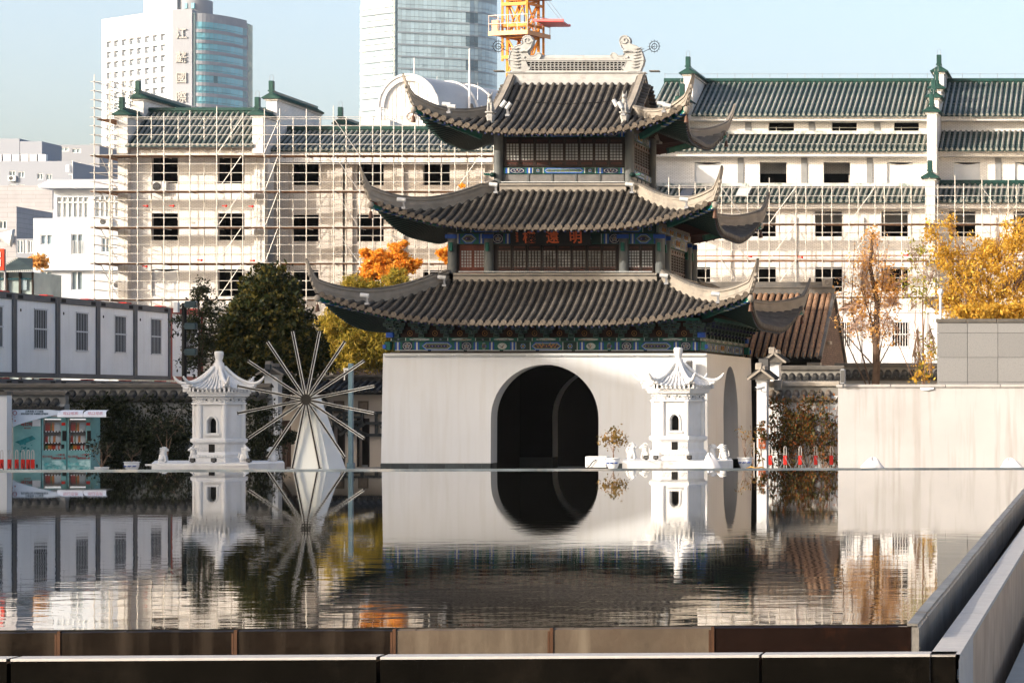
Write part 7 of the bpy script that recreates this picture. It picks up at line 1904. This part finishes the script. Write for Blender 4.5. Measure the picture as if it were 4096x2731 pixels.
# floodlight boxes and cameras on the piers and walls
def flood(x, y, Y, label, w=.3, h=.24, m=None):
    q = P(x,y,Y); f_ = thing("floodlight",label,"floodlight",(q.x,Y,q.z),"floodlights")
    part(MB().bbox(q.x-w/2,q.x+w/2,Y-.22,Y-.05,q.z-h/2,q.z+h/2,.03),"housing",m or M_flood,f_); part(MB().box(q.x-w*.42,q.x+w*.42,Y-.235,Y-.221,q.z-h*.4,q.z+h*.4),"lens",MATS["lamp_glass"],f_); part(MB().bar((q.x,Y-.1,q.z-h/2),(q.x,Y+.02,q.z-h/2-.1),.05,.04),"bracket",m or M_flood,f_)
flood(3058,1450,91.5,"black floodlight on the pier beside the brown tiled hall",.36,.30,M_black); flood(1078,1468,102.5,"small floodlight on the pier behind the starburst wheel",.22,.2); flood(3374,1505,79.9,"grey floodlight standing on the end of the stained wall",.14,.42,M_grey); flood(2760,1467,95.9,"grey floodlight on the pavilion wall behind the right pagoda",.2,.42,M_grey)
def cctv(x, y, Y, label):
    q = P(x,y,Y); c_ = thing("security_camera",label,"camera",(q.x,Y,q.z),"security cameras")
    part(MB().tube(q+Vector((-.10,-.25,-.02)),q+Vector((.12,-.12,.05)),.06,10),"camera_body",M_white2,c_); part(MB().bar(q+Vector((.02,-.2,0)),q+Vector((.05,.02,-.10)),.03,.03),"arm",M_white2,c_); part(MB().tube(q+Vector((-.115,-.259,-.025)),q+Vector((-.10,-.251,-.02)),.05,10),"lens",M_black,c_)
cctv(3042,1552,84.95,"white security camera on the pier right of the pavilion"); cctv(1070,1578,102.95,"white security camera under the gabled cap behind the wheel")
# floodlights on the pavilion roofs
def roof_lamp(x, y, Y, label, twin=True, tilt=0.0):
    q = P(x,y,Y); c_ = thing("roof_floodlight",label,"floodlight",(q.x,Y,q.z),"floodlights on the pavilion roofs")
    for i in range(2 if twin else 1):
        a = q+Vector((-.22+.20*i,-.1*i,.10-.08*i)); e = a+Vector((.28*math.cos(tilt),0,.28*math.sin(tilt)-.03)); mb = MB().tube(a,e,.075,12); mb.tube(a.lerp(e,.35),a.lerp(e,.42),.080,12); part(mb,"lamp_barrel",M_lampw,c_)
    part(MB().bar(q+Vector((0,0,.02)),q+Vector((0,.05,-.16)),.07,.05).box(q.x-.07,q.x+.07,Y-.05,Y+.15,q.z-.22,q.z-.15),"mount",M_grey,c_)
roof_lamp(1795,428,97.0,"twin grey lamps on the upper roof's left corner"); roof_lamp(2655,425,97.0,"twin grey lamps on the upper roof's right corner"); roof_lamp(2030,440,97.6,"twin grey lamps left on the upper roof beside the beast",True,1.0); roof_lamp(2493,437,97.6,"twin grey lamps right on the upper roof beside the beast",True,2.0)
roof_lamp(1615,810,95.6,"single grey lamp on the middle roof's left corner",False); roof_lamp(2745,808,95.6,"single grey lamp on the middle roof's right corner",False); roof_lamp(1983,748,98.6,"single grey lamp at the top left of the middle roof",False); roof_lamp(2527,748,98.6,"single grey lamp at the top right of the middle roof",False)
roof_lamp(1468,1192,94.4,"single grey lamp on the lower roof's left corner",False); roof_lamp(2872,1186,94.4,"single grey lamp on the lower roof's right corner",False); roof_lamp(1777,1120,97.3,"single grey lamp at the top left of the lower roof",False); roof_lamp(2665,1112,97.3,"single grey lamp at the top right of the lower roof",False)
# ------------------------------------------------------------------ trees, creepers, potted plants
LM_dark = leaf_mat("evergreen_leaf",(.010,.018,.005),(.032,.042,.009),(.15,.11,.018),.25)
LM_shrub= leaf_mat("dark_shrub_leaf",(.012,.022,.010),(.035,.045,.018),(.08,.075,.03),.25)
LM_bam  = leaf_mat("bamboo_leaf",(.14,.14,.018),(.45,.34,.04),(.72,.48,.08),.45)
LM_org  = leaf_mat("orange_leaf",(.80,.27,.02),(.92,.42,.04),(.96,.58,.11),.5)
LM_yel  = leaf_mat("mustard_leaf",(.45,.24,.03),(.70,.42,.05),(.80,.56,.12),.45)
LM_gink = leaf_mat("russet_leaf",(.58,.27,.06),(.80,.44,.13),(.88,.58,.24),.5)
LM_ivy  = leaf_mat("ivy_leaf",(.006,.011,.005),(.017,.025,.009),(.045,.048,.018),.2)
LM_creep= leaf_mat("autumn_creeper_leaf",(.035,.045,.014),(.13,.10,.028),(.36,.10,.025),.35)
LM_pot  = leaf_mat("bronze_leaf",(.09,.08,.02),(.26,.16,.04),(.42,.25,.07),.35)
LM_lime = leaf_mat("lime_leaf",(.16,.20,.02),(.38,.36,.04),(.5,.42,.06),.45)
def tree(name, label, base, top, r, tips, leafpts, size, lm, seed, bark=None, asp=.5, droop=.3, cat="tree", twigs=0, twig_r=.012, group=None, twigm=None, ls=.6):
    t = thing(name,label,cat,base,group); mb = MB(); limbs(mb,base,top,r,tips,seed,ls=ls)
    part(mb,"trunk",bark or M_bark,t)
    if twigs and len(leafpts):
        rs = random.Random(seed); mb = MB(); tp = [Vector(x) for x in tips]
        for i in range(twigs):
            p = Vector(leafpts[rs.randrange(len(leafpts))]); a = min(tp,key=lambda q:(q-p).length) if tp else Vector(top)
            s_ = a.lerp(Vector(base).lerp(Vector(top),.75),rs.uniform(0,.5)); m_ = s_.lerp(p,.55)+Vector((rs.uniform(-1,1),rs.uniform(-1,1),rs.uniform(-.3,.6)))*.12*(p-s_).length
            mb.path([s_,m_,p],[twig_r,twig_r*.7,twig_r*.3],4)
        part(mb,"twigs",twigm or bark or M_bark,t,kind="stuff")
    if len(leafpts): part(leaves_mesh("crown",leafpts,size,lm,seed,asp,droop),"crown",lm,t,kind="stuff")
    return t
def blob(x, y, Y, rx, rz, ry=None):   # pixels to an ellipsoid
    c = P(x,y,Y); k = Y/FPX; return (c.x,c.y,c.z),(rx*k,(ry or rx)*k,rz*k)
def crown(Y, blobs, seed, cr, dens, per, shell=.5, flat=.8):
    out = []
    for i,(x,y,rx,rz) in enumerate(blobs):
        c, r = blob(x,y,Y,rx,rz); n = int(dens*rx*rz/1000); out.append(clumps(c,r,n,per,cr,seed+i,shell,flat))
    return np.concatenate(out)
# big evergreen left of centre
Y = 106.0
pts = crown(Y,[(1075,1260,150,150),(980,1340,120,130),(1170,1340,130,130),(1085,1430,215,110),(1080,1140,95,75),(930,1430,80,90),(1240,1430,70,90),(1040,1190,70,70),(1130,1180,80,70)],11,.34,9,60,.35)
tree("evergreen_tree","large dense dark evergreen tree left of the pavilion",(PX(1085,Y),Y,GZ),tuple(P(1080,1230,Y)),.24,[tuple(P(x,y,Y)) for x,y in ((980,1300),(1170,1300),(930,1420),(1230,1420),(1050,1150),(1120,1160))],pts,.17,LM_dark,12)
# slim dark shrub beside the floodlight pole
Y = 101.0
pts = crown(Y,[(800,1180,50,70),(760,1300,70,100),(840,1260,60,110),(780,1430,80,90),(820,1370,60,80)],21,.22,9,16,.25)
tree("slim_tree","slim loose dark-leaved tree beside the floodlight pole",(PX(800,Y),Y,GZ),tuple(P(790,1160,Y)),.07,[tuple(P(x,y,Y)) for x,y in ((740,1290),(850,1200),(730,1420),(860,1330),(800,1130),(770,1220))],pts,.13,LM_shrub,22,twigs=160,twig_r=.010,asp=.38)
# bamboo and yellow green foliage by the pavilion's left corner
Y = 113.0
pts = crown(Y,[(1350,1290,70,80),(1420,1330,110,90),(1500,1370,90,80),(1330,1400,70,90),(1440,1430,120,60),(1540,1400,50,70)],31,.30,10,60,.3)
tree("bamboo_clump","golden green bamboo clump left of the pavilion base","" or (PX(1420,Y),Y,GZ),tuple(P(1410,1330,Y)),.05,[tuple(P(x,y,Y)) for x,y in ((1330,1280),(1480,1340),(1560,1400),(1380,1290),(1440,1310))],pts,.19,LM_bam,32,asp=.22,droop=.6)
pts = crown(Y+3,[(1430,1140,60,40),(1590,1120,60,40),(1500,1160,90,30)],35,.28,11,40,.3)
tree("bamboo_clump","yellow green bamboo tops below the orange maple",(PX(1500,Y+3),Y+3,GZ),tuple(P(1500,1180,Y+3)),.05,[tuple(P(x,y,Y+3)) for x,y in ((1440,1150),(1590,1130))],pts,.19,LM_bam,36,asp=.22,droop=.5)
# orange maple
Y = 128.0
pts = crown(Y,[(1500,1060,60,60),(1590,1010,40,45),(1560,1080,90,55),(1620,1060,50,50),(1470,1100,45,35),(1612,975,16,25),(1460,1015,18,35),(1660,1060,30,25),(1530,1030,50,40)],41,.20,17,56,.2,.6)
tree("maple_tree","bright orange maple behind the pavilion's lower left eave",(PX(1560,Y),Y,GZ),tuple(P(1560,1090,Y)),.14,[tuple(P(x,y,Y)) for x,y in ((1500,1050),(1590,1000),(1630,1060),(1460,1090),(1540,1050),(1610,970))],pts,.13,LM_org,42,asp=.6)
pts = crown(Y,[(1780,1010,38,22),(1790,1035,30,20),(1850,745,12,8),(1805,990,14,25)],45,.16,26,20,.1,.6)
tree("maple_tree","small orange maple sprays beside the middle storey's left column",(PX(1790,Y),Y,GZ),tuple(P(1790,1040,Y)),.08,[tuple(P(1760,1010,Y)),tuple(P(1800,980,Y))],pts,.17,LM_org,46,asp=.6)
# half-bare tree in front of the white cabin
Y = 101.0
rs = np.random.RandomState(51)
pts = crown(Y,[(3500,950,60,60),(3470,1050,100,90),(3460,1180,130,110),(3560,1160,90,110),(3500,1300,130,90),(3420,1260,80,80)],51,.38,5.0,13,.1)
tips = [tuple(P(x,y,Y)) for x,y in ((3380,1020),(3420,950),(3480,890),(3520,880),(3560,930),(3600,1020),(3340,1110),(3620,1120),(3350,1240),(3610,1220),(3440,1090),(3560,1080),(3390,1330),(3600,1320),(3500,960),(3330,1180),(3460,1000),(3540,1000))]
tree("half_bare_tree","tall half-bare tree with a dark trunk and sparse russet leaves",(PX(3490,Y),Y,GZ),tuple(P(3492,930,Y)),.20,tips,pts,.10,LM_gink,52,ls=.22,bark=mat("trunk_bark",(.10,.065,.045),.9,var=.3,vs=8,bump=.6,bs=20),twigs=640,twig_r=.010,asp=.5,twigm=mat('peach_twig',(.52,.36,.27),.9,var=.2))
# thin bare trees further right
Y = 99.0
pts = crown(Y,[(3680,1000,60,90),(3700,1180,60,100),(3640,1120,50,90),(3720,1380,50,100),(3690,1480,50,60)],61,.3,3.2,9,.1)
tips = [tuple(P(x,y,Y)) for x,y in ((3600,1080),(3640,990),(3680,920),(3720,960),(3740,1080),(3590,1180),(3630,1250),(3750,1250),(3620,1350),(3650,1420),(3740,1400))]
tree("bare_sapling","thin bare sapling with a few lime leaves beside the granite block",(PX(3700,Y),Y,GZ),tuple(P(3690,960,Y)),.055,tips,pts,.11,LM_lime,62,bark=M_twig,twigs=260,twig_r=.009)
# mustard yellow tree at the right edge
Y = 97.0
pts = crown(Y,[(3960,1100,150,110),(3800,1040,90,110),(4060,960,100,100),(3900,1200,130,80),(4080,1180,120,90),(3790,1190,70,80),(3730,930,40,50),(3800,900,40,40),(3950,1010,120,80),(4180,1080,100,140)],71,.30,5.2,36,.2)
tree("yellow_tree","broad mustard yellow tree at the right edge above the granite block",(PX(3960,Y),Y,GZ),tuple(P(3950,1100,Y)),.16,[tuple(P(x,y,Y)) for x,y in ((3740,930),(3800,890),(3880,1000),(4000,920),(4090,890),(3760,1150),(4120,1050),(3850,1080),(4050,1080))],pts,.11,LM_yel,72,bark=M_twig,twigs=260,twig_r=.012,asp=.42,droop=.8)
pts = crown(93.0,[(3960,1250,120,26),(4060,1245,60,30),(3860,1250,50,22)],75,.25,26,22,.2)
tree("yellow_shrub","lime yellow shrub showing over the top of the granite block",(PX(3960,93),93,GZ),tuple(P(3960,1270,93)),.08,[tuple(P(3880,1250,93)),tuple(P(4060,1240,93))],pts,.15,LM_yel,76)
pts = crown(96.0,[(3690,1500,60,40),(3710,1440,35,60)],77,.25,4.5,7,.2)
tree("lime_sprig","young lime leaved sprig at the foot of the granite block",(PX(3700,96),96,GZ),tuple(P(3700,1430,96)),.03,[tuple(P(3660,1490,96)),tuple(P(3735,1470,96))],pts,.14,LM_yel,78,bark=M_twig,twigs=30,cat="shrub")
pts = crown(152.0,[(30,1030,40,18),(50,1045,20,14)],79,.3,40,14,.2)
tree("orange_shrub","orange shrub behind the glazed house at the left edge",(PX(35,156),156,GZ),tuple(P(35,1050,156)),.06,[tuple(P(20,1040,156)),tuple(P(60,1040,156))],pts+np.array([0,4,0]),.22,LM_gink,80)
# ivy on the left wall: stems and leaves over trellis
def wall_plant(name, label, x0, x1, y0, y1, Y, n, size, lm, seed, clump=.22, thin=None, stems=30, bark=None):
    rs = np.random.RandomState(seed); k = Y/FPX
    cx_ = x0+(x1-x0)*rs.rand(n); cy_ = y0+(y1-y0)*rs.rand(n)**.9
    if thin is not None:
        keep = np.array([rs.rand() < thin(a,c) for a,c in zip(cx_,cy_)]); cx_, cy_ = cx_[keep], cy_[keep]
    c = np.stack([(cx_-VX)*k,np.full(len(cx_),Y-.12)-.22*rs.rand(len(cx_)),CAMZ-(cy_-HY)*k],1)
    per = 26; q = np.repeat(c,per,0); g = rs.normal(size=q.shape)*clump*np.array([.6,.28,.55]); pts = q+g
    pts[:,1] = np.minimum(pts[:,1],Y-.03); pts[:,2] = np.maximum(pts[:,2],GZ+.02)
    t = thing(name,label,"creeper",((PX((x0+x1)/2,Y)),Y-.1,GZ)); mb = MB(); r = random.Random(seed)
    for i in range(stems):
        a = PX(r.uniform(x0,x1),Y); p_ = [(a,Y-.08,GZ)]; 
        for j in range(1,7): a += r.uniform(-.12,.12); p_.append((a,Y-.06-.12*r.random(),lerp(GZ,PZ(r.uniform(y0,(y0+y1)/2),Y),j/6)))
        mb.path(p_,[.02-.002*j for j in range(7)],4)
    part(mb,"stems",bark or M_bark,t,kind="stuff"); part(leaves_mesh("leaves",pts,size,lm,seed+1,.6,.4),"leaves",lm,t,kind="stuff")
wall_plant("ivy","dense dark ivy covering the left garden wall behind the pots",205,775,1600,1870,95.9,620,.10,LM_ivy,81,.24,lambda a,c: .98 if not (520<a<760 and c<1690) else .45,60)
wall_plant("ivy","dark ivy with a few red leaves between the left pagoda and the wheel",985,1130,1600,1860,96.0,130,.10,LM_creep if False else LM_ivy,83,.24,lambda a,c: .9 if a<1060 else .5,20)
pts_ = None
wall_plant("creeper","red brown and green creeper hanging on the right garden wall",3075,3345,1595,1865,85.85,250,.085,LM_creep,85,.17,lambda a,c: .92 if c<1790 else .5,46,M_twig)
wall_plant("creeper","few creeper sprays on the white gate pier",3028,3062,1680,1840,84.9,12,.08,LM_creep,87,.10,None,3,M_twig)
# potted and small plants
def small_tree(label, q, h, tips, n, size, lm, seed, r=.022, cl=.10, shape=None):
    q = Vector(q); tp = [q+Vector(t) for t in tips]; rs = np.random.RandomState(seed)
    base = np.array([tuple(t) for t in tp]); idx = rs.randint(len(tp),size=n); pts = base[idx]+rs.normal(size=(n,3))*cl
    return tree("potted_tree",label,tuple(q-Vector((0,0,.1))),tuple(q+Vector((0,0,h))),r,[tuple(t) for t in tp],pts,size,lm,seed,bark=M_twig,twigs=18,twig_r=.006,cat="potted plant")
small_tree("small bronze leaved tree growing in the pot beside the electrical box",q1,.38,[(-.18,0,.62),(-.05,.03,.72),(.10,0,.70),(.20,-.02,.60),(.22,.0,.45),(-.22,.02,.48),(.05,-.06,.55)],300,.085,LM_pot,91)
small_tree("nearly bare shrub growing in the pot beside the side arch",q2,.30,[(-.22,0,.70),(-.15,.03,.85),(.0,0,.62),(.15,-.02,.72),(.22,.0,.5),(-.05,0,.8)],70,.07,LM_pot,92,cl=.07)
small_tree("bare branching shrub growing in the plain white pot",q3,.22,[(-.25,0,.62),(-.12,.03,.70),(.05,0,.72),(.20,-.02,.66),(.30,.0,.5),(-.3,.02,.5)],260,.08,LM_ivy,93,cl=.11)
small_tree("small bush growing in the blue and white pot before the ivy",q4,.12,[(-.12,0,.32),(.05,0,.4),(.15,0,.3)],120,.08,LM_ivy,94,cl=.09)
Yq = 86.0; pts = crown(Yq,[(668,1690,80,40),(640,1720,60,30),(705,1715,50,30)],95,.16,12,10,.1)
tree("slender_tree","slender pale-stemmed tree with a thin dark crown behind the left stone beast",(PX(668,Yq),Yq,GZ),tuple(P(668,1740,Yq)),.035,[tuple(P(x,y,Yq)) for x,y in ((610,1690),(640,1670),(700,1670),(730,1700))],pts,.10,LM_ivy,96,bark=M_twig,twigs=40,twig_r=.007)
Yq = 98.0; pts = crown(Yq,[(1150,1750,40,25),(1120,1765,25,18),(1170,1735,20,15)],97,.15,30,14,.1)
tree("small_tree","small leafy tree in front of the wooden door behind the wheel",(PX(1143,Yq),Yq,GZ),tuple(P(1146,1780,Yq)),.04,[tuple(P(x,y,Yq)) for x,y in ((1110,1765),(1150,1740),(1180,1740))],pts,.11,LM_shrub,98,bark=M_twig,twigs=20,twig_r=.008)
Yq = 112.5; pts = crown(Yq,[(2320,1650,36,34),(2340,1670,26,26),(2300,1640,20,22)],99,.14,34,18,.1)
tree("potted_tree","small tree seen through the pavilion arch",(PX(2300,Yq),Yq,GZ),tuple(P(2308,1690,Yq)),.04,[tuple(P(x,y,Yq)) for x,y in ((2296,1635),(2325,1640),(2350,1675))],pts,.10,LM_pot,100,bark=M_twig,twigs=20,twig_r=.008)
# grass and litter tuft at the near right verge
rs = np.random.RandomState(5); g = np.stack([-1.2+.9*rs.rand(900),20.5+5*rs.rand(900),-1.3+.06*rs.rand(900)],1)
tag(link("fallen_leaves",leaves_mesh("fallen_leaves",g,.05,LM_gink,3,.6)),kind="stuff",label="brown fallen leaves along the outside of the parapet",cat="leaves")

# ------------------------------------------------------------------ haze
hz = bpy.data.materials.new("haze"); hz.use_nodes = True; n_ = hz.node_tree.nodes; n_.clear()
ho = n_.new("ShaderNodeOutputMaterial"); pv = n_.new("ShaderNodeVolumePrincipled")
pv.inputs["Color"].default_value = (.86,.93,1.0,1); pv.inputs["Density"].default_value = .00004; pv.inputs["Anisotropy"].default_value = .0
hz.node_tree.links.new(pv.outputs[0],ho.inputs["Volume"])
tag(link("haze",MB().box(-1300,1300,-300,1500,-3.5,170).mesh("haze",hz)),kind="stuff")
for o in _worlds:
    if "_w" in o: del o["_w"]
